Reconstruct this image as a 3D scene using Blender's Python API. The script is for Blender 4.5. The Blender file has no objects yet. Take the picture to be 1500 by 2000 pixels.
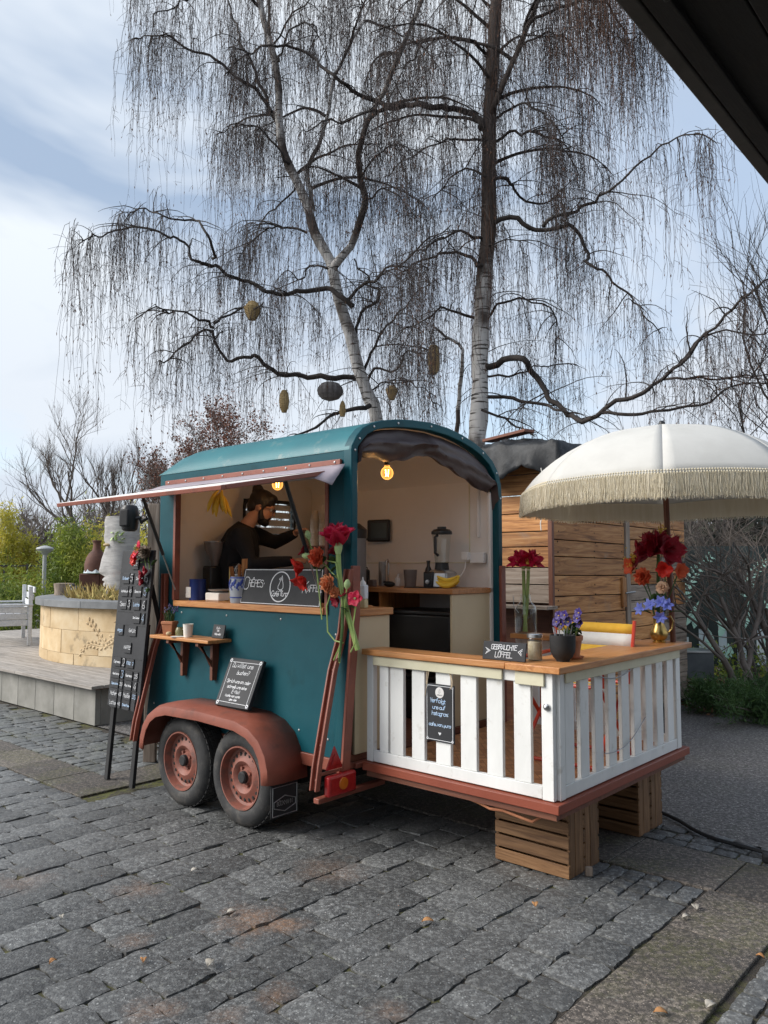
import bpy, bmesh, math, random
import numpy as np
from math import sin, cos, pi, radians, atan2, sqrt, atan
from mathutils import Vector, Matrix, noise

S = bpy.context.scene
COL = S.collection
rnd = random.Random(11)

# ------------------------------------------------------------ camera
cam = bpy.data.cameras.new('camera'); cam.sensor_fit = 'VERTICAL'; cam.sensor_height = 24.0
cam.lens = 24.0 * 1530 / 2000; cam.clip_end = 2000; cam.clip_start = 0.05
camo = bpy.data.objects.new('camera', cam); COL.objects.link(camo)
camo.location = (0, 0, 1.64); camo.rotation_euler = (radians(90) + atan(105 / 1530), 0, 0)
S.camera = camo

# ------------------------------------------------------------ light
S.view_settings.view_transform = 'Standard'; S.view_settings.look = 'None'
S.cycles.transparent_max_bounces = 32
S.view_settings.gamma = 1; S.view_settings.use_curve_mapping = False
S.view_settings.exposure = 1.9
SUN_AZ = radians(-97)          # compass angle from +Y, clockwise; the sun stands to the left
SUN_EL = radians(34)
sl = bpy.data.lights.new('sun', 'SUN'); sl.energy = 1.25; sl.angle = radians(38); sl.color = (1, .96, .9)
so = bpy.data.objects.new('sun', sl); COL.objects.link(so)
sd = Vector((sin(SUN_AZ) * cos(SUN_EL), cos(SUN_AZ) * cos(SUN_EL), sin(SUN_EL)))
so.rotation_euler = sd.to_track_quat('Z', 'Y').to_euler(); so.location = (-20, -5, 30)

wd = bpy.data.worlds.new('World'); S.world = wd; wd.use_nodes = True
def world_nodes():
    nt = wd.node_tree; N = nt.nodes; Lk = nt.links; N.clear()
    out = N.new('ShaderNodeOutputWorld'); bg = N.new('ShaderNodeBackground')
    sky = N.new('ShaderNodeTexSky'); sky.sky_type = 'NISHITA'; sky.sun_disc = False
    sky.sun_elevation = SUN_EL; sky.sun_rotation = SUN_AZ; sky.air_density = 1.0; sky.dust_density = 1.0
    tc = N.new('ShaderNodeTexCoord')
    # clouds: project the direction on a high flat layer, so they shrink towards the horizon
    sep = N.new('ShaderNodeSeparateXYZ'); Lk.new(tc.outputs['Generated'], sep.inputs[0])
    zz = N.new('ShaderNodeMath'); zz.operation = 'MAXIMUM'; zz.inputs[1].default_value = 0.0; Lk.new(sep.outputs[2], zz.inputs[0])
    za = N.new('ShaderNodeMath'); za.operation = 'ADD'; za.inputs[1].default_value = 0.16; Lk.new(zz.outputs[0], za.inputs[0])
    comb = N.new('ShaderNodeCombineXYZ')
    for i in (0, 1):
        d = N.new('ShaderNodeMath'); d.operation = 'DIVIDE'; Lk.new(sep.outputs[i], d.inputs[0]); Lk.new(za.outputs[0], d.inputs[1]); Lk.new(d.outputs[0], comb.inputs[i])
    def nz(scale, det, off, rough=.55, dist=.6):
        m = N.new('ShaderNodeMapping'); m.inputs['Location'].default_value = off; Lk.new(comb.outputs[0], m.inputs['Vector'])
        n = N.new('ShaderNodeTexNoise'); n.inputs['Scale'].default_value = scale; n.inputs['Detail'].default_value = det
        n.inputs['Roughness'].default_value = rough; n.inputs['Distortion'].default_value = dist; Lk.new(m.outputs[0], n.inputs['Vector']); return n
    n1 = nz(.55, 6, (10.169, 15.569, 10.419)); n2 = nz(.9, 5, (7.865, 9.794, 0.591))
    cover = N.new('ShaderNodeValToRGB'); Lk.new(n1.outputs[0], cover.inputs[0])
    cover.color_ramp.elements[0].position = .36; cover.color_ramp.elements[1].position = .53
    shade = N.new('ShaderNodeValToRGB'); Lk.new(n2.outputs[0], shade.inputs[0])
    e = shade.color_ramp.elements
    e[0].position = .38; e[0].color = (1.95, 2.5, 3.35, 1); e[1].position = .58; e[1].color = (4.3, 4.6, 4.95, 1)
    # towards the horizon the layer is thinner and brighter
    hz = N.new('ShaderNodeMapRange'); hz.inputs[1].default_value = 0.20; hz.inputs[2].default_value = .42; hz.inputs[3].default_value = 1; hz.inputs[4].default_value = 0
    Lk.new(sep.outputs[2], hz.inputs[0])
    hm = N.new('ShaderNodeMath'); hm.operation = 'MULTIPLY'; hm.inputs[1].default_value = .8; Lk.new(hz.outputs[0], hm.inputs[0])
    br = N.new('ShaderNodeMix'); br.data_type = 'RGBA'; Lk.new(hm.outputs[0], br.inputs[0]); Lk.new(shade.outputs[0], br.inputs[6]); br.inputs[7].default_value = (3.75, 4.05, 4.45, 1)
    blue = N.new('ShaderNodeMix'); blue.data_type = 'RGBA'; blue.inputs[0].default_value = .5
    Lk.new(sky.outputs[0], blue.inputs[6]); blue.inputs[7].default_value = (3.6, 4.1, 4.7, 1)
    mx = N.new('ShaderNodeMix'); mx.data_type = 'RGBA'; Lk.new(cover.outputs[0], mx.inputs[0]); Lk.new(blue.outputs[2], mx.inputs[6]); Lk.new(br.outputs[2], mx.inputs[7])
    Lk.new(mx.outputs[2], bg.inputs[0]); bg.inputs[1].default_value = 0.058; Lk.new(bg.outputs[0], out.inputs[0])
world_nodes()

# ------------------------------------------------------------ helpers
def tag(o, label=None, cat=None, group=None, kind=None):
    if label: o['label'] = label
    if cat: o['category'] = cat
    if group: o['group'] = group
    if kind: o['kind'] = kind
    return o

# the trailer's frame: x towards its rear, y away from the camera side, z up; origin at its rear corner on the ground
TA = radians(-41.7)
TX = Vector((cos(TA), sin(TA), 0)); TY = Vector((-sin(TA), cos(TA), 0)); ORG = Vector((-0.211, 4.769, 0))
def W(x, y, z=0): return ORG + TX * x + TY * y + Vector((0, 0, z))

def thing(name, label, cat, loc=(0, 0, 0), rz=0., group=None, kind=None):
    o = bpy.data.objects.new(name, None); COL.objects.link(o); o.empty_display_size = .1
    o.location = loc; o.rotation_euler = (0, 0, rz)
    return tag(o, label, cat, group, kind)

class MB:
    def __init__(s): s.v = []; s.f = []
    def add(s, vs, fs):
        b = len(s.v); s.v += [tuple(p) for p in vs]; s.f += [tuple(b + i for i in f) for f in fs]; return s
    def box(s, x0, x1, y0, y1, z0, z1, M=None):
        vs = [Vector((x, y, z)) for z in (z0, z1) for y in (y0, y1) for x in (x0, x1)]
        if M is not None: vs = [M @ p for p in vs]
        return s.add(vs, [(0, 2, 3, 1), (4, 5, 7, 6), (0, 1, 5, 4), (2, 6, 7, 3), (0, 4, 6, 2), (1, 3, 7, 5)])
    def tube(s, pts, r, n=8, caps=True, flat=1.0):
        pts = [Vector(p) for p in pts]; k = len(pts)
        rr = [r] * k if not hasattr(r, '__len__') else list(r)
        t0 = (pts[1] - pts[0]).normalized()
        a = Vector((0, 0, 1)) if abs(t0.z) < .9 else Vector((1, 0, 0))
        u = t0.cross(a).normalized(); vs = []
        for i in range(k):
            t = (pts[min(i + 1, k - 1)] - pts[max(i - 1, 0)])
            t = t.normalized() if t.length > 1e-9 else t0
            u = (u - t * u.dot(t)); u = u.normalized() if u.length > 1e-6 else t.orthogonal().normalized()
            w = t.cross(u)
            for j in range(n):
                q = 2 * pi * j / n; vs.append(pts[i] + (u * cos(q) + w * sin(q) * flat) * rr[i])
        fs = [(i * n + j, i * n + (j + 1) % n, (i + 1) * n + (j + 1) % n, (i + 1) * n + j) for i in range(k - 1) for j in range(n)]
        if caps: fs += [tuple(range(n - 1, -1, -1)), tuple((k - 1) * n + j for j in range(n))]
        return s.add(vs, fs)
    def lathe(s, prof, n=24, c=(0, 0, 0), M=None, caps=True, sx=1., sy=1.):
        vs = []
        for r, z in prof:
            for j in range(n):
                q = 2 * pi * j / n; p = Vector((r * cos(q) * sx, r * sin(q) * sy, z))
                if M is not None: p = M @ p
                vs.append(p + Vector(c))
        k = len(prof)
        fs = [(i * n + j, i * n + (j + 1) % n, (i + 1) * n + (j + 1) % n, (i + 1) * n + j) for i in range(k - 1) for j in range(n)]
        if caps:
            fs += [tuple(range(n - 1, -1, -1)), tuple((k - 1) * n + j for j in range(n))]
        return s.add(vs, fs)
    def ball(s, c, r, nu=12, nv=8, M=None):
        if not hasattr(r, '__len__'): r = (r, r, r)
        vs = [Vector((0, 0, -r[2]))]
        for i in range(1, nv):
            a = -pi / 2 + pi * i / nv
            vs += [Vector((r[0] * cos(a) * cos(2 * pi * j / nu), r[1] * cos(a) * sin(2 * pi * j / nu), r[2] * sin(a))) for j in range(nu)]
        vs.append(Vector((0, 0, r[2])))
        if M is not None: vs = [M @ p for p in vs]
        vs = [p + Vector(c) for p in vs]; e = len(vs) - 1
        fs = [(0, 1 + (j + 1) % nu, 1 + j) for j in range(nu)]
        for i in range(nv - 2):
            b = 1 + i * nu
            fs += [(b + j, b + (j + 1) % nu, b + nu + (j + 1) % nu, b + nu + j) for j in range(nu)]
        b = 1 + (nv - 2) * nu
        fs += [(b + j, b + (j + 1) % nu, e) for j in range(nu)]
        return s.add(vs, fs)
    def prism(s, poly, fn0, fn1):
        n = len(poly)
        return s.add([fn0(*p) for p in poly] + [fn1(*p) for p in poly],
                     [tuple(range(n - 1, -1, -1)), tuple(range(n, 2 * n))] + [(i, (i + 1) % n, n + (i + 1) % n, n + i) for i in range(n)])
    def grid(s, rows, closed=False):
        n = len(rows[0]); vs = [p for r in rows for p in r]; m = n if closed else n - 1
        return s.add(vs, [(i * n + j, i * n + (j + 1) % n, (i + 1) * n + (j + 1) % n, (i + 1) * n + j) for i in range(len(rows) - 1) for j in range(m)])
    def mesh(s, name, mat, smooth=35):
        me = bpy.data.meshes.new(name); me.from_pydata(s.v, [], s.f)
        if mat: me.materials.append(mat)
        me.update()
        if smooth:
            me.polygons.foreach_set('use_smooth', [True] * len(me.polygons)); me.set_sharp_from_angle(angle=radians(smooth))
        return me
    def obj(s, name, mat, parent=None, smooth=35, bevel=0., loc=None, rz=0., solid=0., seg=2):
        o = bpy.data.objects.new(name, s.mesh(name, mat, smooth)); COL.objects.link(o)
        if parent is not None: o.parent = parent
        if loc is not None: o.location = loc
        if rz: o.rotation_euler = (0, 0, rz)
        if solid:
            md = o.modifiers.new('solid', 'SOLIDIFY'); md.thickness = solid; md.offset = 0
        if bevel:
            md = o.modifiers.new('bevel', 'BEVEL'); md.width = bevel; md.segments = seg; md.limit_method = 'ANGLE'; md.angle_limit = radians(40)
        return o

def dup(root, loc=None, rz=None, label=None):
    r = root.copy(); COL.objects.link(r)
    if loc is not None: r.location = loc
    if rz is not None: r.rotation_euler = (0, 0, rz)
    if label: r['label'] = label
    for ch in list(root.children):
        c = ch.copy(); COL.objects.link(c); c.parent = r
        for g in ch.children:
            d = g.copy(); COL.objects.link(d); d.parent = c
    return r

def np_mesh(name, V, F, mat, parent=None, smooth=True):
    """V (n,3), F (m,4) numpy -> one object"""
    me = bpy.data.meshes.new(name); V = np.asarray(V, np.float32); F = np.asarray(F, np.int32); k = F.shape[1]
    me.vertices.add(len(V)); me.vertices.foreach_set('co', V.ravel())
    me.loops.add(F.size); me.loops.foreach_set('vertex_index', F.ravel())
    me.polygons.add(len(F)); me.polygons.foreach_set('loop_start', np.arange(0, F.size, k, dtype=np.int32))
    me.update(calc_edges=True); me.validate()
    if smooth: me.polygons.foreach_set('use_smooth', np.ones(len(me.polygons), bool))
    me.materials.append(mat)
    o = bpy.data.objects.new(name, me); COL.objects.link(o)
    if parent is not None: o.parent = parent
    return o

def tubes(P, Rr, n=3):
    """P (N,K,3) polylines, Rr (N,K) radii -> V,F"""
    P = np.asarray(P, float); N, K, _ = P.shape
    T = np.empty_like(P); T[:, 1:-1] = P[:, 2:] - P[:, :-2]; T[:, 0] = P[:, 1] - P[:, 0]; T[:, -1] = P[:, -1] - P[:, -2]
    T /= np.linalg.norm(T, axis=2, keepdims=True) + 1e-9
    D = P[:, -1] - P[:, 0]
    ref = np.where((np.abs(D[:, 2]) < .8 * np.linalg.norm(D, axis=1))[:, None], np.array([[0, 0, 1.]]), np.array([[1., 0.2, 0]]))[:, None, :]
    U = np.cross(T, ref); U /= np.linalg.norm(U, axis=2, keepdims=True) + 1e-9
    Wv = np.cross(T, U)
    a = np.arange(n) * 2 * pi / n
    V = P[:, :, None, :] + Rr[:, :, None, None] * (U[:, :, None, :] * np.cos(a)[None, None, :, None] + Wv[:, :, None, :] * np.sin(a)[None, None, :, None])
    i, j, q = np.meshgrid(np.arange(N), np.arange(K - 1), np.arange(n), indexing='ij')
    b = i * K * n
    F = np.stack([b + j * n + q, b + j * n + (q + 1) % n, b + (j + 1) * n + (q + 1) % n, b + (j + 1) * n + q], -1).reshape(-1, 4)
    return V.reshape(-1, 3), F
def merge(parts):
    V = []; F = []; b = 0
    for v, f in parts: V.append(v); F.append(f + b); b += len(v)
    return np.concatenate(V), np.concatenate(F)

def leaf_faces(P, size, rg, asp=.35, up=0.0, droop=None):
    """one quad leaf per point"""
    n = len(P); d = rg.normal(size=(n, 3)); d[:, 2] += up
    if droop is not None: d = d * .6 + droop
    d /= np.linalg.norm(d, axis=1, keepdims=True) + 1e-9
    r = rg.normal(size=(n, 3)); w = np.cross(d, r); w /= np.linalg.norm(w, axis=1, keepdims=True) + 1e-9
    s = size * rg.uniform(.6, 1.4, (n, 1)) if not hasattr(size, 'shape') else size
    a = P; b = P + d * s * .5 + w * s * asp * .5; c = P + d * s; e = P + d * s * .5 - w * s * asp * .5
    V = np.stack([a, b, c, e], 1).reshape(-1, 3); F = np.arange(4 * n).reshape(n, 4); return V, F

# ------------------------------------------------------------ materials
def mat(name, cols, scale=4., rough=.6, bump=0., bscale=None, metal=0., st=(1, 1, 1), var=0., det=6, spec=.5, pos=None,
        coord='Object', dist=0., trans=0., emit=None, grime=None, bst=None, streak=None, rvar=.0, transl=0.):
    m = bpy.data.materials.new(name); m.use_nodes = True; nt = m.node_tree; N = nt.nodes; Lk = nt.links
    b = N['Principled BSDF']; b.inputs['Roughness'].default_value = rough; b.inputs['Metallic'].default_value = metal
    b.inputs['Specular IOR Level'].default_value = spec; b.inputs['Transmission Weight'].default_value = trans
    if emit: b.inputs['Emission Color'].default_value = (*emit[:3], 1); b.inputs['Emission Strength'].default_value = emit[3]
    if len(cols) == 1 and not bump and not var:
        b.inputs['Base Color'].default_value = (*cols[0], 1); return m
    tc = N.new('ShaderNodeTexCoord')
    if coord == 'World':
        g = N.new('ShaderNodeNewGeometry'); src = g.outputs['Position']
    else:
        src = tc.outputs[coord]
    oi = N.new('ShaderNodeObjectInfo')
    mu = N.new('ShaderNodeMath'); mu.operation = 'MULTIPLY'; mu.inputs[1].default_value = 41. if coord != 'World' else 0.; Lk.new(oi.outputs['Random'], mu.inputs[0])
    ad = N.new('ShaderNodeVectorMath'); ad.operation = 'ADD'; Lk.new(src, ad.inputs[0]); Lk.new(mu.outputs[0], ad.inputs[1])
    def noise_tex(sc, stv, d=det):
        mp = N.new('ShaderNodeMapping'); mp.inputs['Scale'].default_value = stv; Lk.new(ad.outputs[0], mp.inputs['Vector'])
        n = N.new('ShaderNodeTexNoise'); n.inputs['Scale'].default_value = sc; n.inputs['Detail'].default_value = d
        n.inputs['Roughness'].default_value = .62; n.inputs['Distortion'].default_value = dist; Lk.new(mp.outputs[0], n.inputs['Vector']); return n
    n1 = noise_tex(scale, st)
    rp = N.new('ShaderNodeValToRGB'); Lk.new(n1.outputs[0], rp.inputs[0]); el = rp.color_ramp.elements
    if pos is None: pos = [.32 + .36 * i / max(1, len(cols) - 1) for i in range(len(cols))]
    while len(el) < len(cols): el.new(.5)
    while len(el) > len(cols): el.remove(el[-1])
    for i, c in enumerate(cols): el[i].position = pos[i]; el[i].color = (*c, 1)
    last = rp.outputs[0]
    if var:
        mr = N.new('ShaderNodeMapRange'); mr.inputs[3].default_value = 1 - var; mr.inputs[4].default_value = 1 + var; Lk.new(oi.outputs['Random'], mr.inputs[0])
        hv = N.new('ShaderNodeHueSaturation'); Lk.new(last, hv.inputs['Color']); Lk.new(mr.outputs[0], hv.inputs['Value']); last = hv.outputs[0]
    if grime:   # (colour, scale, threshold, strength): dirt with a shape of its own
        ng = noise_tex(grime[1], (1, 1, 1), 8)
        r2 = N.new('ShaderNodeMapRange'); r2.inputs[1].default_value = grime[2]; r2.inputs[2].default_value = grime[2] + .14; r2.inputs[4].default_value = grime[3]; Lk.new(ng.outputs[0], r2.inputs[0])
        mx = N.new('ShaderNodeMix'); mx.data_type = 'RGBA'; Lk.new(r2.outputs[0], mx.inputs[0]); Lk.new(last, mx.inputs[6]); mx.inputs[7].default_value = (*grime[0], 1); last = mx.outputs[2]
    if streak:  # rain streaks: (colour, threshold, strength)
        ns = noise_tex(3.2, (9, 9, .45), 7); r4 = N.new('ShaderNodeMapRange'); r4.inputs[1].default_value = streak[1]; r4.inputs[2].default_value = streak[1] + .16; r4.inputs[4].default_value = streak[2]; Lk.new(ns.outputs[0], r4.inputs[0])
        m4 = N.new('ShaderNodeMix'); m4.data_type = 'RGBA'; Lk.new(r4.outputs[0], m4.inputs[0]); Lk.new(last, m4.inputs[6]); m4.inputs[7].default_value = (*streak[0], 1); last = m4.outputs[2]
    Lk.new(last, b.inputs['Base Color'])
    if transl:
        tl_ = N.new('ShaderNodeBsdfTranslucent'); ms_ = N.new('ShaderNodeMixShader'); ms_.inputs[0].default_value = transl; Lk.new(last, tl_.inputs[0]); Lk.new(b.outputs[0], ms_.inputs[1]); Lk.new(tl_.outputs[0], ms_.inputs[2]); Lk.new(ms_.outputs[0], N['Material Output'].inputs[0])
    if rvar:
        r3 = N.new('ShaderNodeMapRange'); r3.inputs[3].default_value = rough - rvar; r3.inputs[4].default_value = rough + rvar; Lk.new(n1.outputs[0], r3.inputs[0]); Lk.new(r3.outputs[0], b.inputs['Roughness'])
    if bump:
        nb = n1 if bscale is None else noise_tex(bscale, bst or st)
        bp = N.new('ShaderNodeBump'); bp.inputs['Strength'].default_value = bump; bp.inputs['Distance'].default_value = .01; Lk.new(nb.outputs[0], bp.inputs['Height']); Lk.new(bp.outputs[0], b.inputs['Normal'])
    return m

def woods(name, cols, scale=2.2, rough=.55, bump=.25, var=.2, grime=None):
    return {a: mat(name, cols, scale, rough, bump, st=s, var=var, dist=1.4, grime=grime) for a, s in dict(x=(1, 14, 14), y=(14, 1, 14), z=(14, 14, 1)).items()}

M = {}
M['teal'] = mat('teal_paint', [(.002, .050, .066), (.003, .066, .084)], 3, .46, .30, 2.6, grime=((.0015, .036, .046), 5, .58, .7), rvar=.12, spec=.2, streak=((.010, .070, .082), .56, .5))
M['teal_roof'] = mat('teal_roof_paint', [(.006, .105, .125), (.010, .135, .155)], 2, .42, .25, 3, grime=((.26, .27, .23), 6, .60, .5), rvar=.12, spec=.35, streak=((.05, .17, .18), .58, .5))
M['rust'] = mat('oxide_red_paint', [(.19, .052, .031), (.26, .075, .046)], 5, .5, .12, 40, grime=((.11, .045, .032), 7, .56, .7), rvar=.1)
M['rust_hub'] = mat('oxide_red_steel', [(.19, .062, .041), (.26, .09, .062)], 9, .6, .25, 50, grime=((.09, .06, .05), 12, .52, .7))
M['deckred'] = mat('red_deck_paint', [(.21, .045, .022), (.26, .06, .03)], 4, .5, .1, 40, grime=((.12, .04, .03), 9, .62, .5))
M['tyre'] = mat('tyre_rubber', [(.016, .016, .017), (.036, .035, .034)], 9, .75, .25, 60, grime=((.085, .075, .065), 9, .54, .7))
M['black'] = mat('black_plastic', [(.008, .008, .009), (.014, .014, .015)], 6, .42)
M['blackmat'] = mat('black_matt', [(.010, .010, .011), (.02, .02, .021)], 6, .75)
M['board'] = mat('chalkboard', [(.013, .014, .017), (.026, .027, .031)], 7, .7, .03, 60)
M['chalk'] = mat('chalk_marker', [(.62, .64, .68), (.8, .8, .8)], 60, .9)
M['chalkblue'] = mat('blue_chalk_marker', [(.30, .48, .75), (.6, .72, .85)], 60, .9)
M['white'] = mat('white_paint', [(.68, .68, .66), (.80, .80, .78)], 4, .55, .18, 22, st=(1, 1, .35), var=.05, grime=((.42, .39, .33), 13, .60, .55))
M['cream'] = mat('cream_panel', [(.54, .44, .28), (.60, .50, .33)], 2, .5, .03, 40)
M['creamtrim'] = mat('cream_trim', [(.56, .52, .36), (.66, .62, .46)], 5, .55, .1, 30, var=.06)
M['inner'] = mat('interior_wall', [(.70, .66, .62), (.77, .73, .69)], 1.5, .6, .06, 60)
M['pine'] = woods('oiled_pine', [(.33, .125, .035), (.47, .20, .065), (.55, .27, .10)], var=.1, rough=.42)
M['darkwood'] = woods('brown_stained_wood', [(.10, .032, .018), (.17, .06, .03)], var=.15)
M['crate'] = woods('crate_wood', [(.085, .038, .015), (.17, .085, .034), (.24, .13, .06)], var=.2, rough=.65)
M['shed'] = woods('weathered_larch', [(.16, .060, .018), (.40, .175, .055), (.54, .28, .11)], 1.5, .68, .4, .24, grime=((.25, .19, .14), 1.6, .56, .5))
M['shedgrey'] = woods('greyed_board', [(.13, .095, .07), (.27, .21, .165), (.36, .30, .25)], 1.5, .75, .4, .2)
M['deckgrey'] = woods('grey_decking', [(.17, .15, .13), (.30, .27, .24), (.37, .34, .31)], 2, .75, .3, .15)
M['bench'] = woods('white_bench_wood', [(.42, .43, .44), (.62, .63, .64)], 2, .65, .2, .1)
M['steel'] = mat('brushed_steel', [(.42, .42, .42), (.58, .58, .58)], 5, .32, .05, 90, metal=1.)
M['dullsteel'] = mat('dull_steel', [(.28, .28, .28), (.42, .42, .42)], 8, .5, .1, 60, metal=.8)
M['brass'] = mat('brass', [(.38, .25, .08), (.52, .36, .13)], 6, .3, .05, 40, metal=1., grime=((.14, .10, .04), 8, .55, .6))
M['tarp'] = mat('brown_tarpaulin', [(.038, .025, .026), (.055, .037, .037)], 4, .55, .2, 25)
M['lilac'] = mat('grey_tarp_strip', [(.27, .23, .26), (.36, .31, .34)], 4, .6, .12, 30)
def thin_glass(name, tint, body=.06):
    m = bpy.data.materials.new(name); m.use_nodes = True; nt = m.node_tree; N = nt.nodes; Lk = nt.links; N.remove(N['Principled BSDF'])
    t = N.new('ShaderNodeBsdfTransparent'); t.inputs[0].default_value = (*tint, 1); g = N.new('ShaderNodeBsdfGlossy'); g.inputs['Roughness'].default_value = .03
    fr = N.new('ShaderNodeLayerWeight'); fr.inputs[0].default_value = .5; pw = N.new('ShaderNodeMath'); pw.operation = 'POWER'; pw.inputs[1].default_value = 3; Lk.new(fr.outputs['Facing'], pw.inputs[0])
    a = N.new('ShaderNodeMath'); a.operation = 'MULTIPLY_ADD'; a.inputs[1].default_value = .8; a.inputs[2].default_value = body; Lk.new(pw.outputs[0], a.inputs[0])
    mx = N.new('ShaderNodeMixShader'); Lk.new(a.outputs[0], mx.inputs[0]); Lk.new(t.outputs[0], mx.inputs[1]); Lk.new(g.outputs[0], mx.inputs[2]); Lk.new(mx.outputs[0], N['Material Output'].inputs[0]); return m
M['glass'] = thin_glass('clear_glass', (.90, .93, .92), .07)
M['canopy'] = mat('white_canvas', [(.66, .65, .615), (.72, .71, .675)], 6, .9, .08, 120, transl=.3, spec=.1)
M['fringe'] = mat('cream_fringe', [(.82, .75, .58), (.92, .86, .72)], 30, .9, st=(1, 1, .1), transl=.35)
M['terra'] = mat('terracotta', [(.36, .13, .06), (.48, .20, .10)], 8, .8, .15, 60)
M['leaf'] = mat('leaf_green', [(.035, .085, .022), (.085, .16, .045)], 12, .5, var=.3, transl=.25)
M['stemgreen'] = mat('stem_green', [(.20, .30, .07), (.30, .40, .12)], 8, .45)
M['amaryllis'] = mat('crimson_petal', [(.55, .008, .045), (.74, .02, .095)], 20, .5, .2, 50, transl=.3)
M['darkred'] = mat('dark_red_petal', [(.26, .006, .02), (.46, .012, .04)], 16, .5, .2, 50, transl=.25)
M['orangered'] = mat('orange_red_petal', [(.72, .09, .03), (.80, .17, .07)], 20, .55, .2, 60, transl=.3)
M['orange'] = mat('orange_petal', [(.82, .26, .09), (.86, .40, .2)], 25, .6, .3, 80, transl=.3)
M['red'] = mat('red_petal', [(.70, .02, .015), (.80, .045, .025)], 20, .5, .2, 60, transl=.3)
M['blush'] = mat('peach_petal', [(.72, .46, .30), (.8, .58, .42)], 20, .6)
M['bluefl'] = mat('blue_petal', [(.13, .17, .62), (.24, .30, .78)], 20, .5)
M['violet'] = mat('violet_petal', [(.016, .008, .075), (.045, .022, .17)], 20, .5)
M['yellowfl'] = mat('yellow_blossom', [(.62, .40, .04), (.78, .55, .09)], 20, .6)
M['palegreen'] = mat('pale_green_blossom', [(.30, .42, .16), (.44, .55, .26)], 20, .6)
M['banana'] = mat('banana_skin', [(.72, .44, .035), (.80, .56, .06)], 6, .5, grime=((.12, .07, .02), 16, .62, .8))
M['skin'] = mat('skin', [(.42, .22, .155), (.50, .28, .20)], 8, .5, .08, 80)
M['hair'] = mat('dark_hair', [(.007, .005, .004), (.016, .010, .008)], 30, .5, .4, 50, st=(1, 4, 1))
M['sweater'] = mat('black_sweater', [(.006, .0065, .009), (.012, .012, .015)], 9, .9, .8, 9)
M['trousers'] = mat('dark_trousers', [(.02, .022, .03), (.035, .037, .045)], 20, .9)
M['redlens'] = mat('red_lens', [(.30, .01, .012), (.42, .02, .02)], 40, .18, .15, 200)
M['amberlens'] = mat('amber_lens', [(.55, .14, .015)], rough=.2)
M['paper'] = mat('paper_cup', [(.70, .66, .60), (.76, .72, .66)], 10, .7)
M['reddark'] = mat('red_powder_coat', [(.52, .045, .02), (.60, .07, .03)], 6, .4)
M['yellowcloth'] = mat('yellow_cloth', [(.72, .40, .035), (.80, .48, .06)], 14, .85, .1, 150)
M['whitecloth'] = mat('white_cloth', [(.70, .68, .64), (.78, .76, .72)], 14, .85, .1, 150)
M['greystone'] = mat('glaze_grey', [(.36, .38, .42), (.46, .48, .52)], 14, .3)
M['blueglaze'] = mat('cobalt_glaze', [(.02, .04, .26), (.05, .09, .40)], 14, .3)
M['conc'] = mat('concrete', [(.17, .165, .145), (.28, .27, .245)], 3, .85, .2, 40, var=.16, grime=((.36, .36, .35), 2.2, .62, .5))
M['slate'] = mat('slate_cap', [(.12, .125, .13), (.21, .215, .22)], 4, .7, .2, 30, var=.1)
M['sand'] = mat('sandstone', [(.42, .29, .15), (.54, .40, .23), (.62, .50, .33)], 2.2, .85, .3, 14, var=.12, grime=((.10, .08, .055), 4.5, .60, .7))
M['carve'] = mat('carved_sandstone', [(.46, .33, .185), (.58, .44, .27)], 4, .85, .3, 30)
M['rustiron'] = mat('rusty_iron', [(.07, .028, .02), (.13, .055, .035)], 8, .8, .3, 40)
M['greywood'] = mat('pale_carved_stone', [(.26, .25, .245), (.44, .425, .41)], 5, .85, .5, 12, st=(1, 1, 5), grime=((.36, .24, .20), 4, .58, .5))
M['stump'] = mat('stump_bark', [(.16, .12, .09), (.30, .24, .19)], 8, .9, .6, 20, st=(3, 3, .6))
M['drygrass'] = mat('dry_grass', [(.30, .20, .06), (.46, .34, .12), (.30, .30, .08)], 6, .8)
M['bamboo'] = mat('yellow_green_leaves', [(.18, .19, .022), (.44, .40, .055), (.62, .53, .085)], 1.1, .6, coord='World', transl=.45)
M['bamboodark'] = mat('green_leaves', [(.065, .115, .022), (.21, .27, .038), (.38, .38, .06)], 1.1, .6, coord='World', transl=.4)
M['conifer'] = mat('juniper_green', [(.03, .075, .02), (.09, .165, .045)], 6, .7, coord='World', transl=.3)
M['evergreen'] = mat('dark_evergreen', [(.018, .024, .015), (.05, .055, .035)], 1, .8, coord='World')
M['twig'] = mat('birch_twig', [(.024, .017, .016), (.048, .033, .029)], 1.2, .8, coord='World')
M['twigred'] = mat('catkin_twig', [(.075, .032, .018), (.13, .06, .03)], 1.2, .8, coord='World')
M['limb'] = mat('dark_bark', [(.014, .011, .010), (.045, .035, .03)], 6, .9, .5, 20)
M['bark'] = mat('grey_brown_bark', [(.085, .068, .057), (.17, .14, .12)], 5, .9, .5, 16)
M['redleaf'] = mat('withered_red_leaves', [(.12, .045, .03), (.24, .10, .06)], 3, .8, coord='World')
M['deadleaf'] = mat('dead_leaves', [(.08, .04, .022), (.20, .11, .06)], 9, .8, coord='World')
M['deadleaf1'] = mat('orange_dead_leaf', [(.30, .13, .04), (.42, .22, .09)], 9, .7)
M['paleleaf'] = mat('pale_dead_leaf', [(.30, .27, .22), (.42, .39, .34)], 9, .7)
M['ivy'] = mat('ivy_leaves', [(.015, .035, .012), (.07, .11, .03)], 3, .5, coord='World')
M['wicker'] = mat('wicker', [(.26, .18, .075), (.40, .29, .14)], 14, .8, .3, 40)
M['greypaper'] = mat('grey_wicker', [(.12, .11, .11), (.19, .175, .17)], 14, .85, .3, 40)
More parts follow.
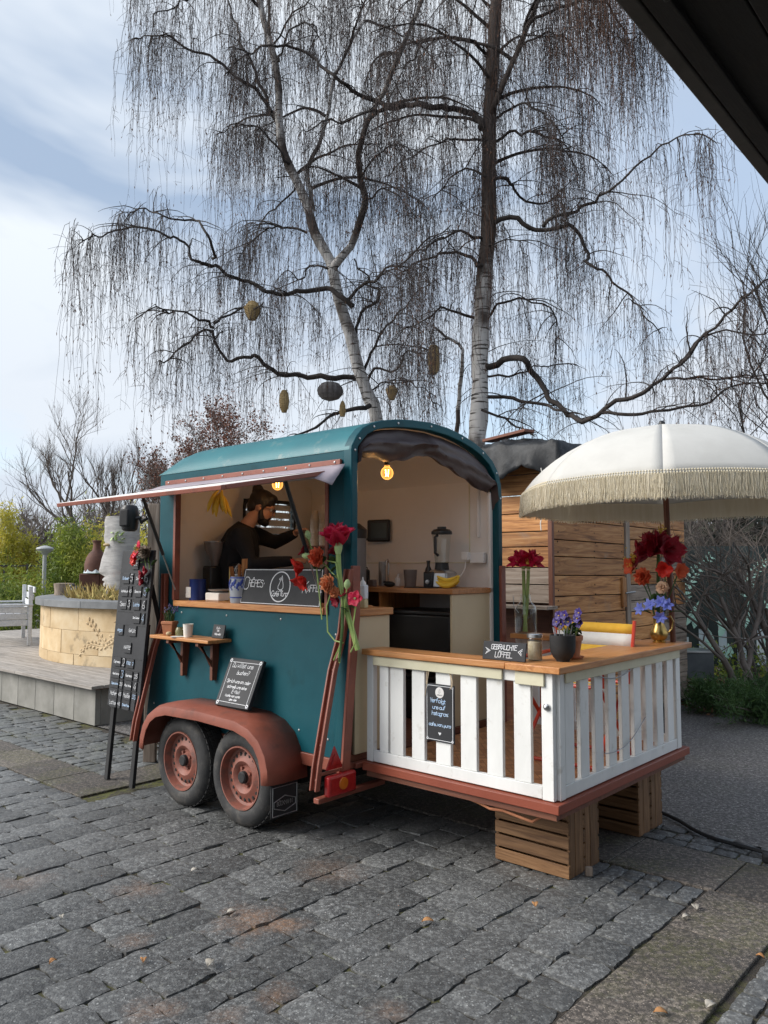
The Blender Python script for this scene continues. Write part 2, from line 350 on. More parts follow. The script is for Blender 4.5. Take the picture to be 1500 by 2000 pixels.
M['plastic'] = mat('clear_plastic_sheet', [(.008, .0085, .0095), (.018, .019, .021), (.045, .047, .05)], 5, .5, .6, 9, spec=.2)
M['greyplastic'] = mat('grey_plastic', [(.16, .155, .155), (.20, .195, .195)], 5, .5)
M['whiteplastic'] = mat('white_plastic', [(.70, .68, .66), (.76, .74, .72)], 5, .4)
M['smoke'] = mat('smoked_plastic', [(.16, .13, .12), (.2, .17, .155)], 5, .2)
M['milk'] = mat('milky_plastic', [(.66, .70, .74), (.72, .75, .78)], 5, .3)
M['juice'] = mat('lemon_filling', [(.56, .46, .24), (.62, .52, .30)], 5, .4)
M['sugar'] = mat('brown_sugar', [(.52, .40, .26), (.66, .55, .40)], 60, .8, .4, 150)
M['mint'] = mat('mint_print', [(.36, .64, .54), (.48, .74, .64)], 4, .5)
M['screen'] = mat('dark_screen_print', [(.012, .02, .02), (.03, .045, .042)], 3, .3)
M['bluegrey'] = mat('pale_print', [(.40, .52, .58), (.62, .66, .66)], 2, .5)
M['galv'] = mat('galvanised_sheet', [(.085, .095, .105), (.14, .15, .16)], 5, .5, .1, 30, metal=.4)
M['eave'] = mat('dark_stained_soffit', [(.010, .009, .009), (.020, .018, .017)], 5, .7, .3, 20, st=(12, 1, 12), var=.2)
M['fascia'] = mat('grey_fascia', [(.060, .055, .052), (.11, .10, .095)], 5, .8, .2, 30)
M['lampgrey'] = mat('grey_lamp_paint', [(.30, .31, .30), (.38, .39, .38)], 5, .5)
M['hotwire'] = mat('filament', [(1, .5, .1)], emit=(1, .42, .08, 30.))
def bulb_glass():
    m = bpy.data.materials.new('amber_bulb_glass'); m.use_nodes = True; nt = m.node_tree; N = nt.nodes; Lk = nt.links; N.remove(N['Principled BSDF'])
    t = N.new('ShaderNodeBsdfTransparent'); t.inputs[0].default_value = (1, .86, .66, 1); e = N.new('ShaderNodeEmission'); e.inputs[0].default_value = (1, .45, .10, 1); e.inputs[1].default_value = .9
    lw = N.new('ShaderNodeLayerWeight'); lw.inputs[0].default_value = .35; r = N.new('ShaderNodeMapRange'); r.inputs[3].default_value = .10; r.inputs[4].default_value = .55; Lk.new(lw.outputs['Facing'], r.inputs[0])
    mx = N.new('ShaderNodeMixShader'); Lk.new(r.outputs[0], mx.inputs[0]); Lk.new(t.outputs[0], mx.inputs[1]); Lk.new(e.outputs[0], mx.inputs[2]); Lk.new(mx.outputs[0], N['Material Output'].inputs[0]); return m
M['hotglow'] = bulb_glass()
M['soil'] = mat('soil', [(.035, .025, .018), (.08, .058, .04)], 9, .95, .8, 30, coord='World')
M['dark'] = mat('underbody', [(.008, .008, .008), (.016, .016, .016)], 4, .9)

# ------------------------------------------------------------ ground
def ground_mat(name, base, speck, vscale, amount, rough, patches=(), moss=0., big=1.2, bump=.5):
    """stone ground: mottled base, small stone chips, brown sand patches at fixed places, moss"""
    m = bpy.data.materials.new(name); m.use_nodes = True; nt = m.node_tree; N = nt.nodes; Lk = nt.links
    b = N['Principled BSDF']; g = N.new('ShaderNodeNewGeometry'); P = g.outputs['Position']
    def tn(sc, d=6, r=.6):
        n = N.new('ShaderNodeTexNoise'); n.inputs['Scale'].default_value = sc; n.inputs['Detail'].default_value = d; n.inputs['Roughness'].default_value = r; Lk.new(P, n.inputs['Vector']); return n
    def mr(src, a, c, lo=0., hi=1.):
        r = N.new('ShaderNodeMapRange'); r.inputs[1].default_value = a; r.inputs[2].default_value = c; r.inputs[3].default_value = lo; r.inputs[4].default_value = hi; Lk.new(src, r.inputs[0]); return r.outputs[0]
    def mix(f, a, c):
        x = N.new('ShaderNodeMix'); x.data_type = 'RGBA'
        if hasattr(f, 'links'): Lk.new(f, x.inputs[0])
        else: x.inputs[0].default_value = f
        for k, q in ((6, a), (7, c)):
            if hasattr(q, 'links'): Lk.new(q, x.inputs[k])
            else: x.inputs[k].default_value = (*q, 1)
        return x.outputs[2]
    def mul(a, c, op='MULTIPLY'):
        x = N.new('ShaderNodeMath'); x.operation = op
        for k, q in ((0, a), (1, c)):
            if hasattr(q, 'links'): Lk.new(q, x.inputs[k])
            else: x.inputs[k].default_value = q
        return x.outputs[0]
    n1 = tn(big); col = mix(mr(n1.outputs[0], .3, .7), base[0], base[1])
    n2 = tn(38, 8, .7); sp = mr(n2.outputs[0], .47, .62); col = mix(mul(sp, amount), col, speck)
    v = N.new('ShaderNodeTexVoronoi'); v.inputs['Scale'].default_value = vscale; Lk.new(P, v.inputs['Vector'])
    vs = N.new('ShaderNodeSeparateColor'); Lk.new(v.outputs['Color'], vs.inputs[0])
    chip = mul(mr(vs.outputs[0], .72, .98), mr(v.outputs['Distance'], .45, .2)); col = mix(mul(chip, amount * .9), col, tuple(min(.6, c * 2.1) for c in speck))
    oi = N.new('ShaderNodeObjectInfo'); hv = N.new('ShaderNodeHueSaturation'); Lk.new(col, hv.inputs['Color']); Lk.new(mr(oi.outputs['Random'], 0, 1, .70, 1.30), hv.inputs['Value']); col = hv.outputs[0]
    lich = tn(7, 4); ln = tn(55, 3); col = mix(mul(mul(mr(lich.outputs[0], .60, .68), mr(ln.outputs[0], .53, .6)), .55), col, (.30, .31, .27))
    if moss:
        mo = tn(2.1, 5); m2 = tn(30, 4); col = mix(mul(mul(mr(mo.outputs[0], .47, .60), mr(m2.outputs[0], .38, .55)), moss), col, (.10, .105, .02))
    for (px, py, r, s) in patches:
        d = N.new('ShaderNodeVectorMath'); d.operation = 'DISTANCE'; Lk.new(P, d.inputs[0]); d.inputs[1].default_value = (px, py, 0)
        pn = tn(9, 8, .75); dd = mul(d.outputs['Value'], mul(mul(pn.outputs[0], .5, 'SUBTRACT'), r * 2.6), 'ADD'); fine = tn(60, 4)
        col = mix(mul(mul(mr(dd, r, r * .15), mr(fine.outputs[0], .25, .6)), s), col, (.30, .16, .085))
    Lk.new(col, b.inputs['Base Color']); Lk.new(mr(n2.outputs[0], .3, .7, rough - .12, rough + .1), b.inputs['Roughness'])
    n3 = tn(26, 8, .7); bp = N.new('ShaderNodeBump'); bp.inputs['Strength'].default_value = bump; bp.inputs['Distance'].default_value = .012; Lk.new(n3.outputs[0], bp.inputs['Height'])
    b2 = N.new('ShaderNodeBump'); b2.inputs['Strength'].default_value = bump * .6; b2.inputs['Distance'].default_value = .004; Lk.new(v.outputs['Distance'], b2.inputs['Height']); Lk.new(bp.outputs[0], b2.inputs['Normal']); Lk.new(b2.outputs[0], b.inputs['Normal'])
    return m

def wp(x, y): p = W(x, y); return p.x, p.y
PATCH = [(-.62, 3.75, .20, 0.52), (-.44, 3.72, .12, 0.42), (-1.25, 4.12, .14, 0.35), (-.85, 3.02, .12, 0.39), (-.42, 3.12, .10, 0.35), (-.58, 2.98, .09, 0.28), (-1.10, 3.55, .10, 0.28), (-1.9, 4.2, .2, 0.24), (.02, 3.0, .1, 0.24), (-.3, 4.35, .25, 0.24)]
M['cobble'] = ground_mat('basalt_sett', ((.054, .055, .055), (.098, .099, .098)), (.25, .255, .25), 90, .55, .52, PATCH, 0., 1.4, .6)
M['cobblesheen'] = ground_mat('painted_sheen_sett', ((.085, .088, .086), (.13, .132, .13)), (.22, .225, .22), 90, .45, .5, (), .18, 1.4, .7)  # paler than the other setts: glancing reflection painted into the base colour
M['joint'] = ground_mat('joint_fill', ((.022, .018, .014), (.040, .033, .026)), (.08, .065, .05), 120, .4, .95, PATCH, .8, 3., .8)
M['slab'] = ground_mat('washed_concrete', ((.042, .036, .031), (.072, .063, .055)), (.20, .17, .145), 110, .95, .75, ((1.9, 2.6, .15, .2),), .3, 2.2, .6)
M['asphalt'] = ground_mat('coarse_asphalt', ((.060, .055, .052), (.092, .085, .080)), (.26, .245, .235), 70, 1.0, .7, (), .08, .8, 1.)

def sheet(name, pts, z, m, label=None):
    mb = MB(); mb.add([(x, y, z) for x, y in pts], [tuple(range(len(pts)))])
    o = mb.obj(name, m, None, smooth=0); tag(o, kind='structure'); return o
sheet('ground', [(-400, -60), (400, -60), (400, 500), (-400, 500)], -.030, M['asphalt'])
sheet('asphalt_path', [wp(*q) for q in ((-80, .72), (-2.06, .72), (-2.06, 1.56), (2.24, 1.56), (2.24, .70), (80, .70), (80, 200), (-80, 200))], -.003, M['asphalt'])
PF = [wp(*q) for q in ((-7, .72), (-7, -7), (6, -7), (6, .70), (2.24, .70), (2.24, 1.56), (-2.06, 1.56), (-2.06, .72))]
paving = sheet('cobble_paving', PF, -.0145, M['joint'])
paving['label'] = 'grey stone sett paving in rows around the trailer'

def cobble_mesh(i, m, n=5):
    r = random.Random(100 + i); vs = []; mb = MB()
    ph = [r.uniform(-.10, .10) for _ in range(8)]
    rows = []
    for a in range(n + 1):
        row = []
        for c in range(n + 1):
            x = -1 + 2 * a / n; y = -1 + 2 * c / n
            # rounded-off corners, wavy sides
            k = 1 - .06 * (abs(x) ** 6) * (abs(y) ** 6)
            X = x * k * (1 + ph[0] * y * .5 + .035 * sin(5 * y + 9 * ph[1])); Y = y * k * (1 + ph[2] * x * .5 + .035 * sin(5 * x + 9 * ph[3]))
            e = max(abs(x), abs(y)); h = -.006 * (e > .99) - .0008 * (e > .55) + r.uniform(-.0035, .0035) + .006 * ph[4] * x + .006 * ph[5] * y
            row.append((X * .5, Y * .5, h))
        rows.append(row)
    mb.grid(rows)
    # sides
    edge = [(a, 0) for a in range(n)] + [(n, c) for c in range(n)] + [(a, n) for a in range(n, 0, -1)] + [(0, c) for c in range(n, 0, -1)]
    top = [a * (n + 1) + c for a, c in edge]; b = len(mb.v)
    mb.v += [(mb.v[t][0] * 1.02, mb.v[t][1] * 1.02, -.045) for t in top]; k = len(top)
    mb.f += [(top[(j + 1) % k], top[j], b + j, b + (j + 1) % k) for j in range(k)]
    return mb.mesh('cobblestone', m, 50)
CV = [cobble_mesh(i, M['cobble']) for i in range(14)]; CL = [cobble_mesh(40 + i, M['cobblesheen']) for i in range(8)]

def in_field(x, y):
    if y < -.62 - .0 and x < 1.82: return 'A'
    if -2.06 < x < 1.82 and y < .73: return 'A'
    return None
stones = []
r = random.Random(5)
x = 1.815
while x > -6.6:
    w = r.uniform(.175, .215) if x < 1.2 else r.uniform(.19, .215)
    y = -4.2 + r.uniform(0, .2)
    while y < .74:
        l = r.uniform(.17, .24) if x > .6 else r.uniform(.19, .36)
        small = (x > 1.15 and y > .36)
        if small: l = r.uniform(.085, .125)
        lim = .742 if x - w > -2.08 else -.605
        if y < lim < y + l + .06: l = lim - y
        cx, cy = x - w / 2, y + l / 2
        if l < .05: y += .06; continue
        ok = y + l <= lim + .001
        if ok:
            if small:
                for q in (.25, .75): stones.append((x - w * q, cy, w * .5 - .008, l - .008, 0))
            else: stones.append((cx, cy, w - .004, l - .005, 0))
        y += l
    x -= w
# small setts with painted sheen beyond the washed band, and the narrow strip behind the deck
x = -2.52
while x > -7:
    w = r.uniform(.11, .15); y = -.19
    while y < .70:
        l = r.uniform(.13, .22); stones.append((x - w / 2, y + l / 2, w - .012, l - .012, 1)) if y + l < .72 else None; y += l
    x -= w
y = 1.275
while y < 1.53:
    x = -2.; w = r.uniform(.095, .125)
    while x < 2.2:
        l = r.uniform(.10, .17); stones.append((x + l / 2, y + w / 2, l - .012, w - .012, 0)); x += l
    y += w
x = 2.26
while x < 4.6:
    w = r.uniform(.10, .13); y = -2.6
    while y < .6:
        l = r.uniform(.10, .16); stones.append((x + w / 2, y + l / 2, w - .012, l - .012, 0)); y += l
    x += w
CAML = Vector((3.33, -3.42)); cP, sP = cos(radians(0)), 0
def px_size(s):
    p = W(s[0], s[1]); 
    if p.y < 2.5: return 0
    u = 750 + 1530 * p.x / p.y
    if u < -60 or u > 1560: return 0
    if 0 < s[0] < 1.2 and .15 < s[1]: return 0
    return s[2] * s[3] / p.y ** 3
stones.sort(key=px_size, reverse=True)
def cob_place(s, i):
    r = random.Random(i * 7 + 3); mesh = (CL if s[4] else CV)[r.randrange(8 if s[4] else 14)]
    Mx = Matrix.Translation(W(s[0], s[1], r.uniform(-.005, .005))) @ Matrix.Rotation(TA + r.uniform(-.05, .05) + pi * r.randrange(2), 4, 'Z') @ Matrix.Diagonal((s[2], s[3], 1, 1))
    return mesh, Mx
for i, s in enumerate(stones[:300]):
    mesh, Mx = cob_place(s, i)
    o = bpy.data.objects.new('cobblestone', mesh); COL.objects.link(o); o.parent = paving; o.matrix_local = Mx
for kind, nm in ((0, 'far_cobbles'), (1, 'sheen_cobbles')):
    parts = []; cache = {}
    for i, s in enumerate(stones[300:]):
        if s[4] != kind: continue
        p = W(s[0], s[1])
        if p.y < 1.5 or abs(p.x) > p.y * .6 + .3: continue
        mesh, Mx = cob_place(s, i + 300)
        if mesh.name not in cache:
            cache[mesh.name] = (np.array([v.co[:] for v in mesh.vertices]), [tuple(q.vertices) for q in mesh.polygons])
        V, F = cache[mesh.name]; A = np.array(Mx); parts.append((V @ A[:3, :3].T + A[:3, 3], np.array(F)))
    V, F = merge(parts); o = np_mesh('cobblestones', V, F, M['cobblesheen' if kind else 'cobble'], paving, True); o.data.set_sharp_from_angle(angle=radians(50)); tag(o, kind='stuff')

# washed-concrete slabs laid in bands through the setts
band = thing('slab_path', 'brown washed concrete slabs laid in bands through the setts', None, (0, 0, 0), kind='structure')
def slab(x0, x1, y0, y1):
    g = .004; mb = MB(); mb.box(x0 + g, x1 - g, y0 + g, y1 - g, -.05, .001 + rnd.uniform(-.002, .002))
    mb.v = [tuple(W(*p)) for p in mb.v]; mb.obj('slab', M['slab'], band, smooth=0, bevel=.005)
y = .742
while y > -3.4: slab(1.83, 2.235, max(y - .52, -3.4), y); y -= .52
x = 3.6
while x > -2.0: slab(x - .58, x, .748, 1.262); x -= .58
x = -2.075
while x > -7: slab(x - .6, x, -.60, -.205); x -= .6
y = -.20
while y < 3: slab(-2.50, -2.08, y, y + .55); y += .55

# fallen leaves and petals on the paving
lr = random.Random(21)
def leaf_on_ground(x, y, m, size, name, label, group):
    mb = MB(); n = 7; rows = []
    for i in range(n):
        t = i / (n - 1); wd_ = size * .32 * sin(pi * min(1, t * .92 + .06)) ; zc = .006 + .010 * sin(pi * t)
        rows.append([((t - .5) * size, -wd_, zc + .006), ((t - .5) * size, 0, zc), ((t - .5) * size, wd_, zc + .005)])
    mb.grid(rows); o = mb.obj(name, m, None, loc=(x, y, .004), rz=lr.uniform(0, 6.28), solid=.0012); tag(o, label, 'leaf', group)
def at_px(px, py):
    from mathutils import Vector as V_
    a = atan(105 / 1530); x = (px - 750) / 1530; z = -(py - 1000) / 1530
    d = V_((x, cos(a) - z * sin(a), sin(a) + z * cos(a))); t = -1.64 / d.z; return d.x * t, d.y * t
for q, m_, wd2 in (((103, 1885), 0, 'curled orange dead leaf lying alone on the setts at the lower left'), ((1290, 1985), 0, 'orange dead leaf on the brown slab at the lower right corner'), ((280, 1882), 0, 'small orange leaf on the setts beside a brown sand stain'), ((835, 1805), 0, 'dry orange leaf on the setts in front of the wooden crate'), ((1045, 1772), 0, 'dry curled leaf on small setts just before the front crate'), ((1485, 1875), 0, 'orange leaf at the mossy edge of the brown slab'), ((452, 1787), 1, 'pale petal on the setts in front of the rear wheel'), ((1358, 1777), 1, 'larger pale flake on the brown slab near the setts'), ((1340, 1797), 1, 'smaller pale flake at the edge between slab and setts'), ((410, 1887), 1, 'faded grey leaf on the setts below the white petal'), ((1387, 1970), 1, 'pale leaf on the small setts beside the brown slab'), ((120, 1797), 1, 'whitish petal on the setts left of the trailer'), ((380, 1705), 1, 'bleached petal on the setts by the crumbled stain')):
    leaf_on_ground(*at_px(*q), M['paleleaf' if m_ else 'deadleaf1'], lr.uniform(.035, .06), 'fallen_petal' if m_ else 'fallen_leaf', wd2, 'pale petals on the paving' if m_ else 'dead leaves on the paving')

# ------------------------------------------------------------ the trailer
trailer = thing('food_trailer', 'teal converted horse trailer with a raised hatch, oxide red wheels and railed white rear deck', 'trailer', W(0, 0), TA)
L0, BW = -2.1, 1.65        # body length (front at x=L0), width
T = .035                   # wall thickness
def holes(xs, zs, skip): return [(i, j) for i in range(len(xs) - 1) for j in range(len(zs) - 1) if (i, j) not in skip]
def wall_panel(name, xs, zs, skip, m, plane, off, thick, parent):
    """a plate of one mesh with rectangular openings; plane 'y' = constant y, 'x' = constant x"""
    idx = {}; mb = MB()
    def vid(i, j, s):
        k = (i, j, s)
        if k not in idx:
            idx[k] = len(mb.v); a, b = xs[i], zs[j]; d = off + s * thick
            mb.v.append((a, d, b) if plane == 'y' else (d, a, b))
        return idx[k]
    cells = set(holes(xs, zs, skip))
    for i, j in cells:
        for s in (0, 1):
            q = [vid(i, j, s), vid(i + 1, j, s), vid(i + 1, j + 1, s), vid(i, j + 1, s)]; mb.f.append(tuple(q if s == 0 else q[::-1]))
        for (di, dj, a, b) in ((-1, 0, (i, j + 1), (i, j)), (1, 0, (i + 1, j), (i + 1, j + 1)), (0, -1, (i, j), (i + 1, j)), (0, 1, (i + 1, j + 1), (i, j + 1))):
            if (i + di, j + dj) not in cells: mb.f.append((vid(*a, 0), vid(*a, 1), vid(*b, 1), vid(*b, 0))[::-1])
    bm = bmesh.new(); me = mb.mesh(name, m, 30); bm.from_mesh(me); bmesh.ops.recalc_face_normals(bm, faces=bm.faces); bm.to_mesh(me); bm.free()
    o = bpy.data.objects.new(name, me); COL.objects.link(o); o.parent = parent; return o
# outer side walls, front wall with its window opening
FLARE = lambda z: -.085 * max(0, min(1, (1.335 - z) / .835))
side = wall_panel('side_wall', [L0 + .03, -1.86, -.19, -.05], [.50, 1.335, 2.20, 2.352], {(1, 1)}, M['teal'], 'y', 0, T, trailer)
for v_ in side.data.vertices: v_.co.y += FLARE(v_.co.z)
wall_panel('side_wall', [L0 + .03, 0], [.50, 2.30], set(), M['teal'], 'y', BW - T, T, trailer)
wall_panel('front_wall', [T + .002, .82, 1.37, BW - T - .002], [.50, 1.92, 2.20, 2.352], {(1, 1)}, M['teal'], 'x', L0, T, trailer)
# rounded edge post at the front near corner
mb = MB(); mb.tube([(L0 + .035, .035 - .085, .50), (L0 + .035, .035, 1.335), (L0 + .035, .035, 2.352)], .035, 12); mb.obj('corner_post', M['teal'], trailer)
# interior lining
wall_panel('lining', [L0 + T, -.06], [.52, 2.36], set(), M['inner'], 'y', BW - T - .012, .010, trailer)
wall_panel('lining', [T + .004, .80, 1.39, BW - T - .014], [.52, 1.90, 2.22, 2.345], {(1, 1)}, M['inner'], 'x', L0 + T + .002, .010, trailer)
wall_panel('lining', [L0 + T + .013, -1.88, -.17, -.05], [.52, 1.32, 2.215, 2.34], {(1, 1)}, M['inner'], 'y', T + .002, .008, trailer)
mb = MB(); mb.box(L0 + .04, -.02, T + .002, BW - T - .002, .46, .50); mb.obj('floor', M['darkwood']['x'], trailer)
# window in the front wall: frame and pane with pale blind slats
mb = MB()
def rrect(w, h, r, n=5):
    return [(cx + r * cos(a0 + pi / 2 * k / n), cz + r * sin(a0 + pi / 2 * k / n)) for cx, cz, a0 in ((w / 2 - r, h / 2 - r, 0), (-w / 2 + r, h / 2 - r, pi / 2), (-w / 2 + r, -h / 2 + r, pi), (w / 2 - r, -h / 2 + r, 1.5 * pi)) for k in range(n + 1)]
a = rrect(.55, .28, .05); b_ = rrect(.60, .33, .07)
n = len(a); vs = []
for x_ in (L0 - .012, L0 + T + .022):
    vs += [(x_, 1.095 + p, 2.06 + q) for p, q in b_] + [(x_, 1.095 + p, 2.06 + q) for p, q in a]
mb.add(vs, [(i, (i + 1) % n, n + (i + 1) % n, n + i) for i in range(n)] + [(2 * n + i, 3 * n + i, 3 * n + (i + 1) % n, 2 * n + (i + 1) % n) for i in range(n)] + [(n + i, n + (i + 1) % n, 3 * n + (i + 1) % n, 3 * n + i) for i in range(n)] + [(i, 2 * n + i, 2 * n + (i + 1) % n, (i + 1) % n) for i in range(n)])
wf = mb.obj('window_frame', M['black'], trailer)
for k in range(4):
    mb = MB(); mb.box(L0 + .016, L0 + .022, .83, 1.36, 1.925 + .07 * k, 1.925 + .07 * k + .055); mb.obj('blind_slat', M['whiteplastic'], wf, bevel=.002)
# roof: one arched skin with a crease along the eaves, its front rolled over
PROF = [(0.0, 2.352), (.004, 2.375), (.045, 2.440), (.10, 2.495), (.18, 2.535), (.28, 2.566), (.42, 2.592), (.58, 2.610), (.78, 2.620), (.98, 2.608), (1.15, 2.580), (1.30, 2.540), (1.42, 2.495), (1.53, 2.430), (1.60, 2.355), (1.640, 2.26), (1.652, 2.16)]
def prof_at(x, inset=0.):
    out = []
    for i, (y, z) in enumerate(PROF):
        f = 0.; yy, zz = y, z
        if i == 1: zz = z + .05 * f
        if i == 0: zz = z
        if i == 2: yy = y - .015 * f; zz = z + .012 * f
        t = max(0, (L0 + .32 - x) / .32)
        zz -= (1 - sqrt(max(0, 1 - t * t))) * (zz - 2.352) * .95 if zz > 2.352 else 0
        c = Vector((yy - .8, zz - 1.9)); d = c.normalized() * inset; out.append((yy - d.x, zz - d.y))
    return out
xs = [0.0, -.06, -.15, -.3, -.6, -1.0, -1.4, -1.6, -1.78, -1.85, -1.92, -1.98, -2.03, -2.07, -2.095, -2.1]
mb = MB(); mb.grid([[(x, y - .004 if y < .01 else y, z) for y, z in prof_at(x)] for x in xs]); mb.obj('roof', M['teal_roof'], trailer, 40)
mb = MB(); mb.grid([[(x, y, z) for y, z in prof_at(x, .02)] for x in xs[:-3]] + [[(L0 + .052, y, min(z, 2.335)) for y, z in prof_at(-2.03, .02)]]); mb.obj('ceiling', M['inner'], trailer, 60)
# rear frame: arch with screws
def arch(x, inset):
    lo = [(inset - .088, .47), (inset - .002, 1.335), (inset, 2.0)]
    pr = prof_at(0, inset); return lo + [(inset, 2.25)] + [(inset, 2.35), (inset + .004, 2.375)] + pr[2:] + [(BW - inset, 2.0), (BW - inset, 1.1), (BW - inset, .47)]
oa, ia = arch(0, -.004), arch(0, .052)
mb = MB(); n = len(oa); vs = [(.022, *p) for p in oa] + [(.022, *p) for p in ia] + [(-.05, *p) for p in oa] + [(-.05, *p) for p in ia]
fs = []
for i in range(n - 1): fs += [(i, i + 1, n + i + 1, n + i), (n + i, n + i + 1, 3 * n + i + 1, 3 * n + i), (i + 1, i, 2 * n + i, 2 * n + i + 1), (2 * n + i + 1, 2 * n + i, 3 * n + i, 3 * n + i + 1)]
fs += [(0, n, 3 * n, 2 * n), (n - 1, 2 * n + n - 1, 3 * n + n - 1, n + n - 1)]
mb.add(vs, fs); rear = mb.obj('rear_frame', M['teal'], trailer, 40, bevel=.006)
for i in range(4, n - 3, 1):
    if i % 2: continue
    p = ((oa[i][0] + ia[i][0]) / 2, (oa[i][1] + ia[i][1]) / 2); mb = MB(); mb.ball((.025, *p), (.004, .008, .008), 8, 6); mb.obj('screw', M['steel'], rear)
# rust-red lower posts and the sill frame
for y0, y1 in ((-.012, .052), (BW - .050, BW + .010)):
    mb = MB(); mb.grid([[(x_, y_ + (FLARE(z_) if y0 < 1 else 0), z_) for x_, y_ in ((.0225, y0), (.045, y0), (.045, y1), (.0225, y1))] for z_ in (.44, .9, 1.335, 1.64)], True); mb.f += [(3, 2, 1, 0), (12, 13, 14, 15)]; mb.obj('rear_post', M['rust'], trailer, bevel=.004)
mb = MB(); mb.box(L0 + .05, .02, -.098, -.045, .425, .498); mb.box(L0 + .05, .0, -.045, .045, .425, .46); mb.box(-.03, .02, .046, BW - .046, .425, .455); mb.obj('sill_frame', M['rust'], trailer, bevel=.004)
mb = MB(); mb.box(L0, -.04, .06, BW - .06, .36, .424)
for x_ in (-.35, -1.03, -1.7): mb.box(x_ - .03, x_ + .03, .08, BW - .08, .28, .359)
mb.box(-1.5, -.55, .12, .20, .22, .36); mb.tube([(-.70, .0, .30), (-.70, BW, .30)], .04, 8); mb.tube([(-1.35, .0, .30), (-1.35, BW, .30)], .04, 8)
mb.obj('chassis', M['dark'], trailer)
mb = MB(); mb.box(-4.0, -2.1, .76, .86, .36, .44); mb.tube([(-3.6, .81, .0), (-3.6, .81, .75)], .03, 8); mb.ball((-3.6, .81, .05), .05); mb.obj('drawbar', M['dark'], trailer)
# bolted guide channels that kink outwards towards the ground
def channel(x, z1, x1):
    pts = [(x1, -.012, z1), (x1 - .05 * (z1 > 1.6), -.014, 1.24), (x1 - .05 * (z1 > 1.6), -.095, 1.02), (x, -.245, .50), (x, -.266, .36)]
    mb = MB()
    for dy, w, d in ((0, .058, .008), (-.012, .014, .018)):
        for s in ((-1, 1) if dy else (0,)):
            rows = []
            for p in pts:
                cx_ = p[0] + (s * (.029 - w / 2)); y_ = p[1] + dy
                rows.append([(cx_ - w / 2, y_ - d, p[2]), (cx_ + w / 2, y_ - d, p[2]), (cx_ + w / 2, y_ + d * .5, p[2]), (cx_ - w / 2, y_ + d * .5, p[2])])
            mb.grid(rows, True); b = len(mb.v); mb.f += [(b - 4, b - 3, b - 2, b - 1), (b - 4 * len(pts) + 3, b - 4 * len(pts) + 2, b - 4 * len(pts) + 1, b - 4 * len(pts))]
    for t in (.1, .3, .5, .7, .9):
        k = t * (len(pts) - 1); i = int(k); p = Vector(pts[i]).lerp(Vector(pts[i + 1]), k - i); mb.ball((p.x, p.y - .012, p.z), (.008, .006, .008), 6, 4)
    return mb.obj('guide_channel', M['rust'], trailer, 30, bevel=.003, seg=1)
channel(.0, 1.62, .020); channel(-1.93, 1.58, -1.955)
# fender with rolled lip
def fender_y(y0, y1, sgn):
    pts = []; w_ = abs(y1 - y0)
    for x, z in ((-1.745, .36), (-1.735, .44), (-1.70, .53), (-1.635, .61), (-1.54, .668), (-1.40, .700), (-1.02, .710), (-.64, .698), (-.50, .665), (-.40, .605), (-.335, .52), (-.305, .43), (-.298, .345)): pts.append((x, z))
    P3 = [Vector((x, 0, z)) for x, z in pts]; rows = []
    for i, p in enumerate(P3):
        t = (P3[min(i + 1, len(P3) - 1)] - P3[max(i - 1, 0)]).normalized(); nrm = Vector((-t.z, 0, t.x))
        row = []
        for y, d in ((y0, 0.), (y1 - sgn * .10, 0.004), (y1 - sgn * .045, -.004), (y1 - sgn * .006, -.022), (y1, -.05), (y1, -.075), (y1 - sgn * .008, -.075)):
            q = p + nrm * d; row.append((q.x, y, q.z))
        rows.append(row)
    mb = MB(); mb.grid(rows); fo = mb.obj('fender', M['rust'], trailer, 40, solid=.006)
    return fo
fend = fender_y(-.06, -.36, -1); fender_y(BW + .002, BW + .315, 1)
for x_ in (-.235, -.19):
    pass
mb = MB(); mb.box(-.322, -.310, -.335, -.125, .145, .36); flap = mb.obj('mud_flap', M['blackmat'], trailer, bevel=.01)
mb = MB()   # raised border and hexagon on the flap
def frame_line(mb, pts, r): mb.tube(list(pts) + [pts[0], pts[1]], r, 5)
frame_line(mb, [(-.308, -.325, .158), (-.308, -.135, .158), (-.308, -.135, .325), (-.308, -.325, .325)], .003)
frame_line(mb, [(-.308, -.315, .205), (-.308, -.23, .178), (-.308, -.145, .205), (-.308, -.145, .240), (-.308, -.23, .268), (-.308, -.315, .240)], .003)
mb.obj('embossing', M['dullsteel'], flap)
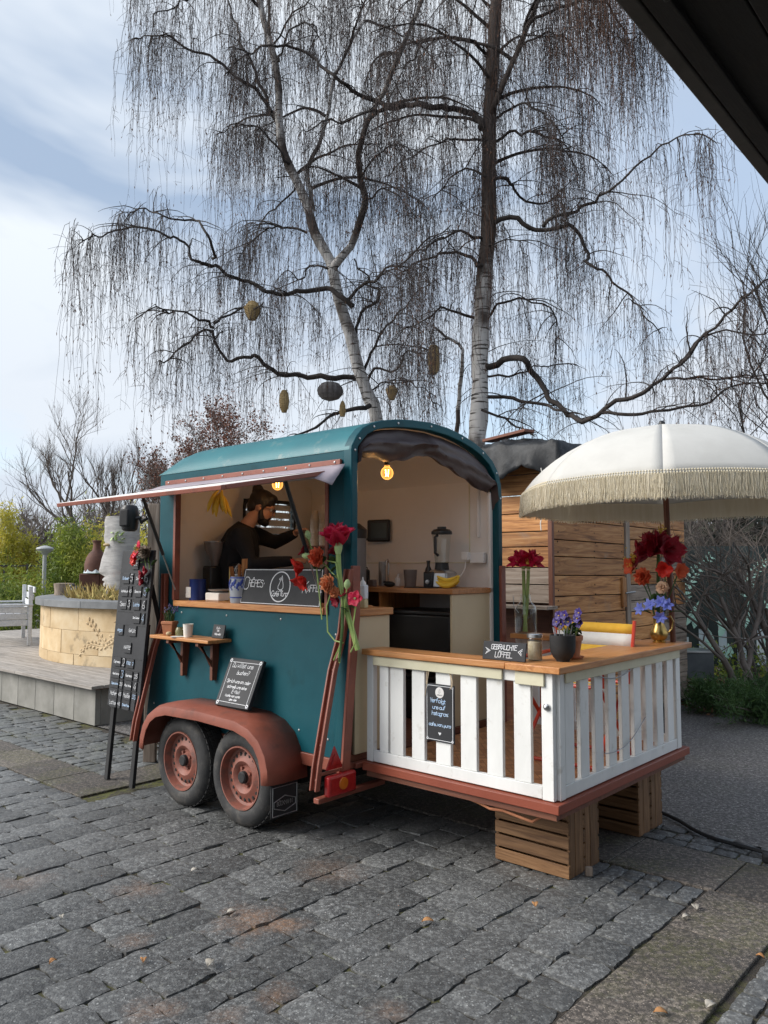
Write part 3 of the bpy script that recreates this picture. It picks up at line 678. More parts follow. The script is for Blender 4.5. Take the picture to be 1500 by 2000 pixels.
# wheels
def wheel(x, yo, sgn, z=.305):
    """outer face at y=yo looking towards sgn"""
    w = MB(); A = Matrix.Translation((x, yo, z)) @ Matrix.Rotation(radians(90) * sgn, 4, 'X')
    # lathe about local z: +z is outwards
    def ad(prof, n=48):
        m_ = MB(); m_.lathe(prof, n, caps=False); return [tuple(A @ Vector(p)) for p in m_.v], m_.f
    t = MB(); t.add(*ad([(.192, -.012), (.205, .004), (.235, .010), (.268, .004), (.290, -.012), (.300, -.030), (.304, -.045), (.305, -.10), (.304, -.155), (.298, -.175), (.275, -.195), (.20, -.19)], 64))
    ty = t.obj('tyre', M['tyre'], trailer, 40)
    g = MB()   # tread blocks round the shoulder
    for k in range(44):
        a = 2 * pi * k / 44
        for z0, z1, sk in ((-.052, -.028, .0), (-.085, -.062, .02), (-.12, -.095, .04), (-.155, -.13, .06)):
            B = A @ Matrix.Rotation(a + sk, 4, 'Z'); g.box(.302, .3085, -.015, .015, z0, z1, B)
    tag(g.obj('tread', M['tyre'], ty, 0), kind='stuff')
    r_ = MB(); r_.add(*ad([(.197, -.006), (.196, .004), (.188, .004), (.183, -.012), (.176, -.045), (.160, -.052), (.128, -.040), (.112, -.030), (.100, -.026), (.078, -.040), (.070, -.052), (.052, -.052), (.045, -.040), (0.001, -.040)]))
    rim = r_.obj('rim', M['rust_hub'], trailer, 40)
    h = MB()
    for k in range(20):     # oval vent holes round the disc
        B = A @ Matrix.Rotation(2 * pi * k / 20, 4, 'Z'); h.ball(B @ Vector((.140, 0, -.0435)), 1, 10, 6, (B.to_3x3() @ Matrix.Diagonal((.015, .0105, .004))))
    tag(h.obj('vent_holes', M['dark'], rim), kind='stuff')
    c = MB(); c.add(*ad([(.038, -.05), (.038, -.018), (.030, -.010), (.001, -.010)], 16)); c.obj('hub_cap', M['blackmat'], rim, 30)
    b = MB()
    for k in range(4):
        B = A @ Matrix.Rotation(2 * pi * k / 4 + .5, 4, 'Z'); q = MB(); q.lathe([(.010, -.05), (.010, -.034), (.001, -.034)], 6); b.add([tuple(B @ (Vector(p) + Vector((.058, 0, 0)))) for p in q.v], q.f)
    b.obj('wheel_nuts', M['rust_hub'], rim, 30)
for x_ in (-.70, -1.35): wheel(x_, -.265, 1); wheel(x_, BW + .265, -1)
# rear lights and reflector on a bar
mb = MB(); mb.box(-.02, .025, -.268, .3, .285, .315); mb.box(-.02, .02, .30, 1.4, .30, .33); mb.obj('light_bar', M['rust'], trailer, bevel=.004)
mb = MB(); mb.box(.026, .075, -.235, -.005, .32, .44); tl = mb.obj('tail_light', M['redlens'], trailer, bevel=.016, seg=3)
mb = MB(); mb.lathe([(.035, 0), (.033, .006), (.001, .009)], 18, (.076, -.12, .385), Matrix.Rotation(radians(90), 3, 'Y')); mb.obj('amber_lens', M['amberlens'], tl)
mb = MB(); mb.prism([(-.225, .465), (-.085, .465), (-.155, .60)], lambda y, z: (.028, y, z), lambda y, z: (.040, y, z)); rf = mb.obj('reflector', M['redlens'], trailer, bevel=.006)
mb = MB(); mb.prism([(-.190, .490), (-.120, .490), (-.155, .555)], lambda y, z: (.041, y, z), lambda y, z: (.046, y, z)); mb.obj('reflector_inset', M['redlens'], rf, bevel=.003)
mb = MB(); mb.box(.026, .034, -.262, -.01, .443, .462); mb.obj('reflector_bracket', M['rust'], trailer, bevel=.002)
# hatch: frame trim round the opening, sill board, raised flap with struts
mb = MB(); mb.box(-1.875, -1.845, -.012, .036, 1.38, 2.198); mb.obj('hatch_jamb', M['rust'], trailer, bevel=.003)
mb = MB(); mb.box(-.205, -.178, -.012, .036, 1.336, 2.198); mb.obj('hatch_jamb', M['rust'], trailer, bevel=.003)
mb = MB(); mb.box(-1.844, -.206, -.022, .44, 1.336, 1.378); mb.obj('sill_board', M['pine']['x'], trailer, bevel=.004)
mb = MB(); mb.box(-1.98, -.06, -.022, -.003, 2.262, 2.298)
st = mb.obj('hatch_strip', M['rust'], trailer, bevel=.004)
for k in range(9):
    mb = MB(); mb.ball((-1.93 + k * .228, -.024, 2.28), (.008, .004, .008), 8, 6); mb.obj('rivet', M['dullsteel'], st)
HB, HZ = -.86, 2.055     # outer edge of the raised flap
n_ = Vector((0, HB + .02, HZ - 2.215)).normalized(); up = Vector((0, -n_.z, n_.y)); up = up if up.z > 0 else -up
def fl(x, t, h): p = Vector((x, -.02, 2.215)) + n_ * t + up * h; return p
LF = .86
mb = MB(); mb.add([fl(x, t, h) for h in (0, .022) for t in (0, LF) for x in (-1.97, -.12)], [(0, 2, 3, 1), (4, 5, 7, 6), (0, 1, 5, 4), (2, 6, 7, 3), (0, 4, 6, 2), (1, 3, 7, 5)]); hatch = mb.obj('hatch_flap', M['inner'], trailer, bevel=.003)
mb = MB()
for a_, b_2 in (((-1.985, LF, -.004), (-.105, LF, -.004)),):
    mb.add([fl(x, t, h) for h in (-.006, .020) for t in (LF - .02, LF + .012) for x in (-1.985, -.105)], [(0, 2, 3, 1), (4, 5, 7, 6), (0, 1, 5, 4), (2, 6, 7, 3), (0, 4, 6, 2), (1, 3, 7, 5)])
for x0, x1 in ((-1.985, -1.955), (-.135, -.105)): mb.add([fl(x, t, h) for h in (-.006, .020) for t in (0, LF - .021) for x in (x0, x1)], [(0, 2, 3, 1), (4, 5, 7, 6), (0, 1, 5, 4), (2, 6, 7, 3), (0, 4, 6, 2), (1, 3, 7, 5)])
mb.obj('flap_edge', M['rust'], hatch, bevel=.003)
mb = MB(); rows = []     # grey cover strip draped over the hinge, drooping past the right end
for i in range(40):
    x_ = -1.995 + i * (1.98 / 39); row = []
    end = max(0, (x_ + .26) / .24); end = end * end
    for j in range(7):
        t = j / 6; p = Vector((x_, -.024 - .21 * t * (1 - .45 * end), 2.262 - .070 * t - end * .07 * t)); p.z += .004 * sin(x_ * 9 + j) * t + (.006 if j > 3 else 0)
        if end < .2: p.z = max(p.z, fl(x_, max(0, -p.y - .02), .026).z)
        row.append(p)
    rows.append(row)
mb.grid(rows); mb.obj('cover_strip', M['lilac'], hatch, 60, solid=.003)
mb = MB(); mb.box(-1.97, -.12, -.03, -.018, 2.19, 2.262); mb.obj('hinge', M['dullsteel'], hatch)
for x_ in (-1.82, -.235):
    a_ = fl(x_, .30, -.012); b_2 = Vector((x_ + .0, -.02, 1.46)); mid = a_.lerp(b_2, .62)
    mb = MB(); mb.tube([a_, mid], .013, 10); stt = mb.obj('gas_strut', M['black'], trailer)
    mb = MB(); mb.tube([mid, b_2], .0055, 8); mb.obj('strut_rod', M['steel'], stt)
# small screws on the side panel
mb = MB()
for x_, z_ in ((-1.75, 1.29), (-1.2, 1.29), (-.62, 1.29), (-.10, 1.22), (-.10, .60), (-.10, .95), (-.10, 1.9), (-1.99, .6), (-1.99, 1.2), (-.36, .62)): mb.ball((x_, -.001 + FLARE(z_), z_), (.008, .004, .008), 8, 6)
tag(mb.obj('side_screws', M['dullsteel'], side), kind='stuff')
mb = MB(); mb.box(L0 - .05, L0 - .005, .08, .35, 1.55, 2.2); mb.obj('front_ventilator', M['conc'], trailer, bevel=.01)
# folding wall shelf on two brackets
mb = MB(); mb.box(-1.83, -1.11, -.225, -.026, 1.110, 1.134); shelf = mb.obj('wall_shelf', M['pine']['x'], trailer, bevel=.005)
for x_ in (-1.62, -1.26):
    mb = MB(); mb.box(x_ - .016, x_ + .016, -.088, -.03, .84, 1.108); mb.box(x_ - .016, x_ + .016, -.21, -.0885, 1.083, 1.108)
    mb.add([(x_ + s * .012, y, z) for s in (-1, 1) for y, z in ((-.087, .935), (-.087, .968), (-.195, 1.083), (-.165, 1.083))], [(0, 1, 2, 3), (7, 6, 5, 4), (0, 4, 5, 1), (1, 5, 6, 2), (2, 6, 7, 3), (3, 7, 4, 0)])
    mb.obj('shelf_bracket', M['darkwood']['z'], shelf, bevel=.003)
# roll-up tarpaulin bunched under the rear arch
top = [(y, z) for y, z in arch(0, .06)[3:-2]]
ty_ = np.array([p[0] for p in top]); tz_ = np.array([p[1] for p in top]); o_ = np.argsort(ty_); ty_, tz_ = ty_[o_], tz_[o_]
by = [.055, .12, .30, .42, .55, .66, .78, .90, 1.02, 1.14, 1.26, 1.36, 1.44, 1.52, 1.588]; bz = [2.33, 2.325, 2.32, 2.318, 2.345, 2.375, 2.40, 2.37, 2.335, 2.30, 2.262, 2.225, 2.20, 2.19, 2.27]
rows = []; NJ = 14
for i in range(70):
    y = .056 + i * (1.536 / 69); zt = float(np.interp(y, ty_, tz_)); zb = float(np.interp(y, by, bz)) + .006 * sin(y * 31); row = []
    for j in range(NJ):
        t = j / (NJ - 1); bul = sin(pi * min(1, t * 1.05)) ** .7 * (.035 + .025 * (y > .8) + .02 * sin(3 * y + 1))
        fold = .010 * sin(9 * t + 5 * y) + .009 * noise.noise(Vector((y * 7, t * 4, 2.))) + .03 * math.exp(-((t - .55 - .25 * (y - .75)) / .08) ** 2) * (y < .85) + .03 * math.exp(-((t - .75 + .5 * (y - .85)) / .09) ** 2) * (y > .75)
        row.append((-.02 + bul + fold - .02 * (1 - t), y, zt + (zb - zt) * t))
    row += [(-.05, y, zb + .012), (-.07, y, (zb + zt) / 2)]
    rows.append(row)
mb = MB(); mb.grid(rows); mb.obj('rolled_tarpaulin', M['tarp'], trailer, 80)
# interior ribs and cable trunking on the far wall
mb = MB(); mb.box(-.055, -.03, BW - T - .05, BW - T - .002, .5, 2.2); mb.obj('inner_post', M['inner'], trailer, bevel=.004)
mb = MB(); mb.tube([(-.16, BW - T - .02, 2.30), (-.16, BW - T - .02, 1.86)], .016, 8); mb.obj('wall_rib', M['inner'], trailer)
mb = MB(); mb.tube([(-1.50, BW - T - .02, 2.05), (-1.50, BW - T - .022, 2.30), (-1.53, BW - T - .03, 2.40), (-1.6, BW - T - .06, 2.47)], .03, 8); mb.obj('wall_rib', M['inner'], trailer)
mb = MB(); mb.box(-2.0, -.24, BW - T - .018, BW - T - .0125, 1.66, 1.668); mb.box(-.25, -.242, BW - T - .018, BW - T - .0125, 1.67, 2.3); mb.obj('panel_seam', M['creamtrim'], trailer)
# ---- counters
mb = MB(); mb.box(-1.2, -.03, 1.08, BW - T - .013, 1.436, 1.474); mb.obj('worktop', M['pine']['x'], trailer, bevel=.004)
mb = MB(); mb.box(-.062, -.042, 1.095, BW - T - .014, .502, 1.434); mb.obj('cabinet_side', M['cream'], trailer, bevel=.003)
mb = MB(); mb.box(-1.2, -1.18, 1.10, BW - T - .014, .502, 1.434); mb.obj('cabinet_side', M['cream'], trailer, bevel=.003)
mb = MB(); mb.box(-1.178, -.064, 1.11, BW - T - .014, .955, .975); mb.obj('cabinet_shelf', M['pine']['x'], trailer, bevel=.002)
mb = MB(); mb.box(-.76, -.742, 1.11, BW - T - .014, .977, 1.434); mb.obj('cabinet_divider', M['pine']['z'], trailer, bevel=.002)
mb = MB(); mb.box(-1.178, -.064, 1.59, 1.598, .502, 1.434); mb.obj('cabinet_back', M['inner'], trailer)
mb = MB(); mb.box(-.50, .012, .056, .395, 1.330, 1.374); mb.obj('worktop', M['pine']['y'], trailer, bevel=.004)
mb = MB(); mb.box(-.024, -.004, .056, .375, .502, 1.328); mb.obj('cabinet_side', M['cream'], trailer, bevel=.003)
mb = MB(); mb.box(-1.84, -.52, .36, .375, .502, 1.334); mb.obj('cabinet_front', M['cream'], trailer, bevel=.003)
# inner dividing board and hooks above
# ---- rear deck
mb = MB(); mb.box(.03, 1.355, .085, 1.80, .415, .462); mb.obj('deck', M['deckred'], trailer, bevel=.004)
mb = MB(); mb.box(.05, 1.33, .105, 1.775, .38, .414); mb.obj('deck_joists', M['darkwood']['x'], trailer)
def parquet():
    m = bpy.data.materials.new('parquet_print'); m.use_nodes = True; nt = m.node_tree; N = nt.nodes; Lk = nt.links; b = N['Principled BSDF']; b.inputs['Roughness'].default_value = .4
    tc = N.new('ShaderNodeTexCoord'); mp = N.new('ShaderNodeMapping'); mp.inputs['Rotation'].default_value = (0, 0, radians(45)); Lk.new(tc.outputs['Object'], mp.inputs[0])
    # herringbone read: two brick patterns at right angles chosen by a checker
    mp2 = N.new('ShaderNodeMapping'); mp2.inputs['Rotation'].default_value = (0, 0, radians(135)); Lk.new(tc.outputs['Object'], mp2.inputs[0])
    def br(src):
        t = N.new('ShaderNodeTexBrick'); t.inputs['Scale'].default_value = 1; t.inputs['Brick Width'].default_value = .14; t.inputs['Row Height'].default_value = .035
        t.inputs['Color1'].default_value = (.34, .135, .055, 1); t.inputs['Color2'].default_value = (.60, .30, .135, 1); t.inputs['Mortar'].default_value = (.16, .055, .022, 1); t.inputs['Mortar Size'].default_value = .0015; t.inputs['Bias'].default_value = .1
        Lk.new(src.outputs[0], t.inputs[0]); return t
    ch = N.new('ShaderNodeTexChecker'); ch.inputs['Scale'].default_value = 7.14; Lk.new(mp.outputs[0], ch.inputs[0])
    mx = N.new('ShaderNodeMix'); mx.data_type = 'RGBA'; Lk.new(ch.outputs['Fac'], mx.inputs[0]); Lk.new(br(mp).outputs[0], mx.inputs[6]); Lk.new(br(mp2).outputs[0], mx.inputs[7])
    nz = N.new('ShaderNodeTexNoise'); nz.inputs['Scale'].default_value = 40; m2 = N.new('ShaderNodeMix'); m2.data_type = 'RGBA'; m2.blend_type = 'OVERLAY'; m2.inputs[0].default_value = .4; Lk.new(tc.outputs['Object'], nz.inputs[0]); Lk.new(mx.outputs[2], m2.inputs[6]); Lk.new(nz.outputs[0], m2.inputs[7])
    Lk.new(m2.outputs[2], b.inputs['Base Color']); return m
mb = MB(); mb.box(.035, 1.30, .15, 1.735, .4625, .472); mb.obj('deck_floor', parquet(), trailer)
# railing on three sides: frames, pickets, trim, counter boards
def railing(side):
    if side == 'near': Lm = lambda a, b, c: (a, .118 + b, c); ax = 'x'; a0, a1 = .04, 1.312
    elif side == 'rear': Lm = lambda a, b, c: (1.330 - b, a, c); ax = 'y'; a0, a1 = .152, 1.725
    else: Lm = lambda a, b, c: (a, 1.765 - b, c); ax = 'x'; a0, a1 = .08, 1.312
    def bx(name, p0, p1, q0, q1, r0, r1, m, par, bev=.003):
        mb = MB(); mb.box(p0, p1, q0, q1, r0, r1); mb.v = [Lm(*v) for v in mb.v]
        o = mb.obj(name, m, par, bevel=bev); bm = bmesh.new(); bm.from_mesh(o.data); bmesh.ops.recalc_face_normals(bm, faces=bm.faces); bm.to_mesh(o.data); bm.free(); return o
    rail = bx('bottom_rail', a0 + .052, a1 - .068, 0, .034, .468, .532, M['white'], trailer); rail.name = 'railing'
    bx('top_rail', a0 + .052, a1 - .068, 0, .034, 1.040, 1.098, M['white'], rail)
    bx('rail_post', a0, a0 + .05, -.002, .036, .466, 1.098, M['white'], rail); bx('rail_post', a1 - .066, a1, -.002, .036, .466, 1.098, M['white'], rail)
    if side == 'near': ps = [(.055, .155), (.222, .324), (.390, .484), (.560, .664), (.732, .838), (.906, 1.006), (1.076, 1.178)]
    elif side == 'rear': ps = [(.218 + .164 * k, .313 + .164 * k) for k in range(9)]
    else: ps = [(.15 + .15 * k, .265 + .15 * k) for k in range(7)]
    for p0, p1 in ps:
        if side == 'near' and p0 < .1: p0, p1 = .135, .205
        j = rnd.uniform(-.004, .004); bx('picket', p0 + j, p1 + j, .006, .030, .5325, 1.0395, M['white'], rail)
    return bx, rail
bx, rl = railing('near')
bx('trim_board', .10, 1.02, -.016, -.0025, 1.042, 1.097, M['creamtrim'], rl); bx('trim_board', 1.10, 1.27, -.016, -.0025, 1.030, 1.097, M['creamtrim'], rl)
bx, rl = railing('rear')
bx('trim_board', .20, 1.70, -.014, -.0025, 1.044, 1.097, M['creamtrim'], rl)
railing('far')
for nm, (x0, x1, y0, y1, z0), ax in (('counter_board', (.022, 1.05, .085, .175, 1.100), 'x'), ('counter_board', (.022, 1.05, .178, .27, 1.100), 'x'), ('counter_board', (1.052, 1.372, .082, 1.84, 1.100), 'y'), ('counter_board', (.10, 1.05, 1.62, 1.80, 1.100), 'x')):
    mb = MB(); mb.box(x0, x1, y0, y1, z0, z0 + .036); mb.obj(nm, M['pine'][ax], trailer, bevel=.005)
mb = MB(); mb.lathe([(.018, 0), (.018, .006), (.008, .016), (.001, .018)], 10, (1.28, .112, .93), Matrix.Rotation(radians(90), 3, 'X')); mb.obj('thumb_screw', M['steel'], trailer)
mb = MB(); pts = [(1.336, .50 + .07 * k, 1.06 - .05 * sin(pi * k / 8)) for k in range(9)]; mb.tube(pts, .003, 5); pts = [(1.338, .62 + .09 * k, .62 + .02 * k - .06 * sin(pi * k / 6)) for k in range(7)]; mb.tube(pts, .003, 5); mb.obj('rail_wire', M['dullsteel'], trailer)
CT = 1.136      # top of the deck's counter boards

# ------------------------------------------------------------ chalk lettering (stroke font)
GL = {'a': '46160503123243 4642', 'b': '0902 0516354533321203', 'c': '4536160503123243', 'd': '4942 4536160503123243', 'e': '04444536160503123243', 'f': '39281812 0636', 'g': '4641301001 4536160503123243', 'h': '0902 0516364542', 'i': '1612 1819', 'j': '26211000 2829', 'k': '0902 3604 1442', 'l': '1912', 'm': '0602 0516252 25364542'.replace('0516252 ', '05162522 '), 'n': '0602 0516364542', 'o': '160503123243453616', 'p': '0600 0516364543321203', 'q': '4640 4536160503123243', 'r': '0602 04163645', 's': '453616053443321203', 't': '18132232 0636', 'u': '0603123243 4642', 'v': '062246', 'w': '0612243246', 'x': '0642 4602', 'y': '0622 4610', 'z': '06460242',
      'A': '022942 1434', 'B': '020929383726 06263543332202', 'C': '4839190803123243', 'D': '02092948443202', 'E': '49090242 0636', 'F': '490902 0636', 'G': '483919080312324345 4525', 'H': '0902 4942 0646', 'I': '2922', 'J': '3933221203', 'K': '0902 4905 1642', 'L': '090242', 'M': '0209254942', 'N': '02094249', 'O': '190803123243483919', 'P': '02093948463606', 'R': '02093948463606 2642', 'S': '4839190807364543321203', 'T': '0949 2922', 'U': '090312324349', 'V': '092249', 'W': '0912263249', 'X': '0942 4902', 'Y': '0925 4925 2522', 'Z': '09490242',
      '0': '190803123243483919', '1': '182922', '2': '08193948450242', '3': '0819394836264543321203', '4': '390444 3632', '5': '490906364543321203', '6': '39180503123243443505', '7': '094912', '8': '16083948261203324426', '9': '4536160819394842',
      '.': '1213', ',': '2311', '-': '1535', '_': '0242', '?': '08193948462524 2223', ':': '1213 1617', '(': '29171423', '*': '220506172637464522', '>': '0947 0347 0745 0346'.replace('0947', '1846').replace('0347', '1446').replace('0745', '0846').replace('0346', '0446'), '<': '4807 4407', '·': '1516', '@': '3535251525', '!': '2925 2322'}
ACC = {'ü': ('u', '1819 3839'), 'ö': ('o', '1819 3839'), 'ä': ('a', '1819 3839'), 'Ö': ('O', '1A1B 3A3B'), 'é': ('e', '2839'), 'Ê': ('E', '1A2B3A'), 'ß': ('B', '')}
def glyph(ch):
    if ch in ACC: a, b = ACC[ch]; s = (GL[a] + ' ' + b).split()
    else: s = GL.get(ch, '').split()
    return [[(int(w[i], 16), int(w[i + 1], 16)) for i in range(0, len(w) - 1, 2)] for w in s]
def strokes(text, size, x=0., y=0., align='c', slant=.15, sp=1.25, jit=.35, seed=1):
    """polylines in the plane; size = cap height"""
    r = random.Random(seed); k = size / 7; out = []; wd_ = sum((.62 if c == ' ' else .55 if c in 'il.,:·I1' else 1) for c in text) * 4 * k * sp
    cx_ = x - (wd_ / 2 if align == 'c' else 0)
    for c in text:
        dy = r.uniform(-jit, jit) * k
        for st_ in glyph(c):
            out.append([(cx_ + (a + (b - 2) * slant + r.uniform(-.2, .2)) * k, y + (b - 2) * k + dy) for a, b in st_])
        cx_ += (.62 if c == ' ' else .55 if c in 'il.,:·I1' else 1) * 4 * k * sp
    return out
def ribbons(mb, lines, w, fn, z0=.0006):
    """flat ribbons with mitred joints; fn(x,y,h) -> point; each stroke a hair above the last"""
    for i, L_ in enumerate(lines):
        P = [Vector((p[0], p[1])) for p in L_]
        P = [p for j, p in enumerate(P) if j == 0 or (p - P[j - 1]).length > 1e-6]
        if len(P) < 2: continue
        t0 = (P[1] - P[0]).normalized(); P[0] = P[0] - t0 * w * .4; t1 = (P[-1] - P[-2]).normalized(); P[-1] = P[-1] + t1 * w * .4
        rows = []
        for j, p in enumerate(P):
            a = (P[j] - P[j - 1]).normalized() if j else None; b = (P[j + 1] - P[j]).normalized() if j < len(P) - 1 else None
            t = ((a or b) + (b or a)); t = t.normalized() if t.length > .3 else (a or b); nn = Vector((-t.y, t.x))
            c = max(.55, abs(nn.dot(Vector((-(a or b).y, (a or b).x))))); h = z0 + .00006 * (i % 12)
            rows.append([fn(*(p + nn * w * .5 / c), h), fn(*(p - nn * w * .5 / c), h)])
        mb.grid(rows)
def circle(x, y, r, n=28, a0=0, a1=2 * pi): return [(x + r * cos(a0 + (a1 - a0) * i / n), y + r * sin(a0 + (a1 - a0) * i / n)) for i in range(n + 1)]
def chalk_sign(name, label, loc, w, h, th, lean, lines, lw=.004, m='chalk', border=None, rz=0., parent=None, extra=None):
    """board in its own frame: face towards -y, base on z=0, leaning back by lean radians"""
    R_ = Matrix.Rotation(-lean, 4, 'X')
    mb = MB(); mb.box(-w / 2, w / 2, -th, 0, 0, h, R_); o = mb.obj(name, M['board'], None, bevel=.003, loc=loc, rz=TA + rz)
    fn = lambda x, y, hh: R_ @ Vector((x, -th - hh, y))
    if border:
        t = MB()
        b, jw = border; e = [[(-w / 2 + b, b * 1.3), (-w / 2 + b * .9, h - b * 1.3)], [(w / 2 - b, b * 1.2), (w / 2 - b * .9, h - b * 1.2)], [(-w / 2 + b * 1.3, b), (w / 2 - b * 1.3, b * .9)], [(-w / 2 + b * 1.3, h - b), (w / 2 - b * 1.3, h - b * .95)]]
        ribbons(t, e, jw, fn); q = t.obj('chalk_border', M['chalk'], o, 0)
    t = MB(); ribbons(t, lines, lw, fn); t.obj('chalk_writing', M[m], o, 0)
    if extra: extra(o, fn)
    return tag(o, label, 'sign')
# the long sign on the sill
ln = strokes('C', .085, -.355, .095, 'c', .1, seed=2) + strokes('·', .05, -.40, .105) + strokes('RÊPES·', .048, -.245, .118, 'c', .05, 1.15) + strokes('K', .075, .25, .085, 'c', .1, seed=5) + strokes('·', .05, .215, .09) + strokes('AFFEE·', .042, .345, .095, 'c', .05, 1.15)
ln += strokes('Café Yuna', .034, 0, .060, 'c', .3, 1.0)
ln += [[(.012, .165), (.004, .180), (.010, .195), (.016, .183), (.020, .160), (.030, .135), (.032, .115), (.020, .103), (.0, .100), (-.018, .108), (-.020, .125), (-.010, .142), (-.004, .158), (.0, .175)], [(-.006, .182), (-.014, .172), (-.008, .168)], [(.0, .100), (.012, .092), (.026, .094), (.020, .102)]]
def ring(o, fn):
    t = MB(); ribbons(t, [circle(0, .122, .1, 40)], .008, fn); t.obj('chalk_ring', M['chalk'], o, 0)
    t = MB(); ribbons(t, [[(-.385, .236), (.39, .236)], [(-.397, .006), (-.385, .236)], [(-.397, .006), (.397, .004)], [(.397, .006), (.391, .236)]], .005, fn, .0002); t.obj('chalk_border', M['chalk'], o, 0)
chalk_sign('chalkboard', 'long black sign lettered for crepes and coffee, standing on the hatch sill', W(-.68, .030, 1.378), .81, .243, .012, .16, ln, .0048, extra=ring)
chalk_sign('chalkboard', 'small low chalkboard about milk at the far end of the wall shelf', W(-1.20, -.075, 1.134), .135, .095, .010, .22, strokes('Kuh-', .018, 0, .062) + strokes('oder', .009, 0, .048) + strokes('Hafermilch', .014, 0, .022, 'c', .1, 1.0), .0020)
ln = strokes('Du willst uns', .030, -.015, .262, 'c', .25, 1.12) + strokes('buchen?', .027, .01, .216, 'c', .25, 1.12) + strokes('Sprich uns an, oder', .022, -.005, .158, 'c', .25, 1.12) + strokes('schreib uns eine', .021, -.005, .122, 'c', .25, 1.12) + strokes('E-Mail', .022, 0, .090, 'c', .2) + strokes('(cafe von yuna', .016, -.02, .064, 'c', .2) + strokes('@ gmx .com', .014, -.01, .042, 'c', .2)
def corners(w, h, b):
    def f(o, fn):
        t = MB(); ls = []
        for sx in (-1, 1):
            for z in (b, h - b):
                x = sx * (w / 2 - b)
                for q in range(3): a = q * 2.1 + z * 9; ls.append([(x + b * .5 * cos(a + u) * .9, z + b * .5 * sin(a + u)) for u in (0, .9, 1.8, 2.6)])
        ribbons(t, ls, b * .30, fn); t.obj('chalk_corner', M['chalk'], o, 0)
    return f
chalk_sign('chalkboard', 'square chalkboard about bookings leaning on top of the red fender', W(-.845, -.205, .7135), .335, .325, .028, .42, ln, .0027, border=(.028, .0028), rz=.03, extra=corners(.335, .325, .02))
ln = strokes('Verfolgt', .024, -.012, .215, 'c', .1, 1.1) + strokes('uns auf', .022, -.005, .180, 'c', .1, 1.1) + strokes('Instagram:', .022, 0, .146, 'c', .1, 1.08) + strokes('cafe_von_yuna', .019, 0, .086, 'c', .1, 1.08)
def disc(o, fn):
    t = MB(); t.prism(circle(0, .272, .030, 24)[:-1], lambda x, y: fn(x, y, .0003), lambda x, y: fn(x, y, .0015)); d = t.obj('round_sticker', M['whiteplastic'], o, 0)
    t = MB(); ribbons(t, [[(.002, .292), (-.003, .283), (-.006, .272), (.0, .268), (.005, .274), (.003, .285)]] + strokes('cafe yuna', .008, 0, .256, 'c', .1, .9), .0018, lambda x, y, h: fn(x, y, h + .0016)); t.obj('sticker_print', M['dullsteel'], d, 0)
    t = MB(); t.prism([(0, .036), (-.010, .048), (-.007, .054), (0, .050), (.007, .054), (.010, .048)], lambda x, y: fn(x, y, .0003), lambda x, y: fn(x, y, .0010)); t.obj('chalk_heart', M['chalk'], o, 0)
    corners(.20, .318, .012)(o, fn)
    for x0, x1 in ((-.088, -.075), (.088, .070)):
        t = MB(); t.tube([(x0, -.012, .31), (x0 + .004, -.013, .34), (x1, -.006, .405)], .0028, 5); t.tube([(x0 - .005, -.013, .313), (x0 - .004, -.012, .35), (x1 - .012, -.006, .405)], .0022, 5); t.tube([(x0, -.014, .312), (x0 - .012, -.016, .25 if x0 < 0 else .30)], .002, 5); t.obj('cord', M['sugar'], o)
sgn = chalk_sign('chalkboard', 'black board about social media hanging by cords from the white railing', W(.602, .1205, .658), .20, .318, .010, .0, ln, .0030, m='chalkblue', border=(.010, .0028), extra=disc)
ln = strokes('GEBRAUCHTE', .025, .0, .057, 'c', .12, 1.12, seed=4) + strokes('LÖFFEL', .028, .0, .016, 'c', .12, 1.12) + [[(-.115, .062), (-.085, .048), (-.113, .030)], [(-.108, .055), (-.095, .048), (-.108, .038)], [(.112, .066), (.088, .050), (.108, .032)], [(.112, .058), (.10, .050), (.108, .040)]]
chalk_sign('chalkboard', 'small black sign for used spoons standing on the deck counter', W(1.005, .150, CT), .265, .098, .010, .17, ln, .0028, rz=.02)
# trademark lettering on the mud flap
t = MB(); ribbons(t, strokes('BÖCKMANN', .024, 0, 0, 'c', 0, 1.1, 0), .003, lambda x, y, h: (-.3095 + h, -.23 + x, .215 + y)); t.obj('lettering', M['dullsteel'], flap, 0)

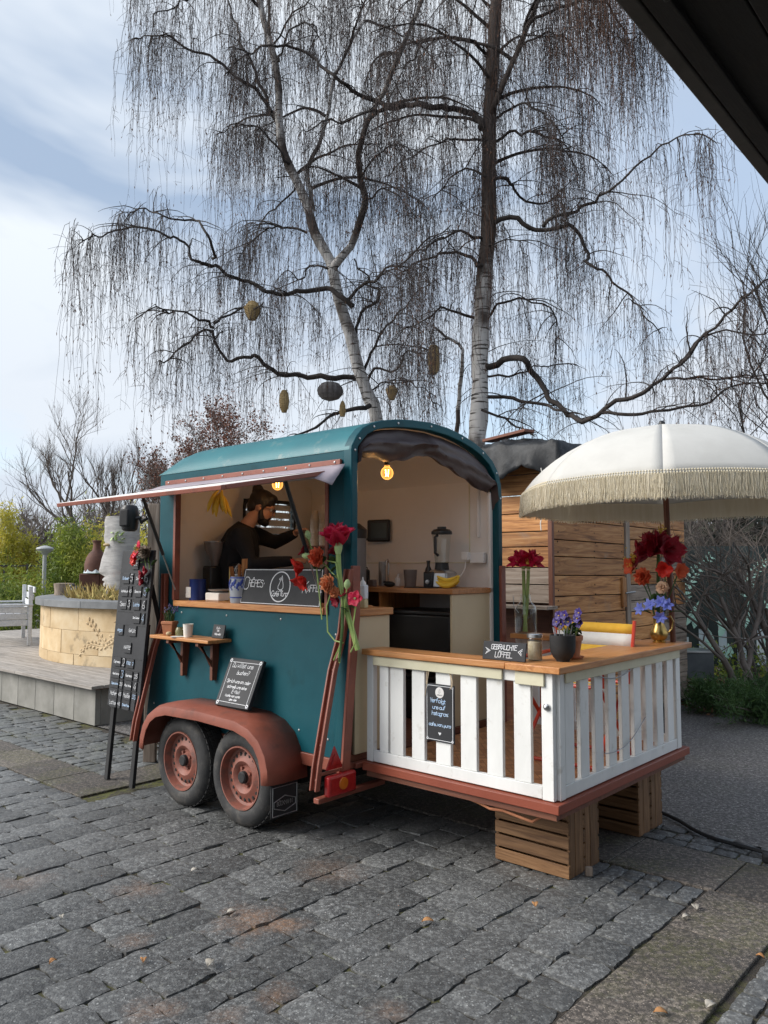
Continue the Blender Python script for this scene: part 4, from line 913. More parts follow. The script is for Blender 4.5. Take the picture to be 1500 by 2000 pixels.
# ------------------------------------------------------------ menu easel
easel = thing('menu_board', 'tall black menu easel with rows of small chalk price cards', 'menu board', W(-2.17, -.27, 0), TA)
LE = .085
RE = Matrix.Rotation(-LE, 4, 'X')
def bxo(name, b, m, par, bev=.003, M_=None):
    mb = MB(); mb.box(*b, M_); return mb.obj(name, m, par, bevel=bev)
bxo('board', (-.225, .225, -.012, .012, .56, 1.765), M['board'], easel, .003, RE)
for x_ in (-.185, .175): bxo('leg', (x_ - .024, x_ + .024, .013, .040, 0.004, 1.2), M['blackmat'], easel, .003, RE)
for x_ in (-.15, .15):
    mb = MB(); mb.tube([RE @ Vector((x_, .045, 1.5)), Vector((x_, .55, .015))], .02, 4); mb.obj('rear_leg', M['blackmat'], easel)
CW = .225
rows_ = [(1.655, [(0, .075, 'CREPES', .055)]), (1.545, [(-.118, .085, 'Erdbeer', .038), (-.035, .03, '5', .06), (.075, .078, 'Sonder', .045), (.178, .032, '5', .07)]), (1.445, [(-.120, .085, 'Apfelmus', .036), (-.037, .03, '4.5', .045), (.073, .078, 'Bana na', .036), (.176, .032, '5', .07)]), (1.345, [(-.122, .085, 'Spezi', .045), (-.039, .03, '3', .045), (.071, .078, 'Lachs', .040), (.174, .032, '6', .06)]),
         (1.245, [(.085, .085, 'Zimt-Zucker', .034), (.176, .032, '4', .05)]), (1.145, [(-.130, .075, 'vegan', .035), (.050, .088, 'Gefüllt', .042)]), (1.015, [(.0, .085, 'KAFFEE', .06)]), (.900, [(-.125, .085, 'Espresso', .04), (-.035, .03, '2', .065), (.060, .085, 'FONDÜ 2', .05)]), (.810, [(-.127, .085, 'Americano', .034), (-.037, .03, '3', .06), (.062, .078, 'Espresso', .033), (.160, .040, '2.5', .05)]), (.735, [(-.129, .085, 'Cappuccino', .033), (-.039, .034, '3.5', .045), (.060, .078, 'Flat White', .036), (.158, .036, '4', .05)]), (.660, [(-.131, .085, 'Hafer', .036), (-.041, .034, '4.5', .05), (.058, .082, 'Heiße', .036), (.158, .042, '3.5', .055)])]
rows_ = [(z, c) for z, c in rows_] + [(.590, [(-.133, .085, 'Latte', .036), (-.043, .03, '4.5', .04), (.056, .082, 'Eiskaffee', .036), (.156, .036, '', .04)])]
for ri, (z, cards) in enumerate(rows_):
    for ci, (x_, hw, tx, sz) in enumerate(cards):
        hh = .034 if ri > 6 else .040
        c = bxo('price_card', (x_ - hw / 2 * 1.15, x_ + hw / 2 * 1.15, -.021, -.0135, z - hh, z + hh), M['board'], easel, .0015, RE)
        if tx:
            wd_ = sum((.62 if q == ' ' else .55 if q in 'il.,:·I1' else 1) for q in tx) * 4 / 7 * 1.15; sz = min(sz, hw * 1.05 / wd_)
            t = MB(); ribbons(t, strokes(tx, sz * 1.1, x_, z - sz * .45, 'c', .1, 1.12, seed=ri * 5 + ci), .0024, lambda x, y, h: RE @ Vector((x, -.0212 - h, y))); t.obj('chalk_writing', M['chalkblue' if (ri + ci) % 4 == 1 else 'chalk'], c, 0)
mb = MB()
for z in (1.585, 1.485, 1.385, 1.285, 1.185, .935, .848, .772, .698, .622): mb.box(-.21, .205, -.0145, -.0125, z, z + .003, RE)
mb.obj('card_rails', M['black'], easel)
# post with the black loudspeaker behind the easel
mb = MB(); mb.box(-.05, .05, -.03, .03, 0, 2.17); pt = mb.obj('wooden_post', M['shedgrey']['z'], None, bevel=.004, loc=W(-2.60, .28, 0), rz=TA + .7); tag(pt, 'grey timber post standing behind the tall menu easel', 'post')
sp_ = thing('loudspeaker', 'rounded black loudspeaker bracketed to the timber post', 'speaker', W(-2.73, .12, 2.045), radians(-18))
mb = MB()
prof = [(.0, -.115), (.050, -.112), (.072, -.095), (.082, -.04), (.085, .03), (.078, .085), (.06, .108), (.0, .115)]
mb.lathe(prof, 20, sx=.85, sy=1.0); mb.obj('cabinet', M['black'], sp_)
mb = MB(); mb.box(-.046, .046, -.089, -.060, -.075, .075); mb.obj('grille', M['blackmat'], sp_, bevel=.02)
mb = MB(); mb.tube([(.06, 0, .0), (.10, .01, .0), (.105, .01, -.03), (.16, .015, .0)], .020, 8); mb.obj('bracket', M['black'], sp_)

# ------------------------------------------------------------ flowers
def petal(mb, L_, wd_, curl, yaw, pitch, c=(0, 0, 0), ruffle=.0, tip=.5, n=6, k=3, cup=.3):
    """one petal from c, opening from the local z axis by pitch, turned by yaw"""
    R_ = Matrix.Rotation(yaw, 3, 'Z'); rows = []
    for i in range(n + 1):
        t = i / n; a = pitch + curl * t; w = wd_ * (sin(pi * min(1, t * .86 + .10)) ** .8) * (1 - tip * max(0, t - .75) * 1.5)
        r = L_ * t * sin(pitch + curl * t * .5); z = L_ * t * cos(pitch + curl * t * .5); row = []
        for j in range(-k, k + 1):
            s = j / k; rf_ = ruffle * sin(s * 7 + t * 9 + yaw * 3) * t
            p = R_ @ Vector((r - cup * w * s * s * cos(a) + rf_, w * s, z + cup * w * s * s * sin(a) + rf_)); row.append(p + Vector(c))
        rows.append(row)
    mb.grid(rows)
def rot_to(d):
    d = Vector(d).normalized(); return d.to_track_quat('Z', 'Y').to_matrix().to_4x4()
def flower(parent, name, m, c, d, L_, wd_, n=6, pitch=.5, curl=.8, ruffle=.01, center=None, layers=1, label=None):
    mb = MB()
    for l in range(layers):
        for k in range(n): petal(mb, L_ * (1 - .18 * l), wd_ * (1 - .12 * l), curl * (1 - .25 * l), 2 * pi * k / n + l * .5 + rnd.uniform(-.1, .1), pitch * (1 - .3 * l) + rnd.uniform(-.08, .08), ruffle=ruffle)
    A = Matrix.Translation(c) @ rot_to(d); mb.v = [tuple(A @ Vector(v)) for v in mb.v]
    o = mb.obj(name, m, parent, 60, solid=.0012)
    if label: o['label'] = label
    if center:
        mb = MB(); mb.ball(Vector(c) + Vector(d).normalized() * L_ * .18, L_ * .14, 8, 6)
        for k in range(5): a = 2 * pi * k / 5; mb.tube([A @ Vector((0, 0, L_ * .1)), A @ Vector((cos(a) * L_ * .10, sin(a) * L_ * .10, L_ * .55))], L_ * .012, 4)
        mb.obj('stamens', M[center], o)
    return o
def ruffled(parent, m, c, d, r, name='carnation'):
    """many-petalled ball: crowded ruffled petals"""
    mb = MB()
    for l, (pt_, n) in enumerate(((1.25, 9), (.95, 9), (.65, 8), (.35, 6), (.1, 4))):
        for k in range(n): petal(mb, r * (1.0 + .05 * l), r * .42, .35, 2 * pi * k / n + l * .37, pt_ + rnd.uniform(-.1, .1), ruffle=r * .10, tip=0, cup=.1)
    A = Matrix.Translation(c) @ rot_to(d); mb.v = [tuple(A @ Vector(v)) for v in mb.v]; return mb.obj(name, m, parent, 60, solid=.001)
def stem(parent, pts, r, m='stemgreen', n=8, name='stem'):
    mb = MB(); mb.tube(pts, r, n); return mb.obj(name, M[m], parent)
def leaves(parent, pts, size, m='leaf', seed=3, name='leaf', asp=.5):
    mb = MB(); r = random.Random(seed)
    for p in pts:
        q = MB(); petal(q, size * r.uniform(.7, 1.2), size * asp * .5, .5, r.uniform(0, 6.28), r.uniform(.4, 1.5), tip=.7, n=4, k=1); mb.add([Vector(v) + Vector(p) for v in q.v], q.f)
    return tag(mb.obj('foliage' if name == 'leaf' else name, M[m], parent, 60, solid=.001), kind='stuff')
def amaryllis(parent, c, d, s, n_fl=3, m='amaryllis'):
    for k in range(n_fl):
        a = 2 * pi * k / n_fl + .4; dd = Vector(d).normalized() + Vector((cos(a), sin(a), 0)) * .75
        flower(parent, 'amaryllis', M[m], Vector(c), dd, s, s * .30, 6, .38, .75, s * .05, 'yellowfl' if m != 'darkred' else None)
# bunch tied to the rear corner post
bq = thing('flower_bunch', 'bunch with crimson amaryllis and orange blooms tied to the rear corner post', 'flowers', W(.02, -.06, 1.20), TA)
stem(bq, [(.13, -.02, -.05), (.08, -.04, .12), (.02, -.05, .30), (.0, -.05, .42), (-.005, -.05, .52)], [.016, .017, .016, .016, .015])
mb = MB(); mb.lathe([(.016, 0), (.024, .03), (.027, .06), (.014, .085)], 10, (-.005, -.05, .51)); mb.obj('calyx', M['palegreen'], bq)
for yaw, dd in ((.0, (.35, -.15, 1)), (2.1, (-.45, -.25, 1)), (4.2, (-.02, .25, 1)), (1., (-.1, -.55, .9))): flower(bq, 'amaryllis', M['amaryllis'], (-.005, -.05, .56), dd, .135, .05, 5, .30, .55, .008)
ruffled(bq, M['orangered'], (-.12, -.09, .49), (-.25, -1, .1), .062); ruffled(bq, M['orange'], (-.035, -.08, .335), (-.35, -1, -.05), .058); ruffled(bq, M['orange'], (-.005, -.07, .29), (.2, -1, -.5), .038)
flower(bq, 'anemone', M['red'], (-.30, -.06, .44), (-.6, -.8, -.25), .085, .042, 6, .5, .7, .006); flower(bq, 'anemone', M['red'], (-.28, -.07, .37), (-.2, -.7, -.9), .085, .042, 6, .5, .6, .006); flower(bq, 'anemone', M['darkred'], (-.27, -.05, .53), (-.6, -.6, .5), .065, .032, 6, .6, .7, .006)
flower(bq, 'ranunculus', M['darkred'], (-.06, .01, .52), (-.2, -.6, .5), .065, .036, 8, .5, .7, .006, layers=2); flower(bq, 'ranunculus', M['darkred'], (-.02, -.03, .24), (-.2, -1, -.4), .05, .028, 7, .5, .7, .006)
flower(bq, 'hellebore', M['amaryllis'], (.16, -.07, .25), (.3, -1, .15), .052, .026, 5, 1.0, .5, .003, 'palegreen'); flower(bq, 'hellebore', M['darkred'], (.07, -.05, .27), (-.2, -.5, .6), .05, .026, 5, .8, .5, .003)
for p, d_ in (((-.25, -.08, .50), (-.8, -.3, .1)), ((-.28, -.04, .63), (-.3, -.1, 1)), ((.09, -.07, .33), (.1, 0, 1))):
    mb = MB(); A = rot_to(d_); q = MB(); q.lathe([(.004, -.03), (.018, -.012), (.02, .008), (.010, .028), (.001, .032)], 10); mb.add([A @ Vector(v) + Vector(p) for v in q.v], q.f); mb.obj('bud', M['palegreen'], bq)
leaves(bq, [(-.20, -.06, .42), (-.16, -.05, .40), (-.11, -.04, .36), (-.20, -.05, .50), (-.05, -.05, .45), (-.06, -.05, .40), (-.16, -.03, .46), (.09, -.07, .20), (.10, -.07, .17), (.12, -.06, .22), (-.03, -.05, .38), (-.09, -.07, .31)], .085, seed=8)
for pts in ([(-.28, -.04, .62), (-.24, -.05, .55), (-.15, -.05, .47), (.0, -.055, .36), (.05, -.06, .2), (.03, -.06, -.02), (-.04, -.05, -.12)], [(-.08, -.07, .47), (.0, -.075, .46), (.01, -.07, .40), (.04, -.07, .28), (.06, -.07, .12), (.01, -.06, -.10)], [(-.03, -.07, .31), (-.06, -.09, .2), (-.05, -.09, .05), (.0, -.08, -.0), (.06, -.07, -.01)], [(.16, -.06, .25), (.13, -.06, .10), (.15, -.06, -.0), (.11, -.06, -.06)], [(.09, -.07, .32), (.07, -.07, .2), (.05, -.065, .08), (.02, -.06, -.13)], [(-.18, -.06, .42), (-.12, -.09, .25), (-.10, -.09, .12)]):
    stem(bq, pts, .0045, 'stemgreen', 6)
stem(bq, [(.055, -.075, .20), (.062, -.08, .08), (.05, -.08, -.02), (.035, -.08, -.12)], [.009, .010, .008, .005], 'leaf', 6)
# bunch at the front edge and the single red bloom on the easel
b2 = thing('flower_bunch', 'small bunch of red and pale green flowers tied beside the hatch strut', 'flowers', W(-1.98, -.10, 1.50), TA)
flower(b2, 'anemone', M['amaryllis'], (-.10, -.05, .25), (-.3, -1, .3), .085, .042, 7, .8, .5, .006, 'yellowfl'); ruffled(b2, M['palegreen'], (-.15, -.02, .26), (-.5, -1, .3), .055, 'hydrangea'); ruffled(b2, M['stump'], (-.02, -.06, .24), (.2, -1, .3), .055, 'dried_scabious')
for p in ((-.04, -.07, .07), (-.0, -.06, .10), (-.05, -.06, .02)): flower(b2, 'ranunculus', M['darkred'], p, (-.3, -1, .0), .045, .024, 7, .6, .6, .004, layers=2)
leaves(b2, [(-.02, -.03, .16), (-.05, -.03, .19), (-.03, -.05, -.05), (.0, -.05, -.08), (-.06, -.05, -.06), (.03, -.04, .14), (.0, -.03, .12)], .075, seed=5)
for pts in ([(-.1, -.04, .25), (-.04, -.04, .1), (-.02, -.04, -.1)], [(-.02, -.05, .24), (-.0, -.04, .1), (-.02, -.04, -.12)]): stem(b2, pts, .004)
b3 = thing('red_flower', 'single bright red bloom stuck on the menu easel top', 'flower', W(-2.13, -.16, 1.69), TA)
flower(b3, 'bloom', M['red'], (0, -.012, 0), (-.1, -1, .1), .055, .034, 7, 1.1, .3, .006, layers=2); stem(b3, [(0, -.006, 0), (.06, -.006, .03), (.14, -.02, .0)], .003)
# glass vase with two amaryllis
gv = thing('glass_vase', 'tall clear glass bottle vase holding crimson amaryllis on the deck counter', 'vase', W(.185, 1.71, CT), TA)
def glass_jar(parent, prof, t=.004, n=28, name='glass'):
    mb = MB(); mb.lathe([(.001, .001)] + prof, n, caps=False); return mb.obj(name, M['glass'], parent, 40)
glass_jar(gv, [(.076, 0), (.082, .01), (.083, .17), (.078, .20), (.055, .225), (.042, .24), (.040, .285), (.044, .29)])
stem(gv, [(.0, .0, .012), (-.01, .0, .2), (-.015, 0, .47)], .013); stem(gv, [(-.02, .01, .012), (.005, .01, .2), (.022, .01, .47)], .013)
for c, dd in (((-.015, 0, .475), 1), ((.022, .01, .475), -1)):
    mb = MB(); mb.lathe([(.012, 0), (.02, .02), (.022, .045), (.010, .065)], 10, c); mb.obj('calyx', M['palegreen'], gv)
    amaryllis(gv, Vector(c) + Vector((0, 0, .035)), (-.5 * dd, -.35, .75), .125, 3)
stem(gv, [(-.05, -.02, .15), (-.085, -.03, .20), (-.09, -.03, .28)], .003, 'dullsteel', 5, 'wire')
# brass jug with mixed flowers
bj = thing('brass_jug', 'dark brass jug of mixed red and blue flowers on the counter corner', 'vase', W(1.225, 1.66, CT), TA)
mb = MB(); mb.lathe([(.001, 0), (.040, 0), (.042, .010), (.036, .016), (.048, .028), (.058, .050), (.056, .075), (.042, .105), (.034, .125), (.034, .165), (.042, .182), (.038, .184), (.030, .165), (.028, .12), (.02, .05), (.001, .045)], 28, caps=False); mb.obj('jug', M['brass'], bj, 50)
mb = MB(); mb.tube([(.032, .012, .165), (.07, .025, .175), (.085, .03, .14), (.075, .028, .09), (.050, .018, .065)], .006, 8); mb.obj('handle', M['brass'], bj)
amaryllis(bj, (.0, 0, .60), (.0, -.5, .45), .145, 5, 'darkred'); flower(bj, 'amaryllis', M['darkred'], (.06, -.02, .60), (.9, -.5, .1), .13, .06, 6, .6, .6, .008); flower(bj, 'amaryllis', M['darkred'], (-.05, -.02, .58), (-.9, -.5, .1), .13, .06, 6, .6, .6, .008)
for p, d_, m_, s in (((-.15, -.02, .50), (-.5, -.8, .0), 'orangered', .075), ((.15, -.04, .47), (.9, -.6, .1), 'orangered', .065), ((.07, -.05, .49), (.3, -.9, -.2), 'red', .07)): flower(bj, 'poppy', M[m_], p, d_, s, s * .55, 6, .6, .6, .006)
ruffled(bj, M['orangered'], (-.06, -.07, .43), (-.3, -1, .2), .06); ruffled(bj, M['blush'], (.055, -.06, .36), (.3, -1, .3), .042, 'ranunculus')
for p, d_ in (((.04, -.05, .265), (.2, -1, .3)), ((-.10, -.04, .215), (-.4, -1, .2)), ((-.03, -.05, .245), (-.1, -1, .4)), ((.035, -.05, .175), (.3, -1, -.3)), ((.07, -.04, .25), (.6, -1, .3))):
    flower(bj, 'squill', M['bluefl'], p, d_, .050, .014, 6, .9, .5, .002)
for k in range(3):
    mb = MB(); c = [(-.17, -.02, .53), (.02, .02, .72), (-.15, .0, .56)][k]; r = random.Random(k)
    for _ in range(60): mb.ball((c[0] + r.gauss(0, .022), c[1] + r.gauss(0, .015), c[2] + r.gauss(0, .022)), .0055, 5, 4)
    tag(mb.obj('mimosa', M['yellowfl'], bj), kind='stuff')
for pts in ([(.0, 0, .12), (.0, 0, .3), (.01, 0, .58)], [(.03, .0, .14), (.05, .0, .3), (.05, 0, .50)], [(-.02, 0, .14), (-.06, 0, .3), (-.14, -.01, .49)], [(-.02, 0, .13), (-.04, -.01, .3), (-.06, -.05, .42)], [(.02, 0, .13), (.08, -.02, .3), (.15, -.03, .46)], [(.03, 0, .13), (.045, .0, .25), (.055, -.04, .35)]): stem(bj, pts, .004 if pts[2][2] < .55 else .012, 'leaf', 6)
leaves(bj, [(-.04, -.03, .19), (.03, -.03, .20), (.0, -.04, .22), (.05, -.02, .23), (-.05, -.02, .24), (.07, -.02, .20), (.04, 0, .3), (-.02, -.03, .26), (-.02, .02, .66), (.04, .02, .68), (.0, .0, .64)], .09, seed=12)
# pansies, spoons cup, sugar jar
pp = thing('pansy_pot', 'terracotta pot of violet pansies standing on its saucer behind the spoon cup', 'plant pot', W(1.232, .478, CT), TA)
mb = MB(); mb.lathe([(.001, 0), (.05, 0), (.062, .014), (.058, .014), (.046, .006), (.001, .006)], 24, caps=False); mb.obj('saucer', M['terra'], pp)
mb = MB(); mb.lathe([(.001, .008), (.036, .008), (.050, .10), (.056, .10), (.057, .125), (.050, .125), (.048, .11), (.001, .108)], 24, caps=False); mb.obj('pot', M['terra'], pp)
mb = MB(); mb.lathe([(.047, .1085), (.03, .116), (.001, .118)], 16, caps=False); mb.obj('soil', M['soil'], pp)
leaves(pp, [(rnd.uniform(-.04, .04), rnd.uniform(-.04, .04), rnd.uniform(.12, .18)) for _ in range(34)], .045, seed=2, asp=.7)
for p in ((-.075, -.03, .195), (-.045, -.035, .185), (-.06, -.03, .23), (-.02, -.04, .235), (.0, -.035, .20), (.05, -.03, .22), (.06, -.03, .25), (.055, -.02, .195)): flower(pp, 'pansy', M['violet'], p, (-.2, -1, .2), .030, .017, 5, 1.1, .3, .002, 'yellowfl'); stem(pp, [(p[0] * .4, p[1] * .3, .12), (p[0], p[1] + .004, p[2])], .002)
sc = thing('spoon_cup', 'matt black cup full of used spoons on the deck counter', 'cup', W(1.251, .335, CT), TA)
mb = MB(); mb.lathe([(.001, 0), (.034, 0), (.036, .008), (.050, .022), (.064, .05), (.068, .085), (.068, .138), (.064, .138), (.062, .08), (.04, .03), (.001, .025)], 28, caps=False); mb.obj('cup', M['blackmat'], sc)
for k in range(9):
    a = k * 2.4; q = Vector((cos(a) * .02, sin(a) * .02, .03)); e = Vector((cos(a) * .052, sin(a) * .045, .165 + .012 * (k % 3))); mb = MB(); mb.tube([q, q.lerp(e, .6), e], [.003, .004, .0055], 6, flat=.35); mb.obj('spoon', M['steel'], sc)
sj = thing('sugar_jar', 'ribbed glass sugar shaker with a steel lid on the deck counter', 'jar', W(1.118, .275, CT), TA)
glass_jar(sj, [(.038, 0), (.040, .006), (.040, .115), (.037, .122)], .003)
mb = MB(); mb.lathe([(.001, .006), (.0362, .006), (.0362, .098), (.001, .104)], 24, caps=False); mb.obj('sugar', M['sugar'], sj)
mb = MB(); mb.lathe([(.040, .120), (.042, .122), (.042, .138), (.036, .143), (.001, .144)], 24); mb.obj('lid', M['steel'], sj)
# things on the wall shelf
fp = thing('flower_pot', 'small square terracotta pot of grape hyacinths on the wall shelf', 'plant pot', W(-1.70, -.14, 1.1345), TA + .5)
mb = MB()
for z0, z1, a, b in ((0, .085, .034, .043),): mb.add([(sx * (a if z == z0 else b), sy * (a if z == z0 else b), z) for z in (z0, z1) for sy in (-1, 1) for sx in (-1, 1)], [(0, 2, 3, 1), (4, 5, 7, 6), (0, 1, 5, 4), (2, 6, 7, 3), (0, 4, 6, 2), (1, 3, 7, 5)])
mb.box(-.047, .047, -.047, .047, .078, .10); mb.obj('pot', M['terra'], fp, bevel=.004)
mb = MB()
for k in range(16):
    a = rnd.uniform(0, 6.28); q = (rnd.uniform(-.025, .025), rnd.uniform(-.025, .025)); l = rnd.uniform(.05, .11); mb.tube([(*q, .10), (q[0] + cos(a) * .01, q[1] + sin(a) * .01, .10 + l * .6), (q[0] + cos(a) * .03, q[1] + sin(a) * .03, .10 + l)], [.004, .004, .001], 4)
mb.obj('blades', M['leaf'], fp)
for q in ((-.03, -.01, .20), (.02, .0, .215), (.05, -.02, .20), (.06, 0, .21), (.005, -.02, .225)):
    mb = MB(); r = random.Random(int(q[0] * 999))
    for k in range(14): mb.ball((q[0] + r.gauss(0, .006), q[1] + r.gauss(0, .006), q[2] - k * .003), .004, 5, 4)
    mb.obj('grape_hyacinth', M['violet'], fp)
ol = MB(); ol.lathe([(.001, 0), (.028, 0), (.034, .012), (.035, .035), (.030, .052), (.026, .062), (.023, .062), (.024, .05), (.001, .045)], 20, caps=False); ol.tube([(.03, 0, .05), (.05, 0, .045), (.048, 0, .02), (.032, 0, .015)], .004, 6)
o = ol.obj('creamer', mat('olive_glaze', [(.12, .11, .045), (.17, .16, .07)], 8, .3), None, loc=W(-1.565, -.14, 1.1345), rz=TA); tag(o, 'small olive glazed jug between flower pot and white cup', 'jug')
o = MB().lathe([(.001, 0), (.030, 0), (.036, .09), (.038, .092), (.034, .092), (.028, .004), (.001, .004)], 20, caps=False).obj('takeaway_cup', M['paper'], None, loc=W(-1.445, -.155, 1.1345), rz=TA); tag(o, 'plain white cup standing on the wall shelf', 'cup')
o = MB().ball((0, 0, .016), (.022, .02, .016), 10, 7).obj('pebble', M['sand'], None, loc=W(-1.625, -.195, 1.1345)); tag(o, 'small tan pebble at the shelf edge by the flower pot', 'pebble')
o = MB().lathe([(.001, 0), (.05, 0), (.052, .003), (.001, .003)], 18, caps=False).obj('paper_napkin', M['whiteplastic'], None, loc=W(-1.52, -.19, 1.1342)); tag(o, 'white round coaster lying on the wall shelf edge', 'coaster')
# crates carrying the deck
def crate(label, x, y, rz=0, w=.46, d=.16, h=.375):
    c = thing('wooden_crate', label, 'crate', W(x, y, 0), TA + rz, 'crates holding up the deck')
    n = 5; sh = h / n
    for sgn_ in (-1, 1):
        for k in range(n):
            mb = MB(); mb.box(-w / 2, w / 2, sgn_ * d / 2 - .006, sgn_ * d / 2 + .006, k * sh + .002, (k + 1) * sh - .009); mb.obj('slat', M['crate']['x'], c, bevel=.003)
    for sx in (-1, 1):
        for y0, y1 in ((-d / 2 + .007, -.018), (-.014, d / 2 - .007)):
            mb = MB(); mb.box(sx * (w / 2 - .009) - .009, sx * (w / 2 - .009) + .009, y0, y1, 0, h - .002); mb.obj('end_board', M['crate']['z'], c, bevel=.003)
    return c
crate('front crate with five slats on end, under the deck\'s nearest corner', 1.02, .455); crate('crate standing close behind the foremost one under the deck', 1.02, .625, .0)
crate('far crate under the deck\'s other corner beside the black cable', 1.02, 1.32); crate('crate standing behind the far one in the deck\'s shadow', 1.02, 1.50)
o = MB().box(-.02, .02, -.012, .012, 0, .05).obj('wood_wedge', M['shedgrey']['z'], None, bevel=.006, loc=W(1.30, .49, 0), rz=TA + .7); tag(o, 'pale chip of wood beside the front crate', 'wedge')
mb = MB(); mb.tube([W(.75, .13, .385), W(.85, .13, .372), W(.92, .13, .355), W(1.0, .13, .362), W(1.10, .14, .345), W(1.16, .16, .33), W(1.2, .2, .36)], .008, 6); o = mb.obj('orange_cable', M['terra'], None); tag(o, 'short orange cable tucked under the deck edge', 'cable')
# folding chair on the deck
ch = thing('folding_chair', 'red framed folding chair with yellow and white striped canvas on the deck', 'chair', W(.95, 1.02, .473), TA + radians(2))
def cloth(name, pts, wd_, stripes, th=.004):
    """striped canvas between two rods"""
    o = None; acc = 0
    for k, (f, m_) in enumerate(stripes):
        a = Vector(pts[0]).lerp(Vector(pts[1]), acc); b = Vector(pts[0]).lerp(Vector(pts[1]), acc + f); acc += f
        mb = MB(); mb.grid([[Vector((x, p.y + .012 * (1 - (2 * x / wd_) ** 2), p.z)) for x in np.linspace(-wd_ / 2, wd_ / 2, 9)] for p in (a, b)])
        q = mb.obj(name if k == 0 else 'stripe', M[m_], ch if k == 0 else o, solid=th); o = o or q
    return o
cloth('back_canvas', ((0, .25, .58), (0, .29, .80)), .52, ((.36, 'yellowcloth'), (.36, 'whitecloth'), (.28, 'yellowcloth')))
cloth('seat_canvas', ((0, -.20, .455), (0, .22, .43)), .46, ((.2, 'yellowcloth'), (.2, 'whitecloth'), (.2, 'yellowcloth'), (.2, 'whitecloth'), (.2, 'yellowcloth')))
for s in (-1, 1):
    for nm, pts in (('leg', [(s * .24, -.24, .012), (s * .24, .21, .46)]), ('leg', [(s * .255, .24, .012), (s * .255, -.21, .47)]), ('back_post', [(s * .268, .20, .44), (s * .268, .30, .82)]), ('armrest', [(s * .27, -.22, .60), (s * .27, .25, .61)]), ('arm_strut', [(s * .27, -.18, .60), (s * .27, -.19, .46)])):
        mb = MB(); mb.tube(pts, .012, 8); mb.obj(nm, M['reddark'], ch)
for pts in ([(-.25, -.24, .012), (.25, -.24, .012)], [(-.25, .24, .012), (.25, .24, .012)], [(-.255, -.205, .46), (.255, -.205, .46)], [(-.255, .215, .445), (.255, .215, .445)]):
    mb = MB(); mb.tube(pts, .011, 8); mb.obj('cross_bar', M['reddark'], ch)
# fringed parasol
um = thing('parasol', 'white domed parasol with cream fringe on a brown pole', 'parasol', W(1.29, 1.775, .473), TA)
mb = MB(); mb.tube([(.0, -.0, .001), (-.035, -.02, 1.62)], .019, 12); mb.tube([(-.035, -.02, 1.62), (-.045, -.025, 2.04)], .014, 10); mb.obj('pole', M['darkwood']['z'], um)
mb = MB(); mb.ball((0, 0, 0), (.024, .024, .028), 12, 8); mb.lathe([(.014, -.04), (.018, -.02), (.01, 0)], 10); mb.v = [tuple(Vector(v) + Vector((-.047, -.027, 2.12))) for v in mb.v]; mb.obj('finial', M['black'], um)
UC = Vector((-.047, -.027, 0)); NP = 8; UO = radians(22); RU = .96; ZU = 2.095; DROP = .43
def ucan(a, t):
    """canopy point: angle, 0 apex .. 1 rim; ribs bow out, cloth sags between"""
    f = ((a - UO) / (2 * pi / NP)) % 1; s = 4 * f * (1 - f)
    r = RU * sin(t * 1.22) / sin(1.22); z = ZU - DROP * (1 - cos(t * 1.22)) / (1 - cos(1.22))
    r *= 1 - .062 * s * t ** .5; z += -.004 * s * sin(pi * t * .9) + .010 * s * t * t
    tilt = .06; x, y = r * cos(a), r * sin(a); return UC + Vector((x, y, z + tilt * (x * .3 - y * .2)))
for k in range(NP):
    a0 = UO + 2 * pi * k / NP; mb = MB(); mb.grid([[ucan(a0 + 2 * pi / NP * (j / 10 * .9998 + .0001), .02 + .98 * i / 12) for j in range(11)] for i in range(13)]); mb.obj('canopy_panel', M['canopy'], um, 60, solid=.002)
    mb = MB(); mb.tube([ucan(a0, t) - Vector((0, 0, .010)) for t in np.linspace(.03, 1, 9)], .005, 5); mb.obj('rib', M['whiteplastic'], um)
    mb = MB()
    for h, hz_ in ((.010, .0), (.010, .017)):   # crochet braid above the fringe
        for j in range(44):
            a = a0 + 2 * pi / NP * (j + .5) / 44; p = ucan(a, 1.0 - hz_ * 1.15); mb.ball(p + (p - UC).normalized() * .005 , (.0050, .0050, .0055), 5, 4)
    mb.obj('braid', M['fringe'], um)
rg = np.random.default_rng(4); N_ = 3400; aa = np.linspace(0, 2 * pi, N_, endpoint=False); top_ = np.array([ucan(a, 1.0) for a in aa]); out_ = np.stack([np.cos(aa), np.sin(aa), 0 * aa], 1)
ln_ = .142 + rg.uniform(-.012, .012, N_); K = 4; P_ = np.stack([top_ + out_ * (.004 + rg.uniform(-.004, .004, (N_, 1)) + .006 * t) + np.stack([rg.normal(0, .003, N_) * t, rg.normal(0, .003, N_) * t, -ln_ * t], 1) for t in (0, .33, .66, 1)], 1)
V, F = tubes(P_, np.tile(np.array([[.0016, .0018, .0018, .0012]]), (N_, 1)), 3); fr = np_mesh('fringe', V, F, M['fringe'], um); tag(fr, kind='stuff')
mb = MB()
for t in (0, 1):
    pass
rows = [[Vector(ucan(a, 1.0)) + Vector((-cos(a) * .004, -sin(a) * .004, -.133 * t)) for a in np.linspace(0, 2 * pi, 97)] for t in (0, .5, 1)]
mb.grid(rows); mb.obj('fringe_band', M['fringe'], um, 60)
